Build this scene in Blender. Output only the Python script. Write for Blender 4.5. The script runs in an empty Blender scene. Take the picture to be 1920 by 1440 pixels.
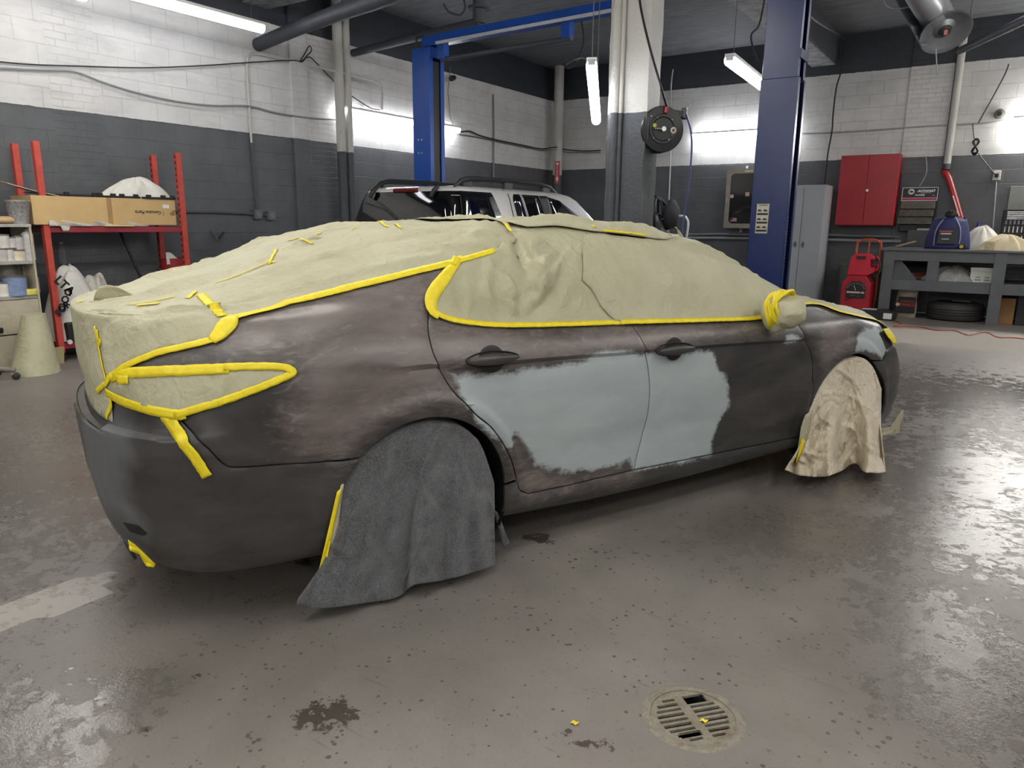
import bpy, bmesh, math, random
import numpy as np
from mathutils import Vector, Matrix
from mathutils.geometry import delaunay_2d_cdt

random.seed(7); RNG = np.random.RandomState(11)
SC = bpy.context.scene
COL = SC.collection

# ------------------------------------------------------------------ camera
FPX, PITCH, ROLL, YAW, CAMH = 1367.788, 0.217373, 0.009261, 0.589519, 1.445841
_fw = np.array([-math.sin(YAW)*math.cos(PITCH), math.cos(YAW)*math.cos(PITCH), -math.sin(PITCH)])
_r = np.array([math.cos(YAW), math.sin(YAW), 0.0]); _u = np.cross(_r, _fw)
_r, _u = _r*math.cos(ROLL)+_u*math.sin(ROLL), -_r*math.sin(ROLL)+_u*math.cos(ROLL)
EYE = np.array([0, 0, CAMH])
cam = bpy.data.cameras.new('camera'); cam.sensor_fit = 'HORIZONTAL'; cam.sensor_width = 36
cam.lens = FPX/1920*36; cam.clip_start = .05; cam.clip_end = 100
camo = bpy.data.objects.new('camera', cam); COL.objects.link(camo)
camo.matrix_world = Matrix(((_r[0], _u[0], -_fw[0], 0), (_r[1], _u[1], -_fw[1], 0), (_r[2], _u[2], -_fw[2], CAMH), (0, 0, 0, 1)))
SC.camera = camo

# ------------------------------------------------------------------ world, exposure
wd = bpy.data.worlds.new('world'); SC.world = wd; wd.use_nodes = True
wd.node_tree.nodes['Background'].inputs[0].default_value = (.75, .85, 1, 1)
wd.node_tree.nodes['Background'].inputs[1].default_value = 0.02
vs = SC.view_settings
vs.view_transform = 'Standard'; vs.look = 'None'; vs.gamma = 1; vs.use_curve_mapping = False
vs.exposure = 1.85
TUBE = 5.0            # radiance of the fluorescent tubes

# ------------------------------------------------------------------ helpers
def ray(px, py): return _fw + _r*(px-960)/FPX - _u*(py-720)/FPX
def Z(px, py, z=0.0):
    d = ray(px, py); return EYE + (z-EYE[2])/d[2]*d
def X(px, py, x):
    d = ray(px, py); return EYE + (x-EYE[0])/d[0]*d
def Y(px, py, y):
    d = ray(px, py); return EYE + (y-EYE[1])/d[1]*d
def D(px, py, t): return EYE + ray(px, py)*t
def project(P):
    d = np.asarray(P)-EYE; z = d@_fw
    return np.stack([960+FPX*(d@_r)/z, 720-FPX*(d@_u)/z, z], -1)

def lin(h):
    if isinstance(h, (tuple, list)): c = [v/255 for v in h]
    else: c = [int(h[i:i+2], 16)/255 for i in (0, 2, 4)]
    return [(v/12.92 if v <= .04045 else ((v+.055)/1.055)**2.4) for v in c]+[1]

class Nodes:
    def __init__(s, name):
        s.m = bpy.data.materials.new(name); s.m.use_nodes = True
        s.t = s.m.node_tree; s.b = s.t.nodes['Principled BSDF']
    def n(s, typ, **kw):
        nd = s.t.nodes.new(typ)
        for k, v in kw.items():
            if k.startswith('i_'):
                k = k[2:]; k = int(k) if k.isdigit() else k.replace('_', ' ')
                if isinstance(v, bpy.types.NodeSocket): s.t.links.new(v, nd.inputs[k])
                else: nd.inputs[k].default_value = v
            else: setattr(nd, k, v)
        return nd
    def l(s, a, b): s.t.links.new(a, b)
    def noise(s, vec, scale, detail=4, rough=.6, dist=0):
        nd = s.n('ShaderNodeTexNoise', i_Scale=scale, i_Detail=detail, i_Roughness=rough, i_Distortion=dist)
        if vec is not None: s.l(vec, nd.inputs['Vector'])
        return nd.outputs['Fac']
    def ramp(s, fac, a, b, lo=0.0, hi=1.0):
        nd = s.n('ShaderNodeMapRange', i_From_Min=a, i_From_Max=b, i_To_Min=lo, i_To_Max=hi); nd.clamp = True
        s.l(fac, nd.inputs['Value']); return nd.outputs['Result']
    def mix(s, fac, a, b):
        nd = s.n('ShaderNodeMix', data_type='RGBA')
        for sk, v in ((nd.inputs[0], fac), (nd.inputs[6], a), (nd.inputs[7], b)):
            if isinstance(v, bpy.types.NodeSocket): s.l(v, sk)
            else: sk.default_value = v
        return nd.outputs[2]
    def math(s, op, a, b=0.0, c=0.0, clamp=False):
        nd = s.n('ShaderNodeMath', operation=op); nd.use_clamp = clamp
        for i, v in enumerate((a, b, c)):
            if isinstance(v, bpy.types.NodeSocket): s.l(v, nd.inputs[i])
            else: nd.inputs[i].default_value = v
        return nd.outputs[0]
    def attr(s, name): return s.n('ShaderNodeAttribute', attribute_name=name).outputs['Fac']
    def bump(s, h, strength, dist=.01, prev=None):
        nd = s.n('ShaderNodeBump', i_Strength=strength, i_Distance=dist); s.l(h, nd.inputs['Height'])
        if prev is not None: s.l(prev, nd.inputs['Normal'])
        return nd.outputs[0]
    def obj(s): return s.n('ShaderNodeTexCoord').outputs['Object']
    def pos(s): return s.n('ShaderNodeNewGeometry').outputs['Position']

def mat(name, col, rough=.5, metal=0.0, var=.12, vscale=6, bump=0.0, bscale=60, spec=.5, dirt=None, dirt_amt=.5, dscale=3, coat=0):
    """plain procedural surface: colour with slight mottling, optional grain and dirt"""
    k = Nodes(name); o = k.obj(); c = lin(col)
    f = k.noise(o, vscale, 5, .65)
    a = [max(0, v*(1-var)) for v in c[:3]]+[1]; b = [min(1, v*(1+var)) for v in c[:3]]+[1]
    cc = k.mix(k.ramp(f, .3, .7), a, b)
    if dirt: cc = k.mix(k.math('MULTIPLY', k.ramp(k.noise(o, dscale, 8, .75), .5, .72), dirt_amt), cc, lin(dirt))
    k.l(cc, k.b.inputs['Base Color'])
    k.b.inputs['Roughness'].default_value = rough; k.b.inputs['Metallic'].default_value = metal
    k.b.inputs['Specular IOR Level'].default_value = spec; k.b.inputs['Coat Weight'].default_value = coat
    if bump: k.l(k.bump(k.noise(o, bscale, 4, .6), bump, .01), k.b.inputs['Normal'])
    return k.m
def emit(name, col, st):
    k = Nodes(name); k.b.inputs['Base Color'].default_value = (.8, .8, .8, 1)
    k.b.inputs['Emission Color'].default_value = lin(col); k.b.inputs['Emission Strength'].default_value = st
    return k.m
_cache = {}
def M(col, rough=.5, **kw):
    key = (str(col), rough, tuple(sorted(kw.items())))
    if key not in _cache: _cache[key] = mat('paint_'+(col if isinstance(col, str) else '%02x%02x%02x' % tuple(col)), col, rough, **kw)
    return _cache[key]

class MB:
    """collects shapes into one mesh"""
    def __init__(s): s.v = []; s.f = []; s.mi = []; s.cur = 0
    def add(s, v, f):
        o = len(s.v); s.v += [tuple(map(float, p)) for p in v]; s.f += [tuple(i+o for i in q) for q in f]; s.mi += [s.cur]*len(f); return s
    def box(s, c, d, R=None, taper=1.0):
        v = []
        for z in (-1, 1):
            t = taper if z > 0 else 1
            for x, y in ((-1, -1), (1, -1), (1, 1), (-1, 1)): v.append(Vector((x*d[0]/2*t, y*d[1]/2*t, z*d[2]/2)))
        if R is not None: v = [R @ p for p in v]
        v = [p+Vector(c) for p in v]
        return s.add(v, [(3, 2, 1, 0), (4, 5, 6, 7), (0, 1, 5, 4), (1, 2, 6, 5), (2, 3, 7, 6), (3, 0, 4, 7)])
    def bb(s, a, b): return s.box([(a[i]+b[i])/2 for i in range(3)], [abs(b[i]-a[i]) for i in range(3)])
    def bar(s, p0, p1, w, h, up=(0, 0, 1)):
        p0, p1 = Vector(p0), Vector(p1); d = (p1-p0); L = d.length; d.normalize(); u = Vector(up)
        if abs(d.dot(u)) > .98: u = Vector((0, 1, 0))
        a = u.cross(d).normalized(); b = d.cross(a)
        R = Matrix((d, a, b)).transposed()
        return s.box((p0+p1)/2, (L, w, h), R)
    def tube(s, pts, r, n=8, cap=True):
        P = [Vector(p) for p in pts]; rs = r if isinstance(r, (list, tuple)) else [r]*len(P)
        v = []; f = []; t0 = (P[1]-P[0]).normalized()
        a = t0.orthogonal().normalized()
        for i, p in enumerate(P):
            t = (P[min(i+1, len(P)-1)]-P[max(i-1, 0)]).normalized()
            a = (a-t*a.dot(t)); a = a.normalized() if a.length > 1e-6 else t.orthogonal().normalized()
            b = t.cross(a)
            for k in range(n):
                q = 2*math.pi*k/n; v.append(p+(a*math.cos(q)+b*math.sin(q))*rs[i])
        for i in range(len(P)-1):
            for k in range(n):
                k2 = (k+1) % n; f.append((i*n+k, i*n+k2, (i+1)*n+k2, (i+1)*n+k))
        if cap: f += [tuple(range(n))[::-1], tuple(range((len(P)-1)*n, len(P)*n))]
        return s.add(v, f)
    def cyl(s, p0, p1, r0, r1=None, n=20): return s.tube([p0, p1], [r0, r0 if r1 is None else r1], n)
    def lathe(s, prof, c=(0, 0, 0), axis=(0, 0, 1), n=28, ang=2*math.pi, cap=False):
        ax = Vector(axis).normalized(); a = ax.orthogonal().normalized(); b = ax.cross(a); v = []; f = []
        full = ang > 6.28; m = n if full else n+1
        for r, z in prof:
            for k in range(m):
                q = ang*k/n; v.append(Vector(c)+ax*z+(a*math.cos(q)+b*math.sin(q))*r)
        for i in range(len(prof)-1):
            for k in range(n):
                k2 = (k+1) % m; f.append((i*m+k, i*m+k2, (i+1)*m+k2, (i+1)*m+k))
        if cap: f += [tuple(range(m))[::-1], tuple(range((len(prof)-1)*m, len(prof)*m))]
        return s.add(v, f)
    def prism(s, pts, depth, R=None, c=(0, 0, 0)):
        """outline in local xz, extruded along local +y by depth"""
        n = len(pts); v = [Vector((p[0], 0, p[1])) for p in pts]+[Vector((p[0], depth, p[1])) for p in pts]
        if R is not None: v = [R @ p for p in v]
        v = [p+Vector(c) for p in v]
        return s.add(v, [tuple(range(n)), tuple(range(2*n-1, n-1, -1))]+[((i+1) % n, i, n+i, n+(i+1) % n) for i in range(n)])
    def grid(s, fn, nu, nv, thick=0):
        v = [fn(i/nu, j/nv) for j in range(nv+1) for i in range(nu+1)]
        w = nu+1
        return s.add(v, [(j*w+i, j*w+i+1, (j+1)*w+i+1, (j+1)*w+i) for j in range(nv) for i in range(nu)])
    def blob(s, c, r, n=14, m=9, noise=0, seed=0, flat=None):
        rg = random.Random(seed); ph = [(rg.uniform(1, 5), rg.uniform(1, 5), rg.uniform(0, 6), rg.uniform(0, 6), rg.uniform(.3, 1)) for _ in range(7)]
        v = []; f = []
        for j in range(m+1):
            t = math.pi*j/m
            for i in range(n):
                q = 2*math.pi*i/n; k = 1
                if noise:
                    k += noise*sum(w*math.sin(a*t*1.3+p)*math.cos(round(b)*q+p2) for a, b, p, p2, w in ph)/3
                x, y, z = math.sin(t)*math.cos(q)*k, math.sin(t)*math.sin(q)*k, math.cos(t)*k
                zz = c[2]+z*r[2]
                if flat is not None: zz = max(zz, flat)
                v.append((c[0]+x*r[0], c[1]+y*r[1], zz))
        for j in range(m):
            for i in range(n):
                i2 = (i+1) % n; f.append((j*n+i, (j+1)*n+i, (j+1)*n+i2, j*n+i2))
        return s.add(v, f)
    def build(s, name, mats, parent=None, smooth=False, bevel=0, solid=0, sub=0):
        me = bpy.data.meshes.new(name)
        off = np.zeros(3)
        if parent is not None: off = np.array(parent.matrix_world.translation) if False else np.array(parent['_o'])
        me.from_pydata([(p[0]-off[0], p[1]-off[1], p[2]-off[2]) for p in s.v], [], s.f)
        for m_ in (mats if isinstance(mats, (list, tuple)) else [mats]): me.materials.append(m_)
        me.polygons.foreach_set('material_index', s.mi); me.update()
        o = bpy.data.objects.new(name, me); COL.objects.link(o)
        fin(o, smooth, bevel, solid, sub)
        if parent is not None: o.parent = parent; o['_o'] = list(off)
        else:
            # origin at the base of the thing
            co = np.array(s.v); c0 = np.array([(co[:, 0].min()+co[:, 0].max())/2, (co[:, 1].min()+co[:, 1].max())/2, co[:, 2].min()])
            me.transform(Matrix.Translation(-Vector(c0))); o.location = c0; o['_o'] = [float(q) for q in c0]
        return o
def fin(o, smooth=False, bevel=0, solid=0, sub=0):
    if smooth:
        o.data.shade_smooth()
        try: o.data.set_sharp_from_angle(angle=math.radians(smooth if smooth is not True else 40))
        except Exception: pass
    if solid: md = o.modifiers.new('solid', 'SOLIDIFY'); md.thickness = solid; md.offset = 0
    if bevel: md = o.modifiers.new('bevel', 'BEVEL'); md.width = bevel; md.segments = 2; md.limit_method = 'ANGLE'
    if sub: md = o.modifiers.new('sub', 'SUBSURF'); md.levels = md.render_levels = sub
def thing(name, label, cat, loc, group=None):
    o = bpy.data.objects.new(name, None); COL.objects.link(o); o.location = loc
    o['_o'] = [float(q) for q in loc]; return tag(o, label, cat, group)
def tag(o, label, cat, group=None, kind=None):
    o['label'] = label; o['category'] = cat
    if group: o['group'] = group
    if kind: o['kind'] = kind
    return o
def struct(o): o['kind'] = 'structure'; return o
def text_mesh(body, size, ext=.0015, bold=0.0, shear=0.0, align='CENTER'):
    """lettering as mesh verts/faces in local xz (reading along +x, facing -y)"""
    cu = bpy.data.curves.new('t', 'FONT'); cu.body = body; cu.size = size; cu.align_x = align; cu.align_y = 'CENTER'
    cu.extrude = ext; cu.offset = bold; cu.shear = shear; cu.resolution_u = 2
    ob = bpy.data.objects.new('t', cu); COL.objects.link(ob)
    dg = bpy.context.evaluated_depsgraph_get(); me = bpy.data.meshes.new_from_object(ob.evaluated_get(dg))
    v = [(p.co.x, -p.co.z, p.co.y) for p in me.vertices]; f = [tuple(p.vertices) for p in me.polygons]
    bpy.data.objects.remove(ob); bpy.data.curves.remove(cu); bpy.data.meshes.remove(me)
    return v, f
def put_text(mb, body, size, c, rx=(1, 0, 0), up=(0, 0, 1), **kw):
    v, f = text_mesh(body, size, **kw); rx = Vector(rx).normalized(); up = Vector(up).normalized(); nn = rx.cross(up)
    return mb.add([Vector(c)+rx*p[0]+up*p[2]+nn*(-p[1]) for p in v], f)
def smooth_path(pts, n=8):
    P = [np.array(p, float) for p in pts]; out = []
    for i in range(len(P)-1):
        p0 = P[max(i-1, 0)]; p1 = P[i]; p2 = P[i+1]; p3 = P[min(i+2, len(P)-1)]
        for k in range(n):
            t = k/n
            out.append(.5*((2*p1)+(-p0+p2)*t+(2*p0-5*p1+4*p2-p3)*t*t+(-p0+3*p1-3*p2+p3)*t**3))
    out.append(P[-1]); return out
def cable(name, pts, r, m, label, cat='cable', n=6, group=None):
    o = MB().tube(smooth_path(pts), r, n).build(name, m, smooth=True); return tag(o, label, cat, group)
# ================================================================== the room
XL, YB, ZC = -8.6, 14.4, 4.66
ZB, ZT = 2.585, 4.02

def wall_mat(name, axis, bricks=()):
    """painted block wall: grey dado, white band, dark top; axis 0 runs along x, 1 along y"""
    k = Nodes(name); P = k.pos(); sp = k.n('ShaderNodeSeparateXYZ'); k.l(P, sp.inputs[0])
    h, z = sp.outputs[axis], sp.outputs[2]
    cb = k.n('ShaderNodeCombineXYZ'); k.l(h, cb.inputs[0]); k.l(z, cb.inputs[1])
    wob = k.n('ShaderNodeVectorMath', operation='ADD'); k.l(cb.outputs[0], wob.inputs[0])
    nz = k.n('ShaderNodeTexNoise', i_Scale=1.7, i_Detail=3.0); k.l(P, nz.inputs['Vector'])
    sc = k.n('ShaderNodeVectorMath', operation='SCALE'); sc.inputs['Scale'].default_value = .02; k.l(nz.outputs['Color'], sc.inputs[0]); k.l(sc.outputs[0], wob.inputs[1])
    def brick(w, hh, ms):
        b = k.n('ShaderNodeTexBrick', i_Scale=1.0, i_Mortar_Size=ms, i_Mortar_Smooth=.4, i_Brick_Width=w, i_Row_Height=hh)
        k.l(wob.outputs[0], b.inputs['Vector']); return b.outputs['Fac']
    m1 = brick(.42, .215, .007)
    for a, b_ in bricks:
        m2 = brick(.22, .075, .006)
        msk = k.math('MULTIPLY', k.math('GREATER_THAN', h, a), k.math('LESS_THAN', h, b_))
        mx = k.n('ShaderNodeMix'); k.l(msk, mx.inputs[0]); k.l(m1, mx.inputs[2]); k.l(m2, mx.inputs[3]); m1 = mx.outputs[0]
    n1 = k.noise(P, 2.2, 6, .6); n2 = k.noise(P, 14, 5, .65); n3 = k.noise(P, 55, 3, .6)
    zz = k.math('ADD', z, k.math('MULTIPLY', k.math('SUBTRACT', n2, .5), .022))
    isw = k.math('MULTIPLY', k.math('GREATER_THAN', zz, ZB), k.math('LESS_THAN', zz, ZT))
    top = k.math('GREATER_THAN', zz, ZT)
    white = k.mix(k.ramp(n1, .3, .72), lin('d9d8d6'), lin('c4c3c2'))
    # long smears where rollers ran dry
    st = k.n('ShaderNodeMapping'); st.inputs['Scale'].default_value = (1, 1, 7); k.l(P, st.inputs[0])
    white = k.mix(k.math('MULTIPLY', k.ramp(k.noise(st.outputs[0], 1.4, 6, .7), .52, .74), .45), white, lin('a9a8aa'))
    grey = k.mix(k.ramp(n1, .3, .72), lin('4e5053'), lin('5f6164'))
    dark = k.mix(k.ramp(n1, .3, .72), lin('2f3239'), lin('3a3e46'))
    c = k.mix(isw, grey, white); c = k.mix(top, c, dark)
    # chips in the paint
    c = k.mix(k.math('MULTIPLY', k.ramp(k.noise(P, 9, 10, .8), .70, .74), .55), c, lin('6d6c6b'))
    jn = k.math('MULTIPLY', m1, k.ramp(k.noise(P, 3, 4, .7), .35, .65, .25, 1.0))
    c = k.mix(k.math('MULTIPLY', jn, .16), c, lin('303236'))
    k.l(c, k.b.inputs['Base Color']); k.b.inputs['Roughness'].default_value = .5
    hgt = k.math('SUBTRACT', k.math('ADD', k.math('MULTIPLY', n2, .35), k.math('MULTIPLY', n3, .12)), k.math('MULTIPLY', jn, .9))
    k.l(k.bump(hgt, .6, .012), k.b.inputs['Normal'])
    return k.m

# brick strip left of the rack and beside the wall light
yb0, yb1 = X(92, 150, XL)[1], X(183, 150, XL)[1]
MWL = wall_mat('painted_block_left', 1, [(yb0, yb1), (X(575, 300, XL)[1], X(640, 300, XL)[1])])
MWB = wall_mat('painted_block_back', 0, [(Y(1700, 200, YB)[0], Y(1788, 200, YB)[0])])
def rough_ledge(i, s): return .012*math.sin(i*1.7+s)+.014*math.sin(i*.61+2*s)+.01*math.sin(i*3.1+s)
w = MB().bb((XL-.3, -6, 0), (XL, YB, ZC))
o = struct(w.build('wall_left', MWL)); o['label'] = 'left block wall painted grey below and white above'
zl = X(400, 487, XL)[2]
n = 90; ys = np.linspace(-5, YB-.02, n+1)
v = []; f = []
for i, yv in enumerate(ys):
    e = .10+rough_ledge(i, 1.0)*.8
    v += [(XL+e, yv, 0), (XL+e, yv, zl-.06+rough_ledge(i, 3.)), (XL+e*.45, yv, zl+.0+rough_ledge(i, 5.)), (XL-.01, yv, zl+.05+rough_ledge(i, 2.))]
for i in range(n):
    for q in range(3): f.append((i*4+q, i*4+4+q, i*4+5+q, i*4+1+q))
mb = MB().add(v, f); o = struct(mb.build('baseboard_left', MWL, smooth=30)); o['label'] = 'rough grey footing ledge along the left wall'
struct(MB().bb((XL-.3, YB, 0), (6.3, YB+.3, ZC)).build('wall_back', MWB))
struct(MB().bb((6, -6, 0), (6.3, YB, ZC)).build('wall_right', MWL))
struct(MB().bb((XL-.3, -6.3, 0), (6.3, -6, ZC)).build('wall_front', MWB))

# ceiling: dark painted concrete, board marks showing through in the lighter bay
k = Nodes('ceiling_concrete'); P = k.pos()
mp = k.n('ShaderNodeMapping'); mp.inputs['Scale'].default_value = (1, 6, 1); k.l(P, mp.inputs[0])
n1 = k.noise(mp.outputs[0], 2.5, 8, .7); n2 = k.noise(P, 1.2, 6, .6)
c = k.mix(k.ramp(n1, .35, .7), lin('53565b'), lin('7f8185')); c = k.mix(k.ramp(n2, .45, .7), c, lin('666970'))
k.l(c, k.b.inputs['Base Color']); k.b.inputs['Roughness'].default_value = .7
k.l(k.bump(n1, .6, .02), k.b.inputs['Normal']); MCEIL = k.m
struct(MB().bb((XL-.3, -6.3, ZC), (6.3, YB+.3, ZC+.25)).build('ceiling', MCEIL))
MBEAM = mat('beam_paint', '42464e', .6, var=.2, vscale=3, bump=.5, bscale=9)
k = Nodes('beam_light'); P = k.pos(); n2 = k.noise(P, 5, 8, .75)
k.l(k.mix(k.ramp(n2, .42, .62), lin('8b8c8e'), lin('56595f')), k.b.inputs['Base Color']); k.b.inputs['Roughness'].default_value = .7
MBEAML = k.m

# ------------------------------------------------ pilaster, pillar and beams
def paint_column(name):
    k = Nodes(name); P = k.pos(); sp = k.n('ShaderNodeSeparateXYZ'); k.l(P, sp.inputs[0])
    n2 = k.noise(P, 13, 8, .75); n1 = k.noise(P, 3, 5, .6)
    zz = k.math('ADD', sp.outputs[2], k.math('MULTIPLY', k.math('SUBTRACT', n2, .5), .03))
    c = k.mix(k.math('GREATER_THAN', zz, ZB-.13), k.mix(n1, lin('46494d'), lin('54575b')), k.mix(n1, lin('b9b7b2'), lin('cfcdc8')))
    c = k.mix(k.math('MULTIPLY', k.ramp(k.noise(P, 7, 12, .85), .6, .64), .8), c, lin('87857f'))
    k.l(c, k.b.inputs['Base Color']); k.b.inputs['Roughness'].default_value = .6
    k.l(k.bump(k.noise(P, 17, 8, .7), .9, .02), k.b.inputs['Normal']); return k.m
MCOL = paint_column('pillar_paint')
yp0, yp1 = X(545, 200, XL)[1], X(576, 200, XL)[1]
o = struct(MB().bb((XL-.02, yp0, 0), (XL+.042, yp1, ZC)).build('trim_1', MWL, bevel=.012)); o['label'] = 'narrow pier on the left wall beside the conduit'
# the free-standing pillar, hollowed where its corner has broken away
PD = 6.95
pa = D(1131, 300, PD); pb = D(1193, 300, PD)
PX0, PX1, PY0 = pa[0], pa[0]+.40, pa[1]+.06; PY1 = PY0+.27
mb = MB(); n = 44
def pcol(u_, v_):
    zz = v_*ZC; q = u_*4; i = int(q) % 4; t = q-int(q)
    cs = [(PX0, PY0), (PX1, PY0), (PX1, PY1), (PX0, PY1), (PX0, PY0)]
    x = cs[i][0]*(1-t)+cs[i+1][0]*t; y = cs[i][1]*(1-t)+cs[i+1][1]*t
    e = .006*math.sin(zz*9+u_*20)+.004*math.sin(zz*23+u_*31)
    wear = max(0, 1-abs(u_-.28)/.14)*max(0, min(1, (2.35-zz)/.3))*.035*(1+.4*math.sin(zz*11)+.3*math.sin(zz*29))
    cx_, cy_ = (PX0+PX1)/2, (PY0+PY1)/2; L = math.hypot(x-cx_, y-cy_)
    return (x-(x-cx_)/L*(wear-e*.5), y-(y-cy_)/L*(wear-e*.5), zz)
mb.grid(pcol, 40, n); o = struct(mb.build('trim_2', MCOL, smooth=50)); o['label'] = 'square concrete pillar, white above and grey below, with broken corner'
# beams
ya, yb_ = X(600, 62, XL)[1], X(656, 65, XL)[1]
mb = MB(); mb.bb((XL, PY0-.05, 4.20), (6, PY1+.12, ZC)); mb.cur = 1; mb.bb((XL, PY0-.03, 4.18), (6, PY1+.10, 4.203))
struct(mb.build('trim_3', [MBEAM, MBEAML], bevel=.015))['label'] = 'ceiling beam over the pillar'
mb = MB(); mb.bb((PX0-.02, PY1+.12, 4.20), (PX1+.02, YB, ZC)); mb.cur = 1; mb.bb((PX0, PY1+.12, 4.18), (PX1, YB, 4.203))
struct(mb.build('trim_4', [MBEAM, MBEAML], bevel=.015))['label'] = 'ceiling beam from the pillar to the back wall'
yq = 2.6
struct(MB().bb((XL, yq-.25, 4.2), (6, yq+.25, ZC)).build('trim_5', MBEAM, bevel=.015))['label'] = 'ceiling beam over the near bay'

# ------------------------------------------------ floor
def fl(px, py): return Z(px, py)[:2]
xs = np.concatenate([np.arange(XL, -5, .12), np.arange(-5, 3, .05), np.arange(3, 6.01, .15)])
ysf = np.concatenate([np.arange(-6, .6, .15), np.arange(.6, 8, .05), np.arange(8, YB+.01, .15)])
gx, gy = np.meshgrid(xs, ysf)
DRAIN = Z(1299, 1344); DR = .1435
def blobs(spec):
    out = np.full(gx.shape, -9.)
    for px, py, rx, ry, rot in spec:
        c0 = fl(px, py); a = math.radians(rot); dx, dy = gx-c0[0], gy-c0[1]
        u_ = (dx*math.cos(a)+dy*math.sin(a))/rx; v_ = (-dx*math.sin(a)+dy*math.cos(a))/ry
        out = np.maximum(out, 1-np.sqrt(u_*u_+v_*v_))
    return out
# where water stands (hosed area right of and in front of the car, and along the left)
wet = blobs([(1800, 740, 2.2, 1.6, 20), (1880, 900, 1.2, 1.7, 10), (1700, 900, .8, .9, 0), (1775, 1200, .40, .75, 25), (1560, 1010, .9, .45, 40),
             (60, 900, 2.0, 2.2, 30), (180, 1340, .22, .30, 0), (1820, 1000, .6, .8, 0), (40, 1380, .45, .3, 0), (1890, 1330, .5, .5, 0)])
dry = blobs([(1860, 640, 2.2, .9, 6)])
slab_px = [(-60, 1157), (60, 1117), (140, 1088), (219, 1063), (206, 1090), (196, 1122), (120, 1147), (50, 1168), (-60, 1207)]
def in_poly(poly):
    q = np.array([fl(*t) for t in poly]); r = np.zeros(gx.shape, bool); j = len(q)-1
    for i in range(len(q)):
        (xi, yi), (xj, yj) = q[i], q[j]; r ^= ((yi > gy) != (yj > gy)) & (gx < (xj-xi)*(gy-yi)/(yj-yi+1e-12)+xi); j = i
    return r
slab = np.where(in_poly(slab_px), 1., -1.)
oil = blobs([(620, 1340, .13, .10, 0), (575, 1350, .09, .06, 0), (480, 1385, .05, .04, 0), (255, 1372, .05, .035, 0), (365, 1268, .06, .04, 0), (430, 1340, .06, .03, 0), (1130, 1395, .06, .05, 0), (1070, 1385, .06, .05, 0), (1400, 1360, .10, .05, 0), (1260, 1215, .07, .04, 0), (900, 960, .12, .1, 0), (1010, 1010, .12, .08, 0), (330, 1020, .1, .06, 0), (560, 1050, .15, .06, 0)])
v = np.stack([gx, gy, np.zeros_like(gx)], -1).reshape(-1, 3)
nx, ny = len(xs), len(ysf)
idx = np.arange(nx*ny).reshape(ny, nx)
q = np.stack([idx[:-1, :-1], idx[:-1, 1:], idx[1:, 1:], idx[1:, :-1]], -1).reshape(-1, 4)
cen = v[q].mean(1); keep = np.hypot(cen[:, 0]-DRAIN[0], cen[:, 1]-DRAIN[1]) > DR+.055
me = bpy.data.meshes.new('floor'); fl_ = [tuple(int(i) for i in t) for t in q[keep]]
vv = [tuple(p) for p in v]
# stitch a clean round hole for the drain
rim = []; 
for i in range(48):
    a = 2*math.pi*i/48; rim.append(len(vv)); vv.append((DRAIN[0]+DR*math.cos(a), DRAIN[1]+DR*math.sin(a), 0))
outer = []
for i in range(48):
    a = 2*math.pi*i/48; outer.append(len(vv)); vv.append((DRAIN[0]+(DR+.14)*math.cos(a), DRAIN[1]+(DR+.14)*math.sin(a), -.0006))
for i in range(48): fl_.append((rim[i], outer[i], outer[(i+1) % 48], rim[(i+1) % 48]))
me.from_pydata(vv, [], fl_)
def ext(a): return np.concatenate([a.reshape(-1), np.full(96, -9.)]).astype(np.float32)
for nm, a in (('wet', wet), ('dry', dry), ('slab', slab), ('oil', oil)):
    at = me.attributes.new(nm, 'FLOAT', 'POINT'); at.data.foreach_set('value', np.clip(ext(a), -3, 1))
k = Nodes('wet_concrete'); P = k.pos()
aw, ad = k.attr('wet'), k.attr('dry')
n1 = k.noise(P, .9, 6, .6); n2 = k.noise(P, 4, 8, .7); n3 = k.noise(P, 22, 6, .7); n4 = k.noise(P, 90, 3, .6)
base = k.mix(k.ramp(n1, .35, .68), lin('7a7470'), lin('918a84'))
base = k.mix(k.math('MULTIPLY', k.ramp(n2, .42, .66), .3), base, lin('868479'))
base = k.mix(k.math('MULTIPLY', k.ramp(k.noise(P, 1.6, 5, .6), .55, .75), .35), base, lin('8a7a74'))
speck = k.ramp(n3, .63, .67)
base = k.mix(k.math('MULTIPLY', k.ramp(k.noise(P, 45, 6, .75), .56, .72), .45), base, lin('5d5850'))
base = k.mix(k.math('MULTIPLY', speck, .6), base, lin('57534d'))
base = k.mix(k.math('MULTIPLY', k.ramp(k.noise(P, .55, 7, .65, .5), .45, .62), .35), base, lin('5f5a52'))
vsp = k.n('ShaderNodeTexVoronoi', i_Scale=26.0, i_Randomness=1.0); k.l(P, vsp.inputs['Vector'])
pits = k.math('MULTIPLY', k.math('LESS_THAN', vsp.outputs['Distance'], k.ramp(k.noise(P, 3.1, 5, .7), .36, .70, .0, .30)), .8)
base = k.mix(pits, base, lin('3f3a33'))
sc1 = k.n('ShaderNodeMapping'); sc1.inputs['Rotation'].default_value = (0, 0, .7); sc1.inputs['Scale'].default_value = (1.2, 16, 1); k.l(P, sc1.inputs[0])
base = k.mix(k.math('MULTIPLY', k.ramp(k.noise(sc1.outputs[0], 1.6, 6, .7), .64, .70), .35), base, lin('4a453e'))
chip = k.ramp(k.noise(P, 5.0, 12, .78), .675, .685)
base = k.mix(k.math('MULTIPLY', chip, .85), base, lin('40372e'))
wn = k.math('ADD', aw, k.math('MULTIPLY', k.math('SUBTRACT', n2, .5), 1.5))
wm = k.ramp(wn, -.55, .45)                                   # damp
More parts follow.
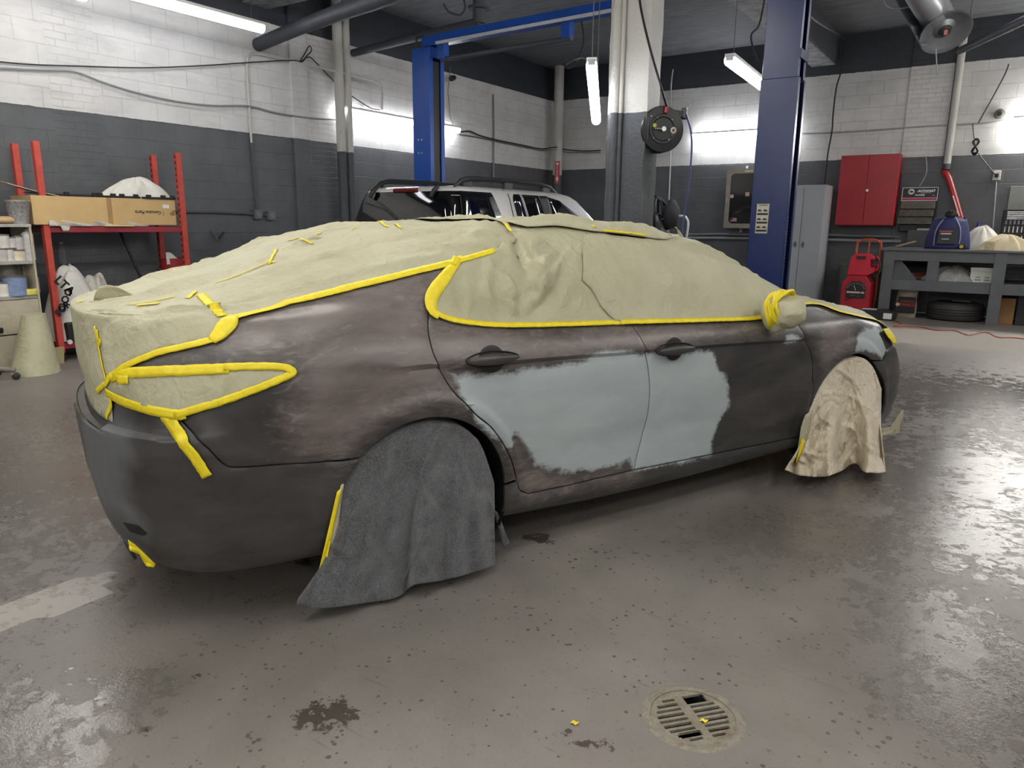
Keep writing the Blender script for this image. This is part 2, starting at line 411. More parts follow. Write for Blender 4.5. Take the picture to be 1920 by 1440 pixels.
n5 = k.noise(P, 9, 9, .78, .4)
sheen = k.ramp(k.math('ADD', wn, k.math('ADD', k.math('MULTIPLY', k.math('SUBTRACT', n5, .5), 4.2), k.math('MULTIPLY', k.math('SUBTRACT', n3, .5), 2.2))), .42, .50)    # standing film
base = k.mix(k.math('MULTIPLY', wm, .50), base, lin('4f4a43'))
dn = k.ramp(k.math('ADD', ad, k.math('MULTIPLY', k.math('SUBTRACT', n2, .5), .5)), -.02, .06)
base = k.mix(k.math('MULTIPLY', dn, .8), base, lin('a39c92'))
base = k.mix(k.math('MULTIPLY', k.ramp(k.math('ADD', k.attr('slab'), k.math('MULTIPLY', k.math('SUBTRACT', n2, .5), .6)), -.1, .1), .85), base, lin('a49f97'))
ol = k.ramp(k.math('ADD', k.attr('oil'), k.math('MULTIPLY', k.math('SUBTRACT', k.noise(P, 16, 6, .7), .5), 3.2)), .42, .5)
base = k.mix(k.math('MULTIPLY', ol, .9), base, lin('3a3127'))
k.l(base, k.b.inputs['Base Color'])
rg = k.ramp(n1, .3, .7, .42, .56)
mx = k.n('ShaderNodeMix'); k.l(wm, mx.inputs[0]); k.l(rg, mx.inputs[2]); mx.inputs[3].default_value = .33; r1 = mx.outputs[0]
mx = k.n('ShaderNodeMix'); k.l(sheen, mx.inputs[0]); k.l(r1, mx.inputs[2]); mx.inputs[3].default_value = .12; r2 = mx.outputs[0]
mx = k.n('ShaderNodeMix'); k.l(dn, mx.inputs[0]); k.l(r2, mx.inputs[2]); mx.inputs[3].default_value = .8
k.l(mx.outputs[0], k.b.inputs['Roughness'])
k.l(k.ramp(wm, 0, 1, .5, .95), k.b.inputs['Specular IOR Level'])
hh = k.math('ADD', k.math('MULTIPLY', n3, .5), k.math('MULTIPLY', n4, .25)); hh = k.math('ADD', hh, k.math('MULTIPLY', chip, -.6))
hh = k.math('ADD', hh, k.math('MULTIPLY', sheen, .5))
dr_ = k.noise(P, 130, 3, .6); hh = k.math('ADD', hh, k.math('MULTIPLY', k.math('MULTIPLY', k.ramp(wn, -.2, .3), dr_), .22))
k.l(k.bump(hh, .45, .006), k.b.inputs['Normal'])
me.materials.append(k.m); me.update()
o = bpy.data.objects.new('floor', me); COL.objects.link(o); struct(o)
# slab under the floor so that it has a body round the drain pit
struct(MB().bb((XL-.3, -6.3, -.5), (6.3, YB+.3, -.42)).build('trim_6', M('2a2724', .9)))['label'] = 'slab under the floor'

# ------------------------------------------------ fluorescent fixtures
ETUBE = emit('fluorescent_glow', 'f8faff', TUBE*1.5)
ETUBE0 = emit('fluorescent_glow_low', 'f8faff', TUBE*.6)
ETUBE2 = emit('fluorescent_glow_bay', 'fffcf6', TUBE*2.3)
ETUBE3 = emit('fluorescent_glow_rear', 'fffcf6', TUBE*3.4)
MWHITE = M('d8d8d6', .4); MGALV = mat('galvanised', 'a8aaac', .45, .3)
def strip_light(label, p0, p1, w=.11, down=True, group=None, out=(0, 0, 0), wire=None, k_=1.0):
    """housing above, glowing diffuser tubes below"""
    p0, p1 = Vector(p0), Vector(p1); mid = (p0+p1)/2; d = (p1-p0).normalized()
    t = thing('strip_light', label, 'light', tuple(mid), group)
    hs = MB(); up = Vector((0, 0, 1)); side = up.cross(d).normalized()
    hs.bar(p0+up*.045, p1+up*.045, w*.85, .035); hs.build('housing', MWHITE, t, bevel=.004)
    g = MB(); g.tube([p0+d*.005, p1-d*.005], w*.46, 12); g.build('tube', (ETUBE3 if k_ > 2 else ETUBE2) if k_ > 1 else (ETUBE0 if k_ < 1 else ETUBE), t, smooth=True)
    for q0, q1 in ((p0-d*.012, p0+d*.02), (p1-d*.02, p1+d*.012)): MB().bar(q0+up*.02, q1+up*.02, w*.6, .05).build('end_cap', MGALV, t, bevel=.004)
    if out[0] or out[1]:
        for s_ in (.2, .8):
            q = p0.lerp(p1, s_)+up*.045; MB().bar(q, q+Vector(out), .06, .04).build('wall_mount', MGALV, t)
    if wire:
        for s_ in (.06, .94):
            q = p0.lerp(p1, s_)+up*.06
            MB().cyl(q, (q[0], q[1], ZC), .004, n=5).build('hanging_wire', M('55575a', .5), t)
    return t
pA = X(492, 53, -7.75); pB = pA.copy(); pB[1] -= 2.44; pB[2] = pA[2]
strip_light('long fluorescent strip along the left wall at the top of the photo', pB, pA, .13, wire=1, k_=.5)
a = X(640, 203, XL+.14); b = X(860, 246, XL+.14); b[2] = a[2] = (a[2]+b[2])/2
strip_light('fluorescent wall strip on the left wall behind the blue lift post', a, b, .11, out=(-.138, 0, 0))
a = D(1109, 122, 6.0); b = D(1118, 226, 7.4)
strip_light('hanging fluorescent strip just left of the pillar, seen end on', a, b, .10, wire=1)
a = D(1368, 113, 7.0); b = D(1452, 168, 8.8); b[2] = a[2]
strip_light('hanging fluorescent strip right of the hose reel, by the tall blue post', a, b, .12, wire=1)
a = Y(1300, 255, YB-.12); b = Y(1487, 247, YB-.12); b[2] = a[2]
strip_light('fluorescent strip on the back wall behind the tall blue post', a, b, .16, out=(0, .118, 0))
a = Y(1900, 226, YB-.12); b = a+np.array([1.9, 0, 0])
strip_light('fluorescent strip on the back wall at the right edge', a, b, .16, k_=3, out=(0, .118, 0))
# lights over the near bay, whose glare lies on the wet floor
def over(px, py, z=4.0):
    p = Z(px, py); d = p-EYE; return p[:2]+d[:2]/abs(d[2])*z
for px, py, L, ang, zz_ in ((1770, 1215, 1.25, 90, 4.0), (185, 1350, 1.25, 90, 3.3)):
    c0 = over(px, py, zz_); dx = Vector((math.cos(math.radians(ang)), math.sin(math.radians(ang)), 0))*L/2
    c3 = Vector((c0[0], c0[1], zz_))
    strip_light('unseen ceiling fluorescent strip added for brightness', c3-dx, c3+dx, .13, wire=1, group='ceiling strips over the near bay', k_=3 if px > 900 else 2)
for c3 in ((-1.0, .6, 4.0), (-4.2, -.6, 4.0), (2.4, -2.0, 4.0), (-4.6, 2.0, 4.05), (1.6, 2.2, 4.1), (-1.4, -3.0, 4.0), (4.6, 3.0, 4.1), (-3.4, 3.4, 4.1), (3.2, 6.0, 4.2), (3.0, 9.5, 4.2), (4.6, 11.5, 4.2)):  # further unseen strips, added to brighten the car and the walls
    c3 = Vector(c3); dx = Vector((0, 1.22, 0))
    strip_light('unseen ceiling fluorescent strip added for brightness', c3-dx, c3+dx, .13, wire=1, group='ceiling strips over the near bay', k_=3 if c3[1] > 9 else 2)
for x_, z_ in ((-4.2, 2.6), (-.6, 2.6), (3.0, 2.6)):  # fill strips added behind the camera to light the car's side
    a = Vector((x_-1.2, -5.86, z_+.7)); strip_light('fluorescent strip added on the unseen wall behind the camera', a, a+Vector((2.4, 0, 0)), .16, group='added wall strips behind the camera', k_=2, out=(0, -.138, 0))
# ================================================================== the masked saloon car
CX, CY, CYAW = -2.6338, 2.4209, 1.1644
CR = np.array([[math.cos(CYAW), -math.sin(CYAW), 0], [math.sin(CYAW), math.cos(CYAW), 0], [0, 0, 1]])
CT = np.array([CX, CY, 0])
def c2w(p): return np.asarray(p)@CR.T+CT
WX = (0.02, 2.825); WZ = .335; ARCH = .372        # wheel centres, arch radius
XCR, XCF, SCAP = -.55, 3.1, 1.0
LEN = XCF-XCR
def herm(xk, yk, x):
    xk = np.asarray(xk, float); yk = np.asarray(yk, float); h = np.diff(xk); dl = np.diff(yk)/h
    m = np.zeros_like(yk); m[1:-1] = (dl[:-1]*h[1:]+dl[1:]*h[:-1])/(h[1:]+h[:-1]); m[0] = dl[0]; m[-1] = dl[-1]
    for i in range(1, len(yk)-1):
        if dl[i-1]*dl[i] <= 0: m[i] = 0
    x = np.clip(x, xk[0], xk[-1]); i = np.clip(np.searchsorted(xk, x)-1, 0, len(h)-1); t = (x-xk[i])/h[i]
    return (1+2*t)*(1-t)**2*yk[i]+t*(1-t)**2*h[i]*m[i]+t*t*(3-2*t)*yk[i+1]+t*t*(t-1)*h[i]*m[i+1]
# each line along the body: v, rearmost x, foremost x, corner fullness, half width by x, height by x
KX = [-1.10, -.85, -.60, -.30, .02, .30, .60, 1.0, 1.5, 2.0, 2.4, 2.8, 3.1, 3.4, 3.6, 3.78]
LINES = [
 (.20, -1.035, 3.70, 3.2, [.80, .84, .86, .87, .87, .868, .868, .868, .868, .868, .868, .86, .85, .84, .84, .84], [.27, .236, .226, .22, .21, .205, .19, .175, .172, .18, .185, .18, .17, .17, .18, .19]),
 (.26, -1.065, 3.75, 3.0, [.82, .85, .875, .885, .888, .885, .885, .885, .885, .885, .885, .88, .87, .86, .86, .86], [.335, .295, .28, .272, .265, .26, .25, .24, .235, .24, .24, .235, .225, .225, .23, .24]),
 (.32, -1.085, 3.79, 2.6, [.83, .865, .885, .893, .895, .886, .880, .880, .880, .880, .884, .892, .88, .87, .87, .87], [.43, .39, .355, .335, .325, .315, .31, .30, .295, .30, .30, .295, .285, .285, .29, .30]),
 (.50, -1.10, 3.81, 2.7, [.84, .875, .897, .903, .905, .900, .896, .895, .895, .896, .898, .902, .89, .88, .88, .88], [.55, .53, .52, .51, .505, .50, .50, .495, .49, .485, .48, .475, .455, .44, .44, .44]),
 (.68, -1.11, 3.79, 2.7, [.845, .88, .902, .912, .914, .912, .910, .909, .908, .908, .908, .906, .893, .88, .87, .87], [.70, .69, .69, .685, .685, .685, .685, .68, .67, .66, .645, .635, .60, .57, .56, .56]),
 (.735, -1.108, 3.78, 2.7, [.835, .88, .900, .911, .914, .913, .912, .912, .911, .911, .910, .905, .89, .873, .86, .86], [.722, .725, .738, .745, .747, .747, .745, .74, .73, .718, .70, .69, .65, .61, .595, .59]),
 (.775, -1.062, 3.765, 2.8, [.82, .872, .898, .909, .912, .914, .914, .914, .913, .913, .911, .904, .888, .87, .856, .856], [.730, .745, .772, .782, .785, .785, .785, .776, .765, .752, .735, .722, .68, .635, .615, .61]),
 (.81, -1.056, 3.745, 2.7, [.825, .87, .895, .906, .910, .913, .915, .915, .914, .914, .912, .903, .885, .865, .85, .85], [.775, .785, .805, .815, .82, .82, .82, .81, .80, .785, .77, .755, .71, .66, .635, .63]),
 (.90, -1.074, 3.73, 2.6, [.80, .845, .878, .895, .903, .910, .914, .914, .913, .913, .910, .895, .872, .845, .83, .83], [.90, .90, .905, .91, .915, .91, .905, .89, .878, .86, .845, .835, .785, .73, .69, .68]),
 (.98, -1.076, 3.70, 2.5, [.76, .80, .838, .862, .876, .885, .889, .891, .891, .890, .885, .862, .835, .805, .79, .79], [1.0, 1.0, .995, .995, .99, .98, .965, .948, .933, .915, .905, .91, .855, .79, .735, .715]),
 (1.06, -1.078, 3.64, 2.5, [.70, .735, .765, .795, .818, .832, .840, .843, .844, .842, .830, .775, .74, .72, .71, .71], [1.088, 1.085, 1.085, 1.085, 1.07, 1.05, 1.02, 1.0, .985, .965, .955, .965, .915, .84, .77, .745]),
 (1.20, -1.072, 3.58, 2.5, [.66, .665, .66, .69, .735, .765, .775, .775, .775, .765, .75, .70, .67, .66, .65, .65], [1.108, 1.115, 1.125, 1.15, 1.185, 1.195, 1.19, 1.18, 1.16, 1.11, 1.02, .985, .93, .855, .785, .755]),
 (1.34, -1.065, 3.46, 2.5, [.56, .56, .56, .60, .645, .675, .690, .690, .685, .665, .63, .58, .56, .55, .54, .54], [1.112, 1.125, 1.155, 1.225, 1.28, 1.31, 1.315, 1.31, 1.285, 1.21, 1.085, 1.002, .945, .87, .80, .765]),
 (1.48, -1.055, 3.42, 2.5, [.42, .42, .43, .47, .52, .56, .58, .58, .57, .55, .50, .44, .42, .41, .40, .40], [1.114, 1.14, 1.19, 1.285, 1.355, 1.385, 1.398, 1.398, 1.372, 1.285, 1.14, 1.015, .957, .882, .81, .775]),
 (1.96, -1.02, 3.38, 2.5, [0]*16, [1.115, 1.155, 1.22, 1.325, 1.40, 1.43, 1.443, 1.445, 1.425, 1.35, 1.19, 1.03, .97, .895, .822, .785]),
]
VK = np.array([L[0] for L in LINES]); NS = 1500
SS = np.linspace(-SCAP, LEN+SCAP, NS)
def _cap(n):
    t = np.linspace(0, math.pi/2, 400); a = np.sin(t)**(2/n); b = np.cos(t)**(2/n)
    L = np.concatenate([[0], np.cumsum(np.hypot(np.diff(a)*.55, np.diff(b)*.88))]); L /= L[-1]
    return L, a, b
LG = np.zeros((len(LINES), NS, 3))
for j, (v_, xr, xf, nn_, w_, z_) in enumerate(LINES):
    L, a, b = _cap(nn_); u_ = np.clip(-SS, 0, SCAP)/SCAP; f_ = np.clip(SS-LEN, 0, SCAP)/SCAP
    ar, br = np.interp(u_, L, a), np.interp(u_, L, b); L, a, b = _cap(3.0 if v_ < 1.1 else 2.6); af, bf = np.interp(f_, L, a), np.interp(f_, L, b)
    x = np.clip(SS, 0, LEN)+XCR - (XCR-xr)*ar + (xf-XCF)*af
    LG[j, :, 0] = x; LG[j, :, 1] = herm(KX, w_, x)*br*bf; LG[j, :, 2] = herm(KX, z_, x)
def P0(s, v):
    """smooth body surface, right half, y positive outwards"""
    s = np.asarray(s, float); v = np.asarray(v, float); s, v = np.broadcast_arrays(s, v)
    q = np.clip((s+SCAP)/(LEN+2*SCAP)*(NS-1), 0, NS-1.001); i = q.astype(int); t = (q-i)[..., None]
    def ln(j): return LG[j, i]*(1-t)+LG[j, i+1]*t
    v = np.clip(v, VK[0], VK[-1]); j = np.clip(np.searchsorted(VK, v)-1, 0, len(VK)-2)
    jm, j1, j2 = np.maximum(j-1, 0), j+1, np.minimum(j+2, len(VK)-1)
    a, b, c, d = ln(jm), ln(j), ln(j1), ln(j2)
    h = (VK[j1]-VK[j])[..., None]; h0 = np.maximum(VK[j]-VK[jm], 1e-6)[..., None]; h2 = np.maximum(VK[j2]-VK[j1], 1e-6)[..., None]
    dl = (c-b)/h; d0 = (b-a)/h0; d2 = (d-c)/h2
    m0 = np.where((j == 0)[..., None], dl, (d0*h+dl*h0)/(h+h0)); m1 = np.where((j1 == len(VK)-1)[..., None], dl, (dl*h2+d2*h)/(h+h2))
    w = ((v-VK[j])/(VK[j1]-VK[j]))[..., None]
    return (1+2*w)*(1-w)**2*b+w*(1-w)**2*h*m0+w*w*(3-2*w)*c+w*w*(w-1)*h*m1
def N0(s, v):
    e = .004; a = P0(s+e, v)-P0(s-e, v); b = P0(s, v+e)-P0(s, v-e); n = np.cross(b, a)
    n = n/np.maximum(np.linalg.norm(n, axis=-1, keepdims=True), 1e-9); return n
def sstep(x): x = np.clip(x, 0, 1); return x*x*(3-2*x)
CHX = [-.5, 0, .3, .8, 1.3, 1.9, 2.35, 2.75]; CHZ = [.935, .905, .893, .880, .872, .850, .835, .815]
def detail(p):
    """pressed-in features: arch bands, waist crease, bumper crease (metres along the normal)"""
    x, z = p[..., 0], p[..., 2]; d = np.zeros_like(x)
    for wx in WX:
        r = np.hypot(x-wx, z-WZ); d += .013*sstep((.468-r)/.022)*np.where(z < 1.0, 1, 0)*sstep((z-.2)/.1)
    zc = np.interp(x, CHX, CHZ); fade = sstep((x+.55)/.75)*sstep((2.72-x)/.35)
    t = z-zc; up = .006*np.exp(-np.maximum(t, 0)/.06); lo = -.016*np.exp(-np.maximum(-t, 0)/.055)
    d += fade*np.where(z > zc, up, lo)*sstep(np.abs(t)/.004)
    d += -.006*np.exp(-((z-.47)/.05)**2)*sstep((x-.55)/.2)*sstep((2.3-x)/.2)
    return d
def PB(s, v, off=0.0):
    p = P0(s, v); n = N0(s, v); return p+n*(detail(p)+off)[..., None]
def right(p):                       # car frame to world, right side (local -y)
    return c2w(np.stack([p[..., 0], -p[..., 1], p[..., 2]], -1))
def left(p): return c2w(p)

# photo pixel -> body parameters, by searching a fine grid of the surface
_gs, _gv = np.meshgrid(np.linspace(-SCAP, LEN+SCAP, 460), np.linspace(.2, 1.9, 240), indexing='ij')
_gp = right(P0(_gs, _gv)); _gn = N0(_gs, _gv); _gn = np.stack([_gn[..., 0], -_gn[..., 1], _gn[..., 2]], -1)@CR.T
_fac = ((EYE-_gp)*_gn).sum(-1) > 0
_gq = project(_gp)
def uv(px, py):
    d = (_gq[..., 0]-px)**2+(_gq[..., 1]-py)**2+np.where(_fac, 0, 1e4)
    i = np.unravel_index(np.argmin(d), d.shape); s, v = _gs[i], _gv[i]
    for _ in range(4):
        e = 1e-3; p = project(right(P0(s, v)))[:2]; a = (project(right(P0(s+e, v)))[:2]-p)/e; b = (project(right(P0(s, v+e)))[:2]-p)/e
        J = np.stack([a, b], 1)
        try: st = np.linalg.solve(J, np.array([px, py])-p)
        except np.linalg.LinAlgError: break
        st = np.clip(st, -.02, .02); s = float(np.clip(s+st[0], -SCAP, LEN+SCAP)); v = float(np.clip(v+st[1], .2, 1.95))
    return (s, v)
def uvs(pts): return [uv(*p) for p in pts]
def xz(x, z):
    """side position -> (s, v)"""
    s = x-XCR; vv_ = np.linspace(.2, 1.3, 400); zz = P0(np.full(400, s), vv_)[:, 2]; return (s, float(np.interp(z, zz, vv_)))

def dens(pl, step):
    out = []
    for a, b in zip(pl[:-1], pl[1:]):
        a, b = np.array(a), np.array(b); n = max(1, int(np.linalg.norm(b-a)/step))
        out += [tuple(a+(b-a)*i/n) for i in range(n)]
    out.append(tuple(pl[-1])); return out
def spl(pl, n=6): return [tuple(p) for p in smooth_path(pl, n)]
def inside(P, poly):
    x, y = P[:, 0], P[:, 1]; r = np.zeros(len(P), bool); q = np.array(poly); j = len(q)-1
    for i in range(len(q)):
        xi, yi, xj, yj = *q[i], *q[j]
        if yi != yj: r ^= ((yi > y) != (yj > y)) & (x < (xj-xi)*(y-yi)/(yj-yi)+xi)
        j = i
    return r
def edist(P, poly, closed=True):
    q = np.array(poly); e = np.roll(q, -1, 0) if closed else q[1:]; a = q if closed else q[:-1]; best = np.full(len(P), 9.)
    for A, B in zip(a, e):
        d = B-A; L = max(d@d, 1e-12); t = np.clip(((P-A)@d)/L, 0, 1); best = np.minimum(best, np.linalg.norm(P-A-t[:, None]*d, axis=1))
    return best
def inset(poly, g):
    q = np.array(poly); n = len(q); A = .5*np.sum(q[:, 0]*np.roll(q[:, 1], -1)-np.roll(q[:, 0], -1)*q[:, 1]); s = 1 if A > 0 else -1
    d1 = q-np.roll(q, 1, 0); d2 = np.roll(q, -1, 0)-q
    d1 /= np.maximum(np.linalg.norm(d1, axis=1, keepdims=True), 1e-9); d2 /= np.maximum(np.linalg.norm(d2, axis=1, keepdims=True), 1e-9)
    n1 = np.stack([-d1[:, 1], d1[:, 0]], 1)*s; n2 = np.stack([-d2[:, 1], d2[:, 0]], 1)*s; m = n1+n2
    m /= np.maximum(np.linalg.norm(m, axis=1, keepdims=True), 1e-9); c = np.maximum((m*n1).sum(1), .4)
    return [tuple(p) for p in q+m*(g/c)[:, None]]
def cdt(poly, step=.02, jit=0.0):
    """triangulate a parameter-space outline with an even inner grid -> points, faces, boundary indices"""
    poly = dens(list(poly)+[poly[0]], step)[:-1]; q = np.array(poly)
    gx_ = np.arange(q[:, 0].min()+step/2, q[:, 0].max(), step); gy_ = np.arange(q[:, 1].min()+step/2, q[:, 1].max(), step)
    g = np.stack(np.meshgrid(gx_, gy_), -1).reshape(-1, 2)
    if jit: g = g+RNG.uniform(-jit, jit, g.shape)*step
    g = g[inside(g, poly)]; g = g[edist(g, poly) > step*.45] if len(g) else g
    allp = [Vector(p) for p in poly]+[Vector(p) for p in g]; n = len(poly)
    r = delaunay_2d_cdt(allp, [(i, (i+1) % n) for i in range(n)], [], 1, 1e-7)
    V = np.array([(p.x, p.y) for p in r[0]]); F = [tuple(f) for f in r[2]]
    return V, F
def rimmed(V3, F, depth_dir, depth):
    """give a sheet thickness: back faces plus a closed rim"""
    n = len(V3); back = V3-depth_dir*depth; ed = {}
    for f in F:
        for a, b in zip(f, f[1:]+f[:1]): ed[(a, b)] = ed.get((a, b), 0)+1
    rim = [(a, b) for a, b in ed if (b, a) not in ed]
    return np.concatenate([V3, back]), list(F)+[tuple(i+n for i in f[::-1]) for f in F]+[(b, a, a+n, b+n) for a, b in rim]

CAR_LABEL = 'dark grey saloon car in patchy primer, windows and roof masked with paper'
CAR = thing('saloon_car', CAR_LABEL, 'car', (CX, CY, 0))
PRIMER = []; PRIMER2 = []; SANDED = []           # outlines of bare light primer, filled below
SDSOFT = .02
def mesh_obj(name, V, F, m, parent, smooth=40, attrs=None):
    off = np.array(parent['_o']) if parent is not None else np.zeros(3)
    me = bpy.data.meshes.new(name); me.from_pydata([tuple(p-off) for p in V], [], F)
    for nm, a in (attrs or {}).items():
        at = me.attributes.new(nm, 'FLOAT', 'POINT'); at.data.foreach_set('value', np.asarray(a, np.float32))
    for m_ in (m if isinstance(m, (list, tuple)) else [m]): me.materials.append(m_)
    me.update(); o = bpy.data.objects.new(name, me); COL.objects.link(o)
    if parent is not None: o.parent = parent; o['_o'] = list(off)
    fin(o, smooth); return o
def panel(name, poly, m, parent=CAR, off=0.0, gap=.0028, step=.02, thick=.012, fold=True, holes=()):
    V, F = cdt(inset(poly, gap), step)
    if holes:
        F = [f for f in F if not any(h(np.mean(V[list(f)], 0)) for h in holes)]
    ed = edist(V, inset(poly, gap))
    p = PB(V[:, 0], V[:, 1], off); n = N0(V[:, 0], V[:, 1])
    if fold: p = p-n*(.0045*np.clip(1-ed/.007, 0, 1)**2)[:, None]
    W = right(p); nw = np.stack([n[:, 0], -n[:, 1], n[:, 2]], 1)@CR.T
    F = [f[::-1] if np.cross(W[f[1]]-W[f[0]], W[f[2]]-W[f[0]])@nw[f[0]] < 0 else f for f in F]
    sd = np.full(len(V), -1.)
    for pl in PRIMER:
        d_ = edist(V, pl); sd = np.maximum(sd, np.where(inside(V, pl), d_, -d_))
    sd2 = np.full(len(V), -1.)
    for pl in PRIMER2:
        d_ = edist(V, pl); sd2 = np.maximum(sd2, np.where(inside(V, pl), d_, -d_))
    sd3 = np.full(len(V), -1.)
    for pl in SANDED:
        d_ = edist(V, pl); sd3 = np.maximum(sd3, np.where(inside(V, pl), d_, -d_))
    V3, F3 = rimmed(W, F, nw, thick); a = np.concatenate([sd, sd])
    return mesh_obj(name, V3, F3, m, parent, 35, {'primer': a, 'guide': np.concatenate([sd2, sd2]), 'sanded': np.concatenate([sd3, sd3])})

# ------------------------------------------------ paint
k = Nodes('sanded_primer'); O = k.obj(); pr = k.attr('primer')
mpg = k.n('ShaderNodeMapping'); mpg.inputs['Rotation'].default_value = (0, 0, -CYAW); mpg.inputs['Scale'].default_value = (1, 1, 3); k.l(O, mpg.inputs[0])
n1 = k.noise(mpg.outputs[0], 2.6, 7, .6, .6); n2 = k.noise(O, 14, 6, .7); n3 = k.noise(mpg.outputs[0], 9, 6, .7, 1.5)
dk = k.mix(k.ramp(n1, .32, .68), lin('2f2e2e'), lin('4a4746'))
dk = k.mix(k.math('MULTIPLY', k.ramp(n3, .60, .80), .25), dk, lin('6d6968'))
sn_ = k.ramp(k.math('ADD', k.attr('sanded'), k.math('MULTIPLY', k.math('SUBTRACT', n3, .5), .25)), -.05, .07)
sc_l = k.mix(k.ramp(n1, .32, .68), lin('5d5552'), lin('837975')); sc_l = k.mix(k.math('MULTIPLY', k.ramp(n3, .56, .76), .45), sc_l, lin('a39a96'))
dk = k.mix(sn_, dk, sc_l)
gd = k.ramp(k.math('ADD', k.attr('guide'), k.math('MULTIPLY', k.math('SUBTRACT', n2, .5), .12)), -.03, .05)
dk = k.mix(gd, dk, lin('626467'))
lt = k.mix(k.ramp(n1, .3, .7), lin('a1abad'), lin('b0b9bb'))
sd = k.math('ADD', pr, k.math('ADD', k.math('MULTIPLY', k.math('SUBTRACT', n2, .5), .075), k.math('MULTIPLY', k.math('SUBTRACT', n3, .5), .05)))
msk = k.ramp(sd, -.006, .018)
k.l(k.mix(msk, dk, lt), k.b.inputs['Base Color'])
mx = k.n('ShaderNodeMix'); k.l(msk, mx.inputs[0]); k.l(k.ramp(n2, .3, .7, .30, .42), mx.inputs[2]); mx.inputs[3].default_value = .48
k.l(mx.outputs[0], k.b.inputs['Roughness'])
MPAINT = k.m
MBLACK = M('131314', .5); MRUB = M('1b1b1c', .75, bump=.15, bscale=200)

# ------------------------------------------------ outlines traced on the body
g_qd = spl(uvs([(806, 575), (803, 600), (805, 630), (813, 662), (828, 695), (852, 735), (886, 772), (918, 799), (941, 830), (957, 862), (966, 895)]))+spl(uvs([(966, 895), (969, 908), (976, 920), (992, 926)]), 3)[1:]
g_bot = uvs([(992, 926), (1063, 911), (1125, 896), (1191, 881), (1306, 858), (1415, 836), (1500, 819)])
g_bp = spl(uvs([(1184, 596), (1190, 615), (1204, 638), (1213, 660), (1218, 700), (1219, 745), (1214, 785), (1204, 825), (1194, 860), (1191, 881)]))
g_ff = spl(uvs([(1496, 606), (1503, 617), (1513, 640), (1522, 662), (1525, 690), (1522, 725), (1517, 760), (1508, 800), (1503, 819)]))
g_rb = spl(uvs([(338, 787), (370, 822), (409, 862)]), 4)+spl(uvs([(409, 862), (422, 872), (441, 877), (520, 872), (609, 867)]), 4)[1:]
def arc(wx, a0, a1, r=ARCH, n=40):
    return [xz(wx+r*math.cos(math.radians(a0+(a1-a0)*i/n)), WZ+r*math.sin(math.radians(a0+(a1-a0)*i/n))) for i in range(n+1)]
seamz = P0(*g_rb[-1])[2]; a_seam = 180-math.degrees(math.asin((seamz-WZ)/ARCH))
arc_q = arc(WX[0], 4, a_seam)                                  # quarter-panel part of the rear arch
tl_bot = uvs([(338, 787), (300, 776), (250, 758), (215, 746)])
trunk_edge = uvs([(213, 742), (208, 715)])
top_q = uvs([(204, 690), (250, 655), (330, 628), (405, 600), (520, 555), (640, 520), (745, 497), (850, 476)])
quarter = g_qd[::1]
sill_in = xz(.397, .362)
quarter = list(quarter[:quarter.index(g_qd[-1])-2])            # down the door gap to the sill
quarter = [p for p in g_qd if P0(*p)[2] > .375]
quarter += [xz(.46, .368)] + arc_q + g_rb[::-1][1:] + tl_bot[1:] + trunk_edge + top_q + uvs([(850, 520)])
rear_door = g_qd + g_bot[1:4] + g_bp[::-1][1:] + uvs([(1100, 590), (1000, 585), (900, 575), (830, 560)])
front_door = g_bp + g_bot[4:] + g_ff[::-1] + uvs([(1440, 585), (1340, 585), (1250, 586)])
arc_f = arc(WX[1], 176, 62)
hl = xz(3.16, .70)
fender = g_ff[:-1]+[xz(2.40, .30), xz(2.455, .27)]+arc(WX[1], 188, 58)+uvs([(1655, 676), (1663, 655), (1650, 625), (1648, 600)])+uvs([(1600, 572), (1550, 556), (1510, 548), (1490, 560)])
z0 = LEN+SCAP
front_bumper = [xz(WX[1]+.372, .22)]+arc(WX[1], -2, 56, n=14)+uvs([(1657, 676), (1664, 656), (1676, 648), (1690, 650)])+[(LEN+.62, .86), (z0, .86), (z0, .2), (LEN+.05, .2)]
rocker = [xz(.392, .352), xz(.46, .36)]+[p for p in g_qd if .22 < P0(*p)[2] < .372]+g_bot[1:]+[xz(2.40, .29), xz(2.452, .262), xz(2.455, .19)]+[(x-XCR, .2) for x in np.linspace(2.45, .392, 30)]
rear_arc_low = arc(WX[0], 180-math.degrees(math.asin((seamz-WZ)/ARCH))+1, 199, n=10)
rear_bumper = rear_arc_low[::-1]+g_rb[::-1][1:]+tl_bot[1:]+uvs([(205, 765), (197, 795), (190, 809)])+[(-.72, .745), (-.85, .745), (-SCAP, .745), (-SCAP, .2)]+[(x, .2) for x in np.linspace(-.95, -.002, 30)]+[(x-XCR, .2) for x in np.linspace(XCR+.02, -.36, 10)]

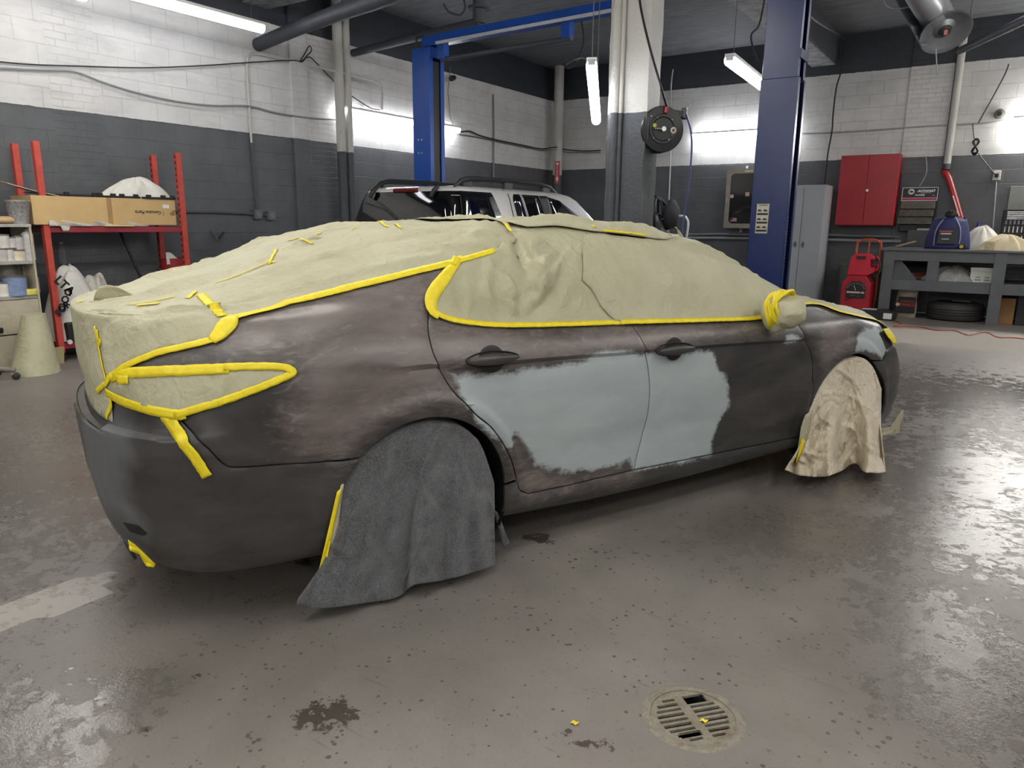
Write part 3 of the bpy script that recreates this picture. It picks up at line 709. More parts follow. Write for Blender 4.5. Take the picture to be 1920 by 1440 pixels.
PRIMER += [
 uvs([(850, 697), (905, 702), (960, 696), (1090, 680), (1115, 658), (1145, 655), (1216, 662), (1340, 657), (1346, 682), (1364, 708), (1368, 760), (1362, 775), (1346, 798), (1336, 828), (1336, 856), (1191, 884), (1180, 866), (1130, 880), (1062, 887), (1004, 874), (990, 850), (966, 812), (957, 848), (900, 800), (866, 750)]),
 uvs([(1470, 628), (1486, 624), (1497, 631), (1502, 636), (1497, 643), (1471, 645)]),
 uvs([(1600, 650), (1606, 630), (1618, 616), (1640, 611), (1660, 618), (1673, 634), (1668, 655), (1652, 676), (1636, 662), (1618, 657), (1598, 662)]),
]
PRIMER2 += [
 uvs([(150, 900), (160, 780), (215, 760), (250, 790), (268, 815), (262, 850), (242, 890), (250, 940), (275, 985), (270, 1010), (240, 990), (190, 950)]),
]
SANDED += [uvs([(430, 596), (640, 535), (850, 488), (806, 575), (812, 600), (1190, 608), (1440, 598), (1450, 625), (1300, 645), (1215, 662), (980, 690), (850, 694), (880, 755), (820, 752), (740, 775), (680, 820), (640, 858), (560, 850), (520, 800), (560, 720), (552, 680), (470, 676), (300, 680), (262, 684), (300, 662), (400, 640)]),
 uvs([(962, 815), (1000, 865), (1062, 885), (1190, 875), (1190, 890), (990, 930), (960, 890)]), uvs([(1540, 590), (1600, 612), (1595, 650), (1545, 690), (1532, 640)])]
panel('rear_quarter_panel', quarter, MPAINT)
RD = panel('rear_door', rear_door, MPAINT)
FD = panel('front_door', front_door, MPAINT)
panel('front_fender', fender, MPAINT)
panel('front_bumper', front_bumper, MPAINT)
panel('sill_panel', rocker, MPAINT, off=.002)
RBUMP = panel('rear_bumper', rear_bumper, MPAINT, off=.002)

# ------------------------------------------------ inner shell of the whole body (both sides), open at the wheels
s_ = np.linspace(-SCAP, LEN+SCAP, 150); v_ = np.concatenate([np.linspace(.2, 1.06, 30), np.linspace(1.1, 1.96, 16)])
gs_, gv_ = np.meshgrid(s_, v_); n_ = N0(gs_, gv_); p_ = P0(gs_, gv_)-n_*.016
R_ = right(p_); L_ = left(p_); ny_, nx_ = gs_.shape
VV = np.concatenate([R_.reshape(-1, 3), L_.reshape(-1, 3)]); F_ = []
for j in range(ny_-1):
    for i in range(nx_-1):
        c = p_[j:j+2, i:i+2].reshape(-1, 3).mean(0)
        if any(math.hypot(c[0]-w_, c[2]-WZ) < ARCH+.055 for w_ in WX): continue
        a = j*nx_+i; F_.append((a, a+nx_, a+nx_+1, a+1)); b = a+ny_*nx_; F_.append((b, b+1, b+nx_+1, b+nx_))
mesh_obj('body_shell', VV, F_, MPAINT, CAR, 40, {'primer': np.full(len(VV), -1.), 'guide': np.full(len(VV), -1.), 'sanded': np.full(len(VV), -1.)})
MBL2 = M('0d0d0e', .8)
mb = MB(); mb.add([c2w(p) for p in [(-.9, -.7, .26), (3.5, -.7, .24), (3.5, .7, .24), (-.9, .7, .26)]], [(0, 1, 2, 3)]); mb.build('underbody', MBL2, CAR)
# the far side painted skin: mirror of the shell at full size is not needed; wheels and liners
for w_ in WX:
    for sd_ in (-1, 1):
        mb = MB(); pr_ = []
        for i in range(25):
            a = math.radians(-25+230*i/24); pr_.append((w_+(ARCH+.02)*math.cos(a), WZ+(ARCH+.02)*math.sin(a)))
        ypos = (.885, .62)
        v = [c2w((x, sd_*yy, max(z, .12))) for x, z in pr_ for yy in ypos]; n = len(pr_)
        mb.add(v, [(2*i, 2*i+1, 2*i+3, 2*i+2) for i in range(n-1)]+[tuple(2*i+1 for i in range(n))])
        mb.build('wheel_liner', MBL2, CAR, smooth=50)
        ty = MB(); ax = CR@np.array([0, 1, 0]); c0 = c2w((w_, sd_*.775, WZ))
        ty.lathe([(.235, -.105), (.27, -.112), (.315, -.105), (.332, -.085), (.335, 0), (.332, .085), (.315, .105), (.27, .112), (.235, .105)], c0, ax, 44)
        T_ = ty.build('tyre', MRUB, CAR, smooth=True)
        rm = MB(); rm.lathe([(.235, .10*sd_), (.228, .085*sd_), (.20, .06*sd_), (.06, .075*sd_), (.0, .078*sd_)], c0, ax, 30)
        rm.build('rim', M('55585b', .35, spec=.6), CAR, smooth=True)

# ------------------------------------------------ door handles
def handle(px, py, parent):
    s, v = uv(px, py); n = N0(np.array(s), np.array(v)); c = right(P0(s, v)+n*.005); nw = np.array([n[0], -n[1], n[2]])@CR.T
    fx = CR@np.array([1, 0, 0]); nw = nw-fx*(nw@fx); nw /= np.linalg.norm(nw); up = np.cross(nw, fx); up = up if up[2] > 0 else -up
    def at(a, b, d): return c+fx*a+up*b+nw*d
    cup = MB(); cup.blob((0, 0, 0), (1, 1, 1), 20, 10); cup.v = [tuple(at(p[0]*.060+.0, p[1]*.056, p[2]*.004+.0008)) for p in cup.v]
    cu = cup.build('handle_cup', MBLACK, parent, smooth=True)
    rm = MB(); pts = [at(.118*math.cos(t)*(1 if math.cos(t) < 0 else 1.06), .031*math.sin(t)*(1-.25*max(0, math.cos(t))), .003) for t in np.linspace(0, 2*math.pi, 41)]
    rm.tube(pts, .0035, 6, cap=False); rm.build('handle_surround', MBLACK, cu, smooth=True)
    h = MB(); n = 26; prof = []
    for i in range(n+1):
        t = i/n; a = -.112+.228*t; env = (math.sin(math.pi*min(max(t, 0.02), .98))**.45)
        for q in range(12):
            w = 2*math.pi*q/12; prof.append(tuple(at(a, math.cos(w)*.026*env*(1-.30*t)-.003, .018+.018*env+math.sin(w)*.014*env)))
    h.add(prof, [(i*12+q, i*12+(q+1) % 12, (i+1)*12+(q+1) % 12, (i+1)*12+q) for i in range(n) for q in range(12)])
    ho = h.build('door_handle', MPAINT, parent, smooth=True)
    for an in ('primer', 'guide', 'sanded'): ho.data.attributes.new(an, 'FLOAT', 'POINT').data.foreach_set('value', np.full(len(ho.data.vertices), -1., np.float32))
handle(921, 673, RD); handle(1262, 654, FD)
# rear bumper: dark slotted insert low on the corner and black lower valance
mb = MB(); sl = uvs([(232, 978), (262, 985), (278, 1000), (270, 1004), (245, 996)])
V, F = cdt(sl, .02); mesh_obj('reflector_recess', right(PB(V[:, 0], V[:, 1], .004)), F, MBLACK, RBUMP)
lw = [(s, .2) for s in np.linspace(-SCAP, -.62, 26)]
bot = right(PB(np.array([p[0] for p in lw]), np.full(26, .205), -.01)); low = bot-np.array([0, 0, .07])-(CR@np.array([-.02, .05, 0]))*1.0
vv = list(bot)+list(low); mb = MB().add(vv, [(i, i+1, 27+i, 26+i) for i in range(25)]); mb.build('lower_valance', MBLACK, RBUMP, solid=.01)
# ================================================================== masking paper, tape, cloths
k = Nodes('masking_paper'); O = k.obj()
n1 = k.noise(O, 3, 6, .6); n2 = k.noise(O, 45, 4, .6)
vo = k.n('ShaderNodeTexVoronoi', feature='DISTANCE_TO_EDGE', i_Scale=11.0); k.l(O, vo.inputs['Vector'])
vo2 = k.n('ShaderNodeTexVoronoi', i_Scale=23.0); 
wv = k.n('ShaderNodeVectorMath', operation='ADD'); nz = k.n('ShaderNodeTexNoise', i_Scale=6.0); k.l(O, nz.inputs['Vector']); k.l(O, wv.inputs[0])
sc_ = k.n('ShaderNodeVectorMath', operation='SCALE'); sc_.inputs['Scale'].default_value = .12; k.l(nz.outputs['Color'], sc_.inputs[0]); k.l(sc_.outputs[0], wv.inputs[1]); k.l(wv.outputs[0], vo2.inputs['Vector'])
c = k.mix(k.ramp(n1, .3, .7), lin('aca88a'), lin('bfbb9f')); c = k.mix(k.math('MULTIPLY', k.ramp(n2, .5, .8), .2), c, lin('a19d80'))
k.l(c, k.b.inputs['Base Color']); k.b.inputs['Roughness'].default_value = .55
hh = k.math('ADD', k.math('MULTIPLY', vo2.outputs['Distance'], .55), k.math('MULTIPLY', n1, .8))
b1 = k.bump(hh, .4, .02); k.l(k.bump(k.noise(O, 9, 6, .65, 1.2), .55, .025, b1), k.b.inputs['Normal'])
MPAPER = k.m
k = Nodes('masking_tape'); O = k.obj()
k.l(k.mix(k.ramp(k.noise(O, 30, 4), .35, .7), lin('e6cf12'), lin('f3e02c')), k.b.inputs['Base Color']); k.b.inputs['Roughness'].default_value = .45
k.l(k.bump(k.noise(O, 70, 4), .3, .008), k.b.inputs['Normal']); MTAPE = k.m

MASK = thing('masking_cover', 'olive masking paper taped over the windows, roof, boot and bonnet of the saloon', 'masking paper', (CX, CY, .7))
MASK['_o'] = [float(CX), float(CY), .7]
class Sheet:
    def __init__(s, poly, base, creases, fade=.07):
        s.poly, s.base, s.fade = poly, base, fade; s.c = creases
    def h(s, V, ed=None):
        if ed is None: ed = edist(V, s.poly)
        d = np.zeros(len(V))
        for cx, cy, th, ln, w, a in s.c:
            u_ = (V[:, 0]-cx)*math.cos(th)+(V[:, 1]-cy)*math.sin(th); t_ = -(V[:, 0]-cx)*math.sin(th)+(V[:, 1]-cy)*math.cos(th)
            ww = w*(1-.65*np.clip(np.abs(u_)/ln, 0, 1)); d += a*np.clip(1-np.abs(t_)/ww, 0, 1)*sstep(1.15-np.abs(u_)/ln)
        return s.base+sstep(ed/s.fade)*d
def creases(n, s0, s1, v0, v1, th, dth, ln, w, a, seed, bias=.5, K=1.7):
    r = np.random.RandomState(seed); out = []
    for _ in range(n):
        out.append((r.uniform(s0, s1), r.uniform(v0, v1), math.radians(th+r.uniform(-dth, dth)), r.uniform(*ln), r.uniform(*w), K*r.uniform(*a)*(1 if r.rand() < bias else -.6)))
    return out
def crease_px(a, b, w, amp):
    (s0, v0), (s1, v1) = uv(*a), uv(*b); return ((s0+s1)/2, (v0+v1)/2, math.atan2(v1-v0, s1-s0), math.hypot(s1-s0, v1-v0)/2, w, amp*1.25)
def sheet(name, sh, mirror=True, step=.017):
    V, F = cdt(sh.poly, step, .25); h = sh.h(V); p = P0(V[:, 0], V[:, 1])+N0(V[:, 0], V[:, 1])*h[:, None]
    R_ = right(p); n = len(V)
    VV, FF = R_, list(F)
    if mirror: VV = np.concatenate([R_, left(p)]); FF += [tuple(i+n for i in f[::-1]) for f in F]
    o = mesh_obj(name, VV, FF, MPAPER, MASK, 60)
    bm = bmesh.new(); bm.from_mesh(o.data); bmesh.ops.remove_doubles(bm, verts=bm.verts, dist=.0009); bmesh.ops.recalc_face_normals(bm, faces=bm.faces); bm.to_mesh(o.data); bm.free()
    fin(o, 60, solid=.0012); return o
def sx(x): return x-XCR
A_edge = spl(uvs([(190, 809), (213, 762), (205, 735), (206, 712)]), 3)+spl(uvs([(206, 712), (230, 692), (252, 680), (300, 661), (350, 650), (400, 637)]), 5)[1:]+uvs([(416, 622), (428, 608), (440, 598)])+spl(uvs([(440, 598), (540, 569), (640, 544), (740, 520), (845, 494), (925, 471), (965, 455), (985, 432)]), 4)[1:]
A_edge = [(a, max(b, .782)) if a < -.25 else (a, b) for a, b in A_edge]
SA = Sheet([(-SCAP, .782), (-.80, .782), (min(-.62, A_edge[0][0]-.03), .782)]+A_edge+[(sx(.75), 1.62), (sx(.72), 1.96), (-SCAP, 1.96)], .006,
    creases(70, -.35, 1.35, 1.1, 1.85, 4, 12, (.2, .6), (.015, .035), (.002, .0075), 3)
    +creases(26, -.6, .1, .8, 1.15, 60, 40, (.05, .16), (.015, .035), (.003, .009), 5)
    +creases(18, .6, 1.5, 1.2, 1.75, 25, 30, (.08, .2), (.02, .05), (.004, .010), 8)
    +[crease_px((260, 560), (420, 520), .10, .02), crease_px((480, 500), (650, 435), .05, .012), crease_px((620, 455), (760, 415), .06, .018), crease_px((520, 478), (600, 460), .05, .014), crease_px((860, 445), (960, 440), .05, .02), crease_px((300, 610), (420, 585), .05, .012), crease_px((230, 640), (330, 600), .04, .010)])
sheet('rear_sheet', SA)
B_low = spl(uvs([(812, 592), (850, 603), (900, 611), (950, 615), (1050, 613), (1170, 609), (1205, 607)]), 4)
SB = Sheet(uvs([(935, 466), (850, 500), (828, 522), (810, 552), (803, 574)])+B_low+uvs([(1190, 540), (1150, 470), (1130, 432), (1060, 424), (985, 428), (950, 440)]), .008,
    [crease_px((955, 440), (985, 520), .035, -.022), crease_px((960, 440), (1040, 475), .04, .028), crease_px((985, 485), (1010, 525), .03, .028), crease_px((1040, 470), (985, 540), .045, .026), crease_px((1060, 475), (968, 595), .05, .030),
     crease_px((1000, 440), (1055, 480), .03, -.02), crease_px((1090, 450), (1040, 600), .05, .012), crease_px((930, 500), (968, 595), .05, .022), crease_px((905, 510), (920, 600), .045, .014), crease_px((870, 510), (880, 600), .04, .012), crease_px((845, 520), (870, 600), .03, -.008),
     crease_px((1010, 540), (980, 560), .03, -.02), crease_px((930, 455), (900, 560), .04, .010), crease_px((1000, 525), (1055, 475), .03, -.018), crease_px((945, 560), (968, 597), .02, .016), crease_px((990, 590), (1060, 540), .03, -.01)]
    +creases(26, sx(.25), sx(1.1), 1.1, 1.4, 70, 60, (.03, .1), (.012, .03), (.003, .010), 21), .045)
sheet('rear_window_sheet', SB, False, .013)
C_left = uvs([(1120, 441), (1092, 446), (1088, 462), (1090, 500), (1089, 528), (1106, 544), (1122, 574), (1138, 592), (1152, 604), (1164, 607)])
C_low = uvs([(1190, 607), (1300, 605), (1400, 602), (1446, 596)])
SCS = Sheet(C_left+C_low+[(sx(2.30), 1.06), (sx(2.40), 1.10), (sx(2.48), 1.34), (sx(2.50), 1.96), (sx(1.5), 1.96)]+uvs([(1260, 447), (1205, 452), (1150, 446)]), .014,
    creases(110, sx(.9), sx(2.35), 1.08, 1.9, 20, 90, (.025, .09), (.012, .03), (.002, .007), 31)
    +[crease_px((1250, 470), (1420, 480), .09, -.018), crease_px((1330, 480), (1360, 560), .03, .012), crease_px((1380, 490), (1440, 580), .06, .014), crease_px((1290, 455), (1330, 490), .04, .012), crease_px((1400, 560), (1440, 590), .03, -.008)], .03)
sheet('windscreen_sheet', SCS, True, .016)
SD = Sheet(spl(uvs([(948, 424), (985, 433), (1040, 431), (1085, 437), (1125, 442), (1205, 451), (1245, 455), (1276, 450)]), 3)+[(sx(1.62), 1.50), (sx(1.62), 1.96), (sx(.6), 1.96), (sx(.62), 1.5)], .022,
    creases(46, sx(.6), sx(1.6), 1.36, 1.9, 10, 50, (.05, .16), (.02, .05), (.004, .011), 41, .75)
    +[crease_px((1130, 432), (1240, 440), .05, .018), crease_px((1240, 445), (1275, 447), .03, .03), crease_px((990, 425), (1070, 415), .05, .012)], .03)
sheet('roof_sheet', SD)
E_edge = spl(uvs([(1490, 560), (1510, 569), (1535, 573), (1572, 586), (1610, 595), (1640, 602), (1667, 616)]), 4)
SE = Sheet(E_edge+[(LEN+.55, 1.04), (LEN+SCAP, 1.04), (LEN+SCAP, 1.96), (sx(2.36), 1.96), (sx(2.36), 1.2), (sx(2.34), 1.1)], .007, creases(40, sx(2.4), sx(3.5), 1.1, 1.9, 5, 40, (.06, .2), (.02, .04), (.002, .006), 51))
sheet('bonnet_sheet', SE)

def strip(parent, px, w, off=.012, sh=None, name='masking_tape', taper=None, pts=None, m=None):
    pl_ = uvs(px) if pts is None else pts
    if parent is MASK: pl_ = [(a, max(b, .784)) if a < -.25 else (a, b) for a, b in pl_]
    path = dens(pl_, .011); V = np.array(path)
    h = sh.h(V)+.005 if sh is not None else np.full(len(V), off)
    n = N0(V[:, 0], V[:, 1]); c = P0(V[:, 0], V[:, 1])+n*(h+(detail(P0(V[:, 0], V[:, 1])) if sh is None else 0))[:, None]
    t = np.gradient(c, axis=0); sd = np.cross(n, t); sd /= np.maximum(np.linalg.norm(sd, axis=1, keepdims=True), 1e-9)
    rr = np.random.RandomState(len(V)); jl = rr.uniform(-1, 1, (len(V), 2))*.0012
    W = w if np.isscalar(w) else np.interp(np.linspace(0, 1, len(V)), np.linspace(0, 1, len(w)), w)
    W = np.broadcast_to(W, len(V))
    rows = []
    for kk in (-1, -.33, .33, 1):
        rows.append(c+sd*((W/2*kk)+jl[:, (0 if kk < 0 else 1)]*abs(kk))[:, None]+n*(.0008*(1-abs(kk))))
    g = np.stack(rows, 1).reshape(-1, 3); nn = len(V)
    F = [(4*i+q, 4*i+q+1, 4*i+q+5, 4*i+q+4) for i in range(nn-1) for q in range(3)]
    o = mesh_obj(name, right(g), F, m or MTAPE, parent, 60); fin(o, 60, solid=.0008); return o
T_ = lambda px, w, **kw: strip(MASK, px, w, **kw)
T_(spl([(206, 712), (230, 693), (252, 681), (300, 662), (350, 651), (400, 639), (410, 634)], 3), .024, off=.0115)
T_([(398, 642), (414, 627), (427, 612), (441, 597)], [.03, .06, .06, .03], off=.0125)
T_([(436, 600), (540, 570), (640, 545), (740, 521), (846, 495)], .030, off=.011)
T_([(840, 497), (880, 486), (926, 473)], .026, off=.0125)
T_(spl([(858, 492), (835, 520), (813, 549), (806, 570), (811, 586), (822, 595)], 4), [.03, .045, .055, .055, .045, .03], off=.0125)
T_(spl([(808, 582), (830, 596), (860, 604), (905, 610), (950, 612), (1050, 610), (1165, 606)], 3), .024, off=.0125)
T_([(1160, 607), (1190, 606), (1300, 604), (1400, 601), (1444, 595)], .025, off=.0185)
T_([(183, 612), (190, 650), (197, 685), (205, 716)], .012, sh=SA)
T_([(186, 618), (189, 640)], .022, sh=SA)
T_([(190, 646), (196, 636)], .02, sh=SA)
T_([(188, 733), (205, 718), (216, 702)], .02, off=.013)
T_([(211, 742), (214, 758), (206, 778), (200, 795)], .022, off=.011)
T_([(377, 555), (397, 578), (417, 598)], .034, sh=SA)
T_([(396, 577), (404, 583)], .05, sh=SA)
for pth, w_ in (([(148, 571), (158, 568)], .022), ([(258, 577), (300, 572)], .02), ([(240, 576), (330, 560)], .008), ([(352, 563), (368, 551)], .02), ([(405, 534), (500, 497), (512, 490)], .006), ([(505, 497), (524, 477)], .014), ([(506, 494), (520, 493)], .014), ([(568, 466), (590, 463)], .012), ([(592, 445), (596, 438)], .016), ([(540, 455), (556, 448)], .016), ([(694, 429), (752, 433)], .012), ([(660, 440), (672, 436)], .014), ([(845, 496), (866, 486)], .03)):
    T_(pth, w_, sh=SA)
T_([(856, 486), (848, 500)], .03, off=.0145)
T_([(942, 428), (950, 436), (956, 446)], .018, sh=SD)
T_([(1127, 441), (1160, 444), (1206, 449)], .018, sh=SD)
T_([(1108, 432), (1112, 436)], .018, sh=SD)
T_([(1178, 413), (1181, 409)], .014, sh=SD); T_([(905, 408), (911, 405)], .014, sh=SD)
T_(spl([(1500, 571), (1535, 573), (1572, 586), (1610, 595), (1640, 602), (1666, 615)], 3), [.03, .022, .022, .018, .016, .014], off=.0115)
# loose flap of paper standing up at the back edge of the boot
def flap(px_a, px_b, sh, h, name='paper_flap'):
    a, b = np.array(uv(*px_a)), np.array(uv(*px_b)); n = 16; v = []; rows = 5
    for j in range(rows):
        for i in range(n+1):
            t = i/n; q = a+(b-a)*t; e = h*math.sin(math.pi*t)**.8*j/(rows-1)
            p = P0(*q)+N0(np.array(q[0]), np.array(q[1]))*(sh.h(q[None])[0]+e); p = right(p)
            v.append(p+np.array([.0, .0, 0])-CR@np.array([.02, 0, 0])*(j/(rows-1))**2)
    F = [(j*(n+1)+i, j*(n+1)+i+1, (j+1)*(n+1)+i+1, (j+1)*(n+1)+i) for j in range(rows-1) for i in range(n)]
    o = mesh_obj(name, v, F, MPAPER, MASK, 60); fin(o, 60, solid=.0012)
flap((187, 566), (262, 556), SA, .055); flap((575, 462), (608, 450), SA, .02); flap((940, 408), (960, 408), SD, .02); flap((1262, 446), (1279, 452), SD, .03)

# ---- rear lamp mask
TL = thing('taillight_mask', 'olive paper and yellow tape mask over the right rear lamp', 'masking paper', tuple(right(P0(*uv(350, 735)))))
tlp = spl(uvs([(207, 716), (230, 702), (300, 697), (400, 693), (500, 688), (540, 690), (550, 698), (540, 706), (480, 730), (420, 752), (330, 781), (250, 760), (209, 745), (205, 730)]), 3)
STL = Sheet(tlp, .007, creases(34, *sorted((uv(215, 730)[0], uv(520, 700)[0])), .82, .96, 70, 70, (.02, .07), (.008, .022), (.002, .008), 61), .03)
V, F = cdt(tlp, .013, .2); mo = mesh_obj('mask_paper', right(P0(V[:, 0], V[:, 1])+N0(V[:, 0], V[:, 1])*STL.h(V)[:, None]), F, MPAPER, TL, 60); fin(mo, 60, solid=.0012)
strip(TL, spl([(212, 708), (240, 700), (300, 697), (390, 694), (430, 692)], 3), .036, off=.0115)
strip(TL, spl([(420, 690), (480, 688), (525, 689), (544, 694), (548, 699), (535, 707), (480, 729), (420, 751), (330, 778)], 4), .026, off=.0125)
strip(TL, spl([(204, 733), (230, 749), (280, 766), (335, 777), (350, 775)], 4), .034, off=.0115)
strip(TL, [(225, 712), (246, 712)], .03, off=.0125)
strip(TL, [(313, 775), (345, 826), (390, 892)], [.05, .036, .036], off=.0105)
# ---- headlamp tape
HL = thing('headlight_tape', 'yellow tape patch over the right headlamp', 'masking tape', tuple(right(P0(*uv(1670, 630)))))
hp = uvs([(1653, 618), (1664, 616), (1680, 619), (1684, 632), (1683, 643), (1672, 644), (1662, 632)])
V, F = cdt(hp, .011, .2); sh_ = Sheet(hp, .008, creases(14, min(p[0] for p in hp), max(p[0] for p in hp), .8, 1.0, 60, 60, (.02, .05), (.006, .014), (.002, .005), 71), .02)
mo = mesh_obj('tape_layer', right(P0(V[:, 0], V[:, 1])+N0(V[:, 0], V[:, 1])*sh_.h(V)[:, None]), F, MTAPE, HL, 60); fin(mo, 60, solid=.0012)

# ---- wrapped door mirror
def CYp(px, py, yl):
    """photo ray met by the plane local y = -yl beside the car"""
    d = ray(px, py)@CR; e = (EYE-CT)@CR; return c2w(e+( -yl-e[1])/d[1]*d)
mc = CYp(1476, 583, 1.0)
MIR = thing('mirror_cover', 'crumpled paper and yellow tape wrapped round the right door mirror', 'masking paper', tuple(mc))
def lump(name, c, r, m, seed, nz=.10, parent=MIR):
    mb = MB(); mb.blob((0, 0, 0), r, 26, 18, nz, seed); rg = random.Random(seed)
    pl = [(Vector((rg.gauss(0, 1), rg.gauss(0, 1), rg.gauss(0, 1))).normalized(), rg.uniform(.75, .95)) for _ in range(16)]
    out = []
    for p in mb.v:
        p = Vector(p)
        for nn, dd in pl:
            q = Vector((nn[0]/r[0], nn[1]/r[1], nn[2]/r[2])); e = p.dot(q)
            if e > dd: p = p-Vector((nn[0]*r[0], nn[1]*r[1], nn[2]*r[2]))*(e-dd)*.85
        p = Vector(CR@np.array(p)); out.append((p[0]+c[0], p[1]+c[1], p[2]+c[2]))
    mb.v = out; return mb.build(name, m, parent, smooth=30)
lump('mirror_paper', CYp(1478, 584, 1.0), (.085, .10, .088), MPAPER, 5)
lump('arm_paper', CYp(1455, 590, .93), (.058, .09, .098), MPAPER, 9)
lump('hanging_paper', CYp(1458, 610, .94), (.05, .04, .05), MPAPER, 12)
for i in range(7):
    c = CYp(1452+4.2*i, 583-1.2*i, .935+.009*i); mb = MB(); a0 = .25*math.sin(i*2.1); rr = .094-.002*abs(i-2)
    pts = []
    for t in np.linspace(0, 2*math.pi, 33):
        l_ = np.array([math.cos(t)*(.066+.02*(i > 3)), math.sin(a0)*math.sin(t)*.05+.012*math.sin(3*t+i), math.sin(t)*rr]); pts.append(c+CR@l_)
    mb.tube(pts, .0085, 6, cap=False); mb.build('masking_tape', MTAPE, MIR, smooth=True)

# ---- paper hanging in the wheel arches and tape under the bumpers
def px_sheet(name, cols, yl, m, parent=None, folds=.006, solid=.0015, nt=10):
    mb = MB(); n = len(cols)-1
    def f(u_, t):
        q = u_*n; i = min(int(q), n-1); w_ = q-i
        a = np.array(cols[i][0])*(1-w_)+np.array(cols[i+1][0])*w_; b = np.array(cols[i][1])*(1-w_)+np.array(cols[i+1][1])*w_
        p = a*(1-t)+b*t; return tuple(CYp(p[0], p[1], yl+folds*math.sin(9*t+7*u_)*t))
    mb.grid(f, 3*n, nt); return mb.build(name, m, parent, smooth=50, solid=solid)
AR = thing('arch_masking', 'paper and yellow tape strip hanging from the rear arch beside the grey towel', 'masking paper', tuple(CYp(610, 990, .9)))
px_sheet('arch_paper', [((636, 905), (600, 1080)), ((645, 908), (617, 1065)), ((641, 925), (630, 1035))], .915, MPAPER, AR)
px_sheet('masking_tape', [((632, 922), (595, 1082)), ((640, 915), (608, 1076))], .922, MTAPE, AR)
AF = thing('arch_masking', 'paper strip with yellow tape hanging behind the beige cloth at the front arch', 'masking paper', tuple(CYp(1500, 830, .9)))
px_sheet('arch_paper', [((1524, 768), (1508, 868)), ((1510, 778), (1497, 862)), ((1502, 800), (1495, 850))], .93, MPAPER, AF)
px_sheet('masking_tape', [((1504, 822), (1492, 868)), ((1510, 826), (1498, 870))], .945, MTAPE, AF)
BT = px_sheet('tape_scrap', [((240, 1012), (243, 1032)), ((252, 1020), (262, 1040)), ((268, 1035), (275, 1062)), ((292, 1058), (288, 1064))], .72, MTAPE)
tag(BT, 'crumpled yellow tape hanging under the rear bumper corner', 'masking tape')
BF = px_sheet('paper_scrap', [((1652, 805), (1650, 818)), ((1670, 800), (1672, 818)), ((1690, 770), (1688, 812)), ((1694, 768), (1693, 790))], .78, MPAPER)
tag(BF, 'paper and tape hanging under the front bumper corner', 'masking paper')

# ---- cloths over the wheels
k = Nodes('grey_towel'); O = k.obj(); n1 = k.noise(O, 9, 6, .7, .8); n2 = k.noise(O, 160, 3, .7); n3 = k.noise(O, 30, 5, .75)
c = k.mix(k.ramp(n1, .3, .7), lin('3a3b3d'), lin('6a6b6e')); c = k.mix(k.math('MULTIPLY', k.ramp(n2, .45, .75), .75), c, lin('87888b')); c = k.mix(k.math('MULTIPLY', k.ramp(n3, .52, .7), .4), c, lin('3b3c3f'))
k.l(c, k.b.inputs['Base Color']); k.b.inputs['Roughness'].default_value = .95; k.b.inputs['Sheen Weight'].default_value = .3
b1 = k.bump(n2, .9, .006); k.l(k.bump(n3, .5, .01, b1), k.b.inputs['Normal']); MTOWEL = k.m
k = Nodes('drop_cloth'); O = k.obj(); n1 = k.noise(O, 4, 6, .65); n2 = k.noise(O, 11, 7, .7, .8)
c = k.mix(k.ramp(n1, .3, .7), lin('d8ccb4'), lin('e6dcc7')); c = k.mix(k.math('MULTIPLY', k.ramp(n2, .58, .78), .4), c, lin('a89b80'))
k.l(c, k.b.inputs['Base Color']); k.b.inputs['Roughness'].default_value = .9; b1 = k.bump(k.noise(O, 9, 6, .6, 2.2), 1.0, .03); k.l(k.bump(k.noise(O, 300, 2), .3, .002, b1), k.b.inputs['Normal']); MDROP = k.m
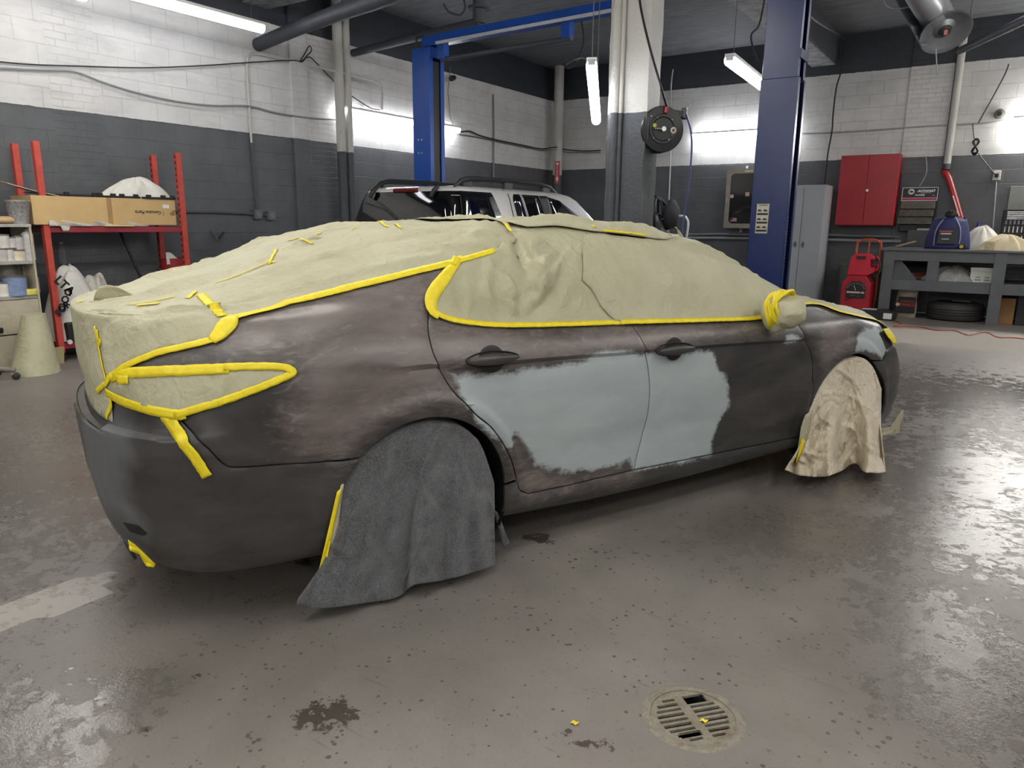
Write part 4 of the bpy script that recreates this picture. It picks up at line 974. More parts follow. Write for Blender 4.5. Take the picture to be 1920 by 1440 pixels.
def cloth(name, cols, m, label, floor_cols, fold, seed, nu=90, nv=70, solid=.006, bow=0, wr=0, pool=0.0):
    """cols: (u, top px, bottom px); hangs from the tyre top, spreads onto the floor"""
    us = [c[0] for c in cols]; tp = np.array([c[1] for c in cols], float); bt = np.array([c[2] for c in cols], float)
    rg = np.random.RandomState(seed); fr = [(rg.uniform(2.5, 13), rg.uniform(0, 6.28), rg.uniform(-2.2, 2.2)) for _ in range(7)]
    wrk = [(rg.rand(), rg.uniform(.05, .95), rg.uniform(.5, 2.4), rg.uniform(.08, .3), rg.uniform(.015, .045), rg.uniform(.006, .018)*(1 if rg.rand() < .7 else -.5)) for _ in range(wr)]
    def base(u_):
        a = np.array([herm(us, tp[:, i], np.array(u_)) for i in (0, 1)]); b = np.array([herm(us, bt[:, i], np.array(u_)) for i in (0, 1)])
        w_ = np.interp(u_, [c[0] for c in floor_cols], [c[1] for c in floor_cols])
        pf = (Z(b[0], b[1], .012)-CT)@CR; yb = w_*max(.94, -pf[1])+(1-w_)*.965
        return a, b, yb
    def f(u_, t):
        a, b, yb = base(u_)
        if t < .12:
            e = 1-t/.12; p = CYp(a[0], a[1], .902); q = (p-CT)@CR; q[1] += .17*e; q[2] += .012*math.sin(e*1.57); return tuple(c2w(q))
        t = (t-.12)/.88; pp = a*(1-t)+b*t+np.array([bow*math.sin(math.pi*min(t*1.05, 1))*(1-u_)**2.2, 0]); y = .902+(yb-.902)*t**1.4
        g = sum(math.sin(w_*u_*4+ph+sl*t*2)/(1+.09*w_) for w_, ph, sl in fr)/2.6
        y += fold*(g+.55)*sstep(t*1.25)*(.35+.65*t)
        for cu, ct, th, ln, ww, am in wrk:
            e_ = (u_-cu)*math.cos(th)+(t-ct)*math.sin(th); d_ = -(u_-cu)*math.sin(th)+(t-ct)*math.cos(th)
            if abs(e_) < ln and abs(d_) < ww: y += am*(1-abs(d_)/ww)*(1-(e_/ln)**2)
        if pool and t > .86: y += pool*((t-.86)/.14)*(1+.6*math.sin(31*u_+2)+.5*math.sin(57*u_))
        p = CYp(pp[0], pp[1], max(y, .900)); 
        zf = .012+(.012*(1+math.sin(37*u_+8*t)) if pool and t > .86 else 0)
        if p[2] < zf:
            d = p-EYE; p = EYE+d*((zf-CAMH)/d[2])
        return tuple(p)
    mb = MB(); mb.grid(f, nu, nv); o = mb.build(name, m, smooth=70, solid=solid); return tag(o, label, 'cloth')
TW = cloth('towel', [(0, (641, 905), (556, 1133)), (.12, (662, 868), (598, 1140)), (.3, (715, 825), (680, 1131)), (.5, (785, 798), (752, 1116)), (.6, (815, 794), (776, 1097)), (.7, (848, 797), (825, 1089)), (.85, (885, 815), (880, 1075)), (.95, (908, 850), (915, 1064)), (1, (926, 905), (928, 1058))],
    MTOWEL, 'charcoal grey plush towel draped over the rear wheel down to the floor', [(0, 1), (.5, 1), (.62, 0), (1, 0)], .034, 4, nu=120, bow=24, wr=16)
px_sheet('towel_corner', [((925, 955), (945, 1028)), ((932, 960), (955, 1018))], .86, MTOWEL, TW, solid=.006)
cloth('drop_cloth', [(0, (1510, 800), (1472, 881)), (.12, (1522, 758), (1496, 890)), (.3, (1545, 715), (1540, 894)), (.45, (1568, 690), (1575, 884)), (.58, (1590, 676), (1603, 868)), (.7, (1612, 671), (1625, 886)), (.85, (1636, 688), (1660, 884)), (1, (1652, 728), (1650, 862))],
    MDROP, 'stained beige drop cloth draped over the front wheel down to the floor', [(0, 1), (1, 1)], .06, 12, nu=150, nv=110, wr=70, pool=.05, bow=6)
# ================================================================== drain in the floor
MIRON = mat('cast_iron_worn', '8f887a', .55, .15, var=.3, vscale=30, bump=.5, bscale=80, dirt='5f4526', dirt_amt=.9, dscale=14)
MPIT = M('0c0b0a', .9)
t = thing('floor_drain', 'round rusty cast iron drain grate set in the floor', 'drain', (DRAIN[0], DRAIN[1], 0)); q_ = DR/.215
mb = MB(); mb.lathe([(DR-.028*q_, -.005), (DR-.026*q_, .003), (DR-.012*q_, .004), (DR-.003*q_, .003), (DR+.012*q_, .0015), (DR+.018*q_, -.002)], tuple(DRAIN), n=64); mb.build('rim', MIRON, t, smooth=True)
mb = MB(); mb.lathe([(DR-.03*q_, -.004), (DR-.034*q_, -.35), (0, -.35)], tuple(DRAIN), n=40); mb.build('pit', MPIT, t)
# grate plate: slots cut as real openings; slot direction and layout as in the photo
e1 = Z(1330, 1338)-Z(1296, 1344); e1[2] = 0; e1 /= np.linalg.norm(e1); e2 = np.array([-e1[1], e1[0], 0])
n_ = 96; hw_ = DR-.027*q_; cells = np.linspace(-hw_, hw_, n_+1); slots = []
pitch_ = .0335*q_
for r_ in range(-4, 5):
    yy = r_*pitch_
    half = math.sqrt(max(0, (hw_-.028*q_)**2-yy*yy))
    if half < .03*q_: continue
    slots += [(-half, -.022*q_, yy-.0088*q_, yy+.0088*q_), (.022*q_, half, yy-.0088*q_, yy+.0088*q_)]
slots += [tuple(q_*b for b in a) for a in ((.02, .125, .085, .145), (-.115, -.012, -.118, -.082))]       # two broken-out gaps
fillers = []
def solid_at(x, y):
    if x*x+y*y > hw_*hw_: return False
    return not any(a < x < b and c < y < d for a, b, c, d, *_ in slots)
mb = MB(); vid = {}; vs_ = []; fs_ = []
def gv(i, j):
    if (i, j) not in vid:
        vid[(i, j)] = len(vs_); p = DRAIN+e1*cells[i]+e2*cells[j]; vs_.append((p[0], p[1], -.001))
    return vid[(i, j)]
for i in range(n_):
    for j in range(n_):
        if solid_at((cells[i]+cells[i+1])/2, (cells[j]+cells[j+1])/2): fs_.append((gv(i, j), gv(i+1, j), gv(i+1, j+1), gv(i, j+1)))
mb.add(vs_, fs_); o = mb.build('grate', MIRON, t); md = o.modifiers.new('s', 'SOLIDIFY'); md.thickness = .008; md.offset = -1
# small scraps of tape on the floor
for px, py, lab in ((1076, 1357, 'tiny scrap of yellow tape on the floor left of the drain'), (1318, 1353, 'tiny scrap of yellow tape lying on the drain grate')):
    p = Z(px, py); mb = MB(); mb.grid(lambda u_, v_: (p[0]+.018*(u_-.5)+.006*v_, p[1]+.014*(v_-.5), .0035+.004*math.sin(3*u_+2*v_)**2), 4, 4)
    tag(mb.build('tape_scrap', MTAPE, solid=.001), lab, 'tape')

# ================================================================== white SUV behind
SP = D(856, 351, 7.6); SH = math.radians(88)
SF = np.array([math.cos(SH), math.sin(SH), 0]); SLf = np.array([-math.sin(SH), math.cos(SH), 0])
S0 = SP-SF*.22+SLf*.70; S0 = np.array([S0[0], S0[1], 0]); SZ = SP[2]-.02
def suv(x, y, z): return tuple(S0+SF*x+SLf*y+np.array([0, 0, z]))
MSUV = mat('champagne_white', 'c9c6c1', .25, .1, var=.04, coat=.6); MGLS = mat('tinted_glass', '07080a', .05, 0, var=.05, spec=.8)
k_ = SZ-1.76
GL = [(1.05, .93, .02, 3.62), (1.30, .865, .06, 3.32), (1.49+k_, .80, .11, 3.02), (1.70+k_, .735, .17, 2.72), (1.76+k_, .70, .20, 2.58), (1.80+k_, .62, .30, 2.40), (1.82+k_, .40, .6, 2.0), (1.825+k_, .05, 1.2, 1.4)]
def gl(z):
    zs = [g[0] for g in GL]; return [float(np.interp(z, zs, [g[i] for g in GL])) for i in (1, 2, 3)]
def sring(hw, xr, xf, z, off=0, rr=.17, n=6):
    rr = min(rr, hw*.9); out = []
    for (cx, cy, a0) in ((xf-rr, -hw+rr, 0), (xr+rr, -hw+rr, -90), (xr+rr, hw-rr, -180), (xf-rr, hw-rr, -270)):
        for q in range(n+1):
            a = math.radians(a0-90*q/n); out.append(suv(cx+(rr+off)*math.cos(a), cy+(rr+off)*math.sin(a), z))
    return out
def loft(rings, cap=True):
    n = len(rings[0]); v = [p for r in rings for p in r]; f = [(i*n+j, i*n+(j+1) % n, (i+1)*n+(j+1) % n, (i+1)*n+j) for i in range(len(rings)-1) for j in range(n)]
    if cap: f += [tuple(range(n)), tuple(range((len(rings)-1)*n, len(rings)*n))[::-1]]
    return v, f
SUV = thing('parked_suv', 'pale sport utility vehicle with dark tinted windows parked behind the masked saloon', 'car', tuple(S0))
mb = MB(); mb.add(*loft([sring(h_, a, b, z) for z, h_, a, b in GL])); mb.build('cabin', MSUV, SUV, smooth=50)
mb = MB(); mb.add(*loft([sring(h_, a, b, z, rr=.22) for z, h_, a, b in ((.28, .86, .12, 4.72), (.5, .95, 0, 4.86), (.85, .955, -.02, 4.86), (1.0, .94, 0, 4.78), (1.06, .90, .03, 4.6), (1.12, .78, 1.5, 4.3))])); mb.build('lower_body', MSUV, SUV, smooth=50)
for x_ in (.85, 3.85):
    for y_ in (-.86, .86):
        mb = MB(); mb.lathe([(.22, -.11), (.34, -.115), (.37, -.07), (.37, .07), (.34, .115), (.22, .11), (.2, .02), (0, .03)], suv(x_, y_, .37), tuple(SLf*(1 if y_ > 0 else -1)), 30); mb.build('wheel', MRUB, SUV, smooth=True)
def sidepane(name, pts, yl=-1, m=MGLS, off=.006, parent=SUV):
    """pts (x, z) on the right flank"""
    zs_ = [z for _, z in pts]; v = []; n_ = 14; P_ = pts+[pts[0]]
    for z in np.linspace(min(zs_)+1e-4, max(zs_)-1e-4, n_+1):
        xs_ = [a[0]+(b[0]-a[0])*(z-a[1])/(b[1]-a[1]) for a, b in zip(P_[:-1], P_[1:]) if (a[1]-z)*(b[1]-z) < 0]
        for x in np.linspace(min(xs_), max(xs_), 5): v.append(suv(x, -(gl(z)[0]+off), z))
    mb = MB().add(v, [(i*5+q, i*5+q+1, i*5+q+6, i*5+q+5) for i in range(n_) for q in range(4)]); return mb.build(name, m, parent, smooth=50, solid=.004)
def spx(px, py):
    d = ray(px, py); yl = -.77; best = None
    t = ((S0-EYE)@SLf+yl)/(d@SLf); p = EYE+d*t-S0; return (float(p@SF), float(p[2]))
zt_ = 1.745+k_
q0, q1 = spx(868, 380)[0], spx(934, 380)[0]
sidepane('quarter_window', [(q0-.1, 1.25), (q1+.06, 1.25), (q1+.02, 1.5+k_), (q1-.06, zt_), (q0, zt_), (q0-.06, 1.5)])
a_, b_ = spx(965, 380)[0], spx(1018, 380)[0]
sidepane('rear_door_window', [(a_+.03, 1.25), (b_+.04, 1.25), (b_-.03, zt_), (a_+.05, zt_), (a_, zt_-.05)])
f0, f1 = spx(1034, 385)[0], spx(1085, 398)[0]
sidepane('front_door_window', [(f0, 1.25), (f1+.55, 1.25), (f1-.02, 1.5+k_), (f0+.18, zt_-.03), (f0-.02, zt_-.01)])
sidepane('door_divider', [(a_+.22, 1.25), (a_+.26, 1.25), (a_+.20, zt_), (a_+.16, zt_)], m=M('8b8b8b', .3), off=.012)
sidepane('door_pillar', [(b_+.05, 1.25), (f0-.01, 1.25), (f0-.03, zt_+.0), (b_-.01, zt_)], m=MBLACK, off=.01)
sidepane('door_seam', [(a_-.075, 1.1), (a_-.062, 1.1), (a_-.052, zt_+.045), (a_-.065, zt_+.045)], m=MBLACK, off=.004)
# tailgate glass with its wrapped right corner
rows = [];
for z in np.linspace(1.16, zt_+.0, 8):
    h_, xr, xf = gl(z); R_ = sring(h_, xr, xf, z, .007); rows.append(R_[7:7+7]+R_[14:14+5])
n = len(rows[0]); mb = MB(); mb.add([p for r in rows for p in r], [(i*n+j, i*n+j+1, (i+1)*n+j+1, (i+1)*n+j) for i in range(7) for j in range(n-1)]); mb.build('tailgate_window', MGLS, SUV, smooth=50)
mb = MB(); mb.box(suv(.185, 0, zt_+.015), (.03, .36, .045), Matrix.Rotation(SH, 3, 'Z')); mb.build('brake_light', M('5a1015', .25), SUV, bevel=.01)
for y_ in (-.46, .46):
    mb = MB(); mb.tube([suv(.20, y_, zt_+.05), suv(.14, y_+.01, zt_+.0), suv(.12, y_+.03, zt_-.06)], [.02, .026, .018], 8); mb.build('glass_hinge', MBLACK, SUV, smooth=True)
sx0, sx1 = spx(850, 340)[0], spx(1010, 345)[0]
for y_ in (-.60, .60):
    pts = [(.30, 0), (.40, .055), (.55, .085), (1.2, .10), (1.9, .09), (2.15, .06), (2.3, 0)]
    mb = MB(); mb.tube([suv(x, y_, 1.795+k_+z) for x, z in pts], [.012, .03, .035, .03, .035, .03, .012], 8); r_ = mb.build('roof_rail', M('202123', .4), SUV, smooth=True)
    for x_ in (.5, 1.25, 2.05): MB().box(suv(x_, y_, 1.835+k_), (.16, .05, .09), Matrix.Rotation(SH, 3, 'Z')).build('rail_foot', M('202123', .4), r_, bevel=.01)

# ================================================================== two-post lifts
MBLUE = mat('lift_blue', '1f4fa8', .3, 0, var=.1, vscale=2, dirt='16305f', dirt_amt=.3); MNAVY = mat('lift_navy', '11265c', .28, 0, var=.1, vscale=2, dirt='0f2049', dirt_amt=.4)
def column(parent, c, w, d, z0, z1, m, name='column', lip=.07):
    """C-section post, its opening towards +x"""
    x0, x1, y0, y1 = c[0]-w/2, c[0]+w/2, c[1]-d/2, c[1]+d/2; t_ = .012
    o_ = [(x1, y0+lip), (x1, y0), (x0, y0), (x0, y1), (x1, y1), (x1, y1-lip), (x1-t_, y1-lip), (x1-t_, y1-t_), (x0+t_, y1-t_), (x0+t_, y0+t_), (x1-t_, y0+t_), (x1-t_, y0+lip)]
    n = len(o_); v = [(x, y, z0) for x, y in o_]+[(x, y, z1) for x, y in o_]
    mb = MB().add(v, [((i+1) % n, i, n+i, n+(i+1) % n) for i in range(n)]+[(0, 1, 10, 11), (1, 2, 9, 10), (2, 3, 8, 9), (3, 4, 7, 8), (4, 5, 6, 7)]+[(n+11, n+10, n+1, n), (n+10, n+9, n+2, n+1), (n+9, n+8, n+3, n+2), (n+8, n+7, n+4, n+3), (n+7, n+6, n+5, n+4)])
    return mb.build(name, m, parent, bevel=.004)
lc = np.array([-6.70, 7.95]); LT = thing('vehicle_lift', 'bright blue lift post with overhead beam behind the pale vehicle', 'car lift', (lc[0], lc[1], 0))
column(LT, lc, .30, .30, 0, 3.66, MBLUE)
MB().box((lc[0], lc[1], .012), (.5, .5, .024)).build('base_plate', MBLUE, LT)
rc0 = (Y(1182, 300, 7.78)[0], 7.78); column(LT, rc0, .26, .26, 0, 3.66, MBLUE)
MB().bb((lc[0]-.08, lc[1]-.07, .0), (lc[0]+.13, lc[1]+.07, 3.5)).build('carriage', M('15171c', .4), LT)
MB().bb((lc[0]+.15, lc[1]-.15, 3.54), (lc[0]+.165, lc[1]+.15, 3.66)).build('top_cap', MBLUE, LT)
for i, (z_) in enumerate((2.35, 2.52)):
    for y_ in (-.035, .035):
        MB().cyl((lc[0]-.03+y_*.8, lc[1]-.156, z_), (lc[0]-.03+y_*.8, lc[1]-.148, z_), .012, n=8).build('bolt', M('b5b7ba', .3, metal=.8), LT)
b0, b1 = np.array([lc[0]+.0, lc[1]-.05, 3.74]), np.array([Y(1182, 300, 7.78)[0], 7.75, 3.74])
MB().bar(b0, b1, .14, .13).build('overhead_beam', MBLUE, LT, bevel=.008)
MB().bar(b0+np.array([.25, -.085, -.05]), b1+np.array([0, -.085, -.05]), .025, .035).build('lit_underside', M('c5c9d2', .4), LT)  # pale bar paints in the light on the beam's underside
for s_ in (.10, .72):
    p = b0+(b1-b0)*s_; MB().bb((p[0]-.06, p[1]-.05, 3.50), (p[0]+.06, p[1]+.05, 3.70)).build('bar_bracket', MBLUE, LT, bevel=.006)
p0, p1 = b0+(b1-b0)*.09, b0+(b1-b0)*.74; p0[2] = p1[2] = 3.50
MB().cyl(p0, p1, .028).build('shutoff_bar', M('45484e', .4), LT, smooth=True)
MB().tube(smooth_path([(lc[0]-.1, lc[1]-.1, 3.6), (lc[0]-.09, lc[1]-.12, 3.78), (lc[0]+.02, lc[1]-.12, 3.80)]), .012, 6).build('hose', MBLACK, LT, smooth=True)
# the taller navy post right of the reel
rc = D(1437, 480, 7.05)[:2]+np.array([.0, .1]); RT = thing('vehicle_lift', 'tall navy blue lift post with instruction sticker beside the grey cabinet', 'car lift', (rc[0], rc[1], 0))
column(RT, rc, .34, .30, 0, 2.76, MNAVY)
column(RT, (rc[0]-.005, rc[1]), .32, .28, 2.76, 4.62, MNAVY, 'column_extension')
MB().box((rc[0], rc[1], .012), (.55, .55, .024)).build('base_plate', M('d8b418', .5), RT)
MB().bb((rc[0]-.1, rc[1]-.16, .0), (rc[0]+.21, rc[1]+.16, .80)).build('carriage', M('d8b418', .5), RT, bevel=.01)
MB().bb((rc[0]-.10, rc[1]-.09, .8), (rc[0]+.12, rc[1]+.09, 2.75)).build('inner_rail', M('0e1015', .4), RT)
MB().bb((rc[0]+.155, rc[1]-.14, 2.92), (rc[0]+.17, rc[1]+.14, 3.0)).build('brace_plate', MNAVY, RT)
for z_ in np.arange(.85, 1.55, .032): MB().box((rc[0]+.158, rc[1]-.055, z_), (.012, .018, .014)).build('chain_link', M('9da0a6', .35, metal=.8), RT)
q = Y(1429, 410, rc[1]-.152); ST_ = MB(); ST_.box((q[0], q[1], q[2]), (.115, .004, .275)); st = ST_.build('instruction_sticker', M('b9b7a8', .5), RT)
for i, z_ in enumerate((.065, -.015, -.09)):
    MB().box((q[0], q[1]-.003, q[2]+z_-.022), (.10, .003, .018)).build('text_bar', M('1b1b1a', .6), st)
    for x_ in (-.028, .026):
        mb = MB(); mb.prism([(-.018, -.008), (.018, -.008), (.02, .002), (.008, .004), (.004, .012), (-.010, .010), (-.02, .0)], .003, c=(q[0]+x_, q[1]-.005, q[2]+z_+.01)); mb.build('pictogram', M('26241f', .6), st)
MB().box((q[0], q[1]-.003, q[2]+.125), (.085, .003, .008)).build('text_bar', M('6b6440', .6), st)
g0 = D(1214, 290, 9.8); t = thing('lift_post', 'short bright blue post standing behind the concrete pillar', 'lift post', (g0[0], g0[1], 0))
column(t, (g0[0]-.12, g0[1]), .36, .2, 0, g0[2], MBLUE); MB().box((g0[0]+.03, g0[1]-.104, g0[2]-.12), (.10, .02, .05)).build('latch_box', M('14161b', .5), t)

# ================================================================== left wall: rack and what it carries
MRED = mat('rack_red', 'b8463a', .5, var=.2, vscale=8, dirt='7d2f28', dirt_amt=.5, dscale=9); MDRED = mat('shelf_red', '8e2230', .5, var=.15)
fl0, bl0 = np.array([-8.0, 3.578]), np.array([-8.46, 3.585]); fr0 = Z(332, 287, 2.178)[:2]; br0 = Z(286, 291, 2.178)[:2]
RK = thing('storage_rack', 'tall red steel rack on castors along the left wall', 'rack', (-8.2, 4.28, 0))
zs = X(110, 425, -7.98)[2]
MDARK = M('101010', .7)
for nm, p in (('a', fl0), ('b', bl0), ('c', fr0), ('d', br0)):
    po = MB().bb((p[0]-.03, p[1]-.03, .09), (p[0]+.03, p[1]+.03, 2.18)).build('post', MRED, RK, bevel=.004)
    if nm in 'cd':
        for z_ in np.arange(.9, 2.14, .065): MB().box((p[0]-.005, p[1]-.031, z_), (.016, .004, .034)).build('slot', MDARK, po)
    t_ = MB(); t_.lathe([(.012, -.02), (.045, -.018), (.048, 0), (.045, .018), (.012, .02)], (p[0], p[1], .048), (1, .3, 0), 16); t_.build('castor', M('23211f', .6), RK, smooth=True)
for a, b in ((fl0, fr0), (bl0, br0)):
    MB().bar((*a, zs-.03), (*b, zs-.03), .035, .055).build('shelf_beam', MDRED, RK, bevel=.004); MB().bar((*a, .16), (*b, .16), .05, .06).build('base_rail', MDRED, RK, bevel=.004)
for a, b in ((fl0, bl0), (fr0, br0)):
    MB().bar((*a, zs-.03), (*b, zs-.03), .035, .05).build('end_brace', MDRED, RK); MB().bar((*a, .16), (*b, .16), .05, .06).build('end_brace', MDRED, RK)
v = [(fl0[0], fl0[1], zs-.004), (fr0[0], fr0[1], zs-.004), (br0[0], br0[1], zs-.004), (bl0[0], bl0[1], zs-.004)]
MB().add(v, [(0, 1, 2, 3)]).build('shelf', M('5a3230', .6), RK, solid=.008)
# long carton, printed upside down
MCARD = mat('cardboard', 'c4a674', .75, var=.08, vscale=4, bump=.1); MPR = M('3a3226', .7)
bx0, bx1 = -8.38, -7.955; by0, by1 = X(60, 392, bx1)[1], fr0[1]-.05; bz0 = zs+.02; bz1 = X(215, 371, bx1)[2]
BX = thing('parts_carton', 'long brown parts carton lying on the red rack, printed upside down', 'box', ((bx0+bx1)/2, (by0+by1)/2, bz0))
cv = MB(); th = .006
cv.bb((bx0, by0, bz0), (bx1, by1, bz0+th)); o_ = cv.build('bottom_panel', MCARD, BX)
for nm, a, b in (('side_panel', (bx1-th, by0, bz0), (bx1, by1, bz1)), ('side_panel', (bx0, by0, bz0), (bx0+th, by1, bz1)), ('end_panel', (bx0, by0, bz0), (bx1, by0+th, bz1)), ('end_panel', (bx0, by1-th, bz0), (bx1, by1, bz1))):
    fp = MB().bb(a, b).build(nm, MCARD, BX)
    if nm == 'side_panel' and a[0] > -8.1: front = fp
MB().bb((bx0+.02, by0+.01, bz0+th), (bx1-.02, by1-.01, bz1-.03)).build('contents', M('1c1b1a', .7), BX)
ym = X(206, 395, bx1)[1]; MB().box((bx1+.001, ym, (bz0+bz1)/2), (.002, .05, bz1-bz0)).build('packing_tape', M('a57f4c', .35), BX)
tc = X(278, 398, bx1+.002); mb = MB(); put_text(mb, 'Genuine Parts', .052, tc, rx=(0, -1, 0), up=(0, 0, -1), ext=.001, bold=.0008); mb.build('printed_words', MPR, front)
tc = X(330, 396, bx1+.002); mb = MB(); put_text(mb, 'HYUNDAI', .022, tc, rx=(0, -1, 0), up=(0, 0, -1), ext=.001); mb.build('printed_words', MPR, front)
tc = X(324, 401, bx1+.002); mb = MB(); mb.tube([(tc[0], tc[1]+.032*math.cos(a), tc[2]+.017*math.sin(a)) for a in np.linspace(0, 6.283, 25)], .0022, 5, cap=False)
mb.tube(smooth_path([(tc[0], tc[1]-.014, tc[2]-.014), (tc[0], tc[1]-.008, tc[2]), (tc[0], tc[1]-.016, tc[2]+.013)], 4), .003, 5); mb.tube(smooth_path([(tc[0], tc[1]+.014, tc[2]+.014), (tc[0], tc[1]+.008, tc[2]), (tc[0], tc[1]+.016, tc[2]-.013)], 4), .003, 5)
mb.tube([(tc[0], tc[1]-.01, tc[2]+.002), (tc[0], tc[1]+.01, tc[2]-.002)], .0028, 5); mb.build('printed_emblem', MPR, front)
tc = X(311, 387, bx1+.002); MB().box(tc, (.002, .075, .04)).build('shipping_label', M('d9d9dc', .5), front)
p0 = X(311, 400, bx1+.002); MB().box((p0[0], p0[1]-.03, p0[2]), (.001, .003, .06)).build('printed_line', MPR, front)
a = X(14, 343, -8.05); b = X(110, 368, -7.97); mb = MB(); mb.grid(lambda u_, v_: (a[0]*(1-u_)+b[0]*u_-.28*v_*(1-u_*.4), a[1]*(1-u_)+b[1]*u_, a[2]*(1-u_)+(bz1+.005)*u_+.03*v_*(1-u_)-.01*math.sin(3*u_)), 6, 4); mb.build('open_flap', M('cfc3ad', .7), BX, solid=.005)
mb = MB(); a = X(62, 366, -7.99); b = X(108, 373, -7.96); mb.grid(lambda u_, v_: (a[0]-.2*v_, a[1]*(1-u_)+b[1]*u_, bz1+.012+.02*(1-u_)), 4, 3); mb.build('open_flap', M('3a3833', .5), BX, solid=.004)
# black trims lying on the carton
for i, (pa, pb, lab) in enumerate((((105, 369), (222, 376), 'black plastic trim strip on the left half of the long carton'), ((172, 369), (262, 375), 'black plastic trim strip in front of the white cloth bundle'), ((268, 374), (328, 379), 'short black trim piece at the right end of the long carton'))):
    a, b = X(*pa, -8.0+.02*i), X(*pb, -8.0+.02*i); a[2] = b[2] = bz1+.012
    tr = thing('trim_piece', lab, 'car part', tuple((a+b)/2), 'black trims on the carton'); MB().bar(a, b, .05, .022).build('strip', MBLACK, tr, bevel=.004)
    for s_ in (.15, .6, .9): c = a+(b-a)*s_; MB().box((c[0]+.02, c[1], c[2]+.018), (.03, .05, .03)).build('clip', MBLACK, tr, bevel=.004)
MCLOTHW = mat('white_cloth', 'd6d3cb', .9, var=.1, vscale=5, bump=.6, bscale=14, dirt='a9a397', dirt_amt=.3)
def drape(name, c, r, label, cat, m, seed, zb, amp=.14, n=60, rows=26, parent=None, sharp=True, rot=0.0):
    """heaped cloth: dome with radiating folds standing on zb"""
    rg = random.Random(seed); ws = [(rg.choice([2, 3, 4, 5, 7, 9]), rg.uniform(0, 6.28), rg.uniform(.3, 1)) for _ in range(6)]; mb = MB(); v = []; pk = [(rg.uniform(-.5, .5), rg.uniform(-.4, .4), rg.uniform(.15, .35), rg.uniform(.04, .16)) for _ in range(6)]
    for j in range(rows+1):
        t_ = j/rows
        for i in range(n):
            q = 2*math.pi*i/n; e = 1+amp*t_*sum(w_*math.sin(f_*q+p_+2*t_) for f_, p_, w_ in ws)/1.6
            x, y = t_*math.cos(q)*e, t_*math.sin(q)*e; h_ = (1-t_**2.2)**.75 if t_ < 1 else 0
            h_ += sum(a_*math.exp(-((x-px_)**2+(y-py_)**2)/s_**2) for px_, py_, s_, a_ in pk)*(1-t_)
            h_ += .12*t_*(1-t_)*sum(w_*math.sin((f_+3)*q+p_*2+3*t_) for f_, p_, w_ in ws)
            xx, yy = x*r[0], y*r[1]; v.append((c[0]+xx*math.cos(rot)-yy*math.sin(rot), c[1]+xx*math.sin(rot)+yy*math.cos(rot), zb+max(0, h_)*r[2]+.002))
    f = [(j*n+i, j*n+(i+1) % n, (j+1)*n+(i+1) % n, (j+1)*n+i) for j in range(rows) for i in range(n)]
    o = mb.add(v, [q[::-1] for q in f]).build(name, m, parent, smooth=60); return tag(o, label, cat) if parent is None else o
c = X(256, 350, -8.17); drape('cloth_bundle', (c[0], c[1], 0), (.17, .37, .20), 'bundle of white cloth heaped on top of the long carton', 'cloth', MCLOTHW, 3, bz1+.004)
MPOLY = mat('clear_polythene', 'b9b5ac', .25, var=.2, vscale=10, bump=.8, bscale=22)
a = X(92, 415, -7.94); b = X(280, 420, -7.94)
mb = MB(); mb.grid(lambda u_, v_: (-7.95+.012*math.sin(23*u_+3*v_), a[1]+(b[1]-a[1])*u_, zs+.005+(.055-.03*u_+.012*math.sin(17*u_))*v_-(.05 if .1 < u_ < .2 else 0)*(1-v_)), 50, 6)
tag(mb.build('plastic_sheet', MPOLY, smooth=60, solid=.004), 'crumpled clear plastic sheeting along the shelf edge under the long carton', 'plastic sheet')
a, b = X(195, 419, -7.93), X(250, 423, -7.93); MBX = MB().bar((a[0], a[1], zs+.012), (b[0], b[1], zs+.012), .06, .018).build('card_strip', M('cbb98a', .7), bevel=.003); tag(MBX, 'flat tan card strip on the shelf edge below the carton print', 'card')

# under the rack
c = X(130, 585, -8.18); TBAG = drape('rubbish_bag', (c[0], c[1]+.05, 0), (.24, .30, .70), 'white rubbish bag with bold black lettering behind the front rack post', 'bag', mat('white_bag', 'cfccc6', .4, var=.1, bump=.7, bscale=12), 8, .20, .18)
MB_ = M('141414', .6)
for tx, (px, py), s_, an in (('LTA', (121, 536), .12, -50), ('OOO', (123, 562), .10, 62), ('SOR', (118, 579), .09, 40)):
    tc = X(px, py, -7.955); an = math.radians(an); mb = MB(); put_text(mb, tx, s_, tc, rx=(0, math.cos(an), math.sin(an)), up=(0, -math.sin(an), math.cos(an)), ext=.002, bold=.004); mb.build('bag_lettering', MB_, TBAG)
c = X(180, 555, -8.25); drape('plastic_bundle', (c[0], c[1], 0), (.15, .22, .62), 'heap of grey crumpled plastic sheeting under the rack by the white bag', 'plastic sheet', MPOLY, 15, .19, .2)
c = X(150, 632, -8.05); JK = thing('trolley_machine', 'dark wheeled shop machine with white gauge under the red rack', 'machine', (c[0], c[1], .19))
MB().bb((c[0]-.16, c[1]-.16, .192), (c[0]+.1, c[1]+.25, .40)).build('case', M('17171a', .5), JK, bevel=.02)
g = X(130, 641, c[0]+.1); MB().cyl(g, (g[0]+.02, g[1], g[2]), .024, n=16).build('gauge', M('d8d8d6', .4), JK)
MB().bb((c[0]-.1, c[1]+.0, .402), (c[0]+.08, c[1]+.2, .5)).build('tray', M('c7b98b', .6), JK, bevel=.01)
MB().tube(smooth_path([(c[0]+.1, c[1]+.02, .33), (c[0]+.17, c[1]+.1, .29), (c[0]+.15, c[1]+.2, .22)]), .012, 6).build('nozzle', M('c9c9c4', .4), JK, smooth=True)
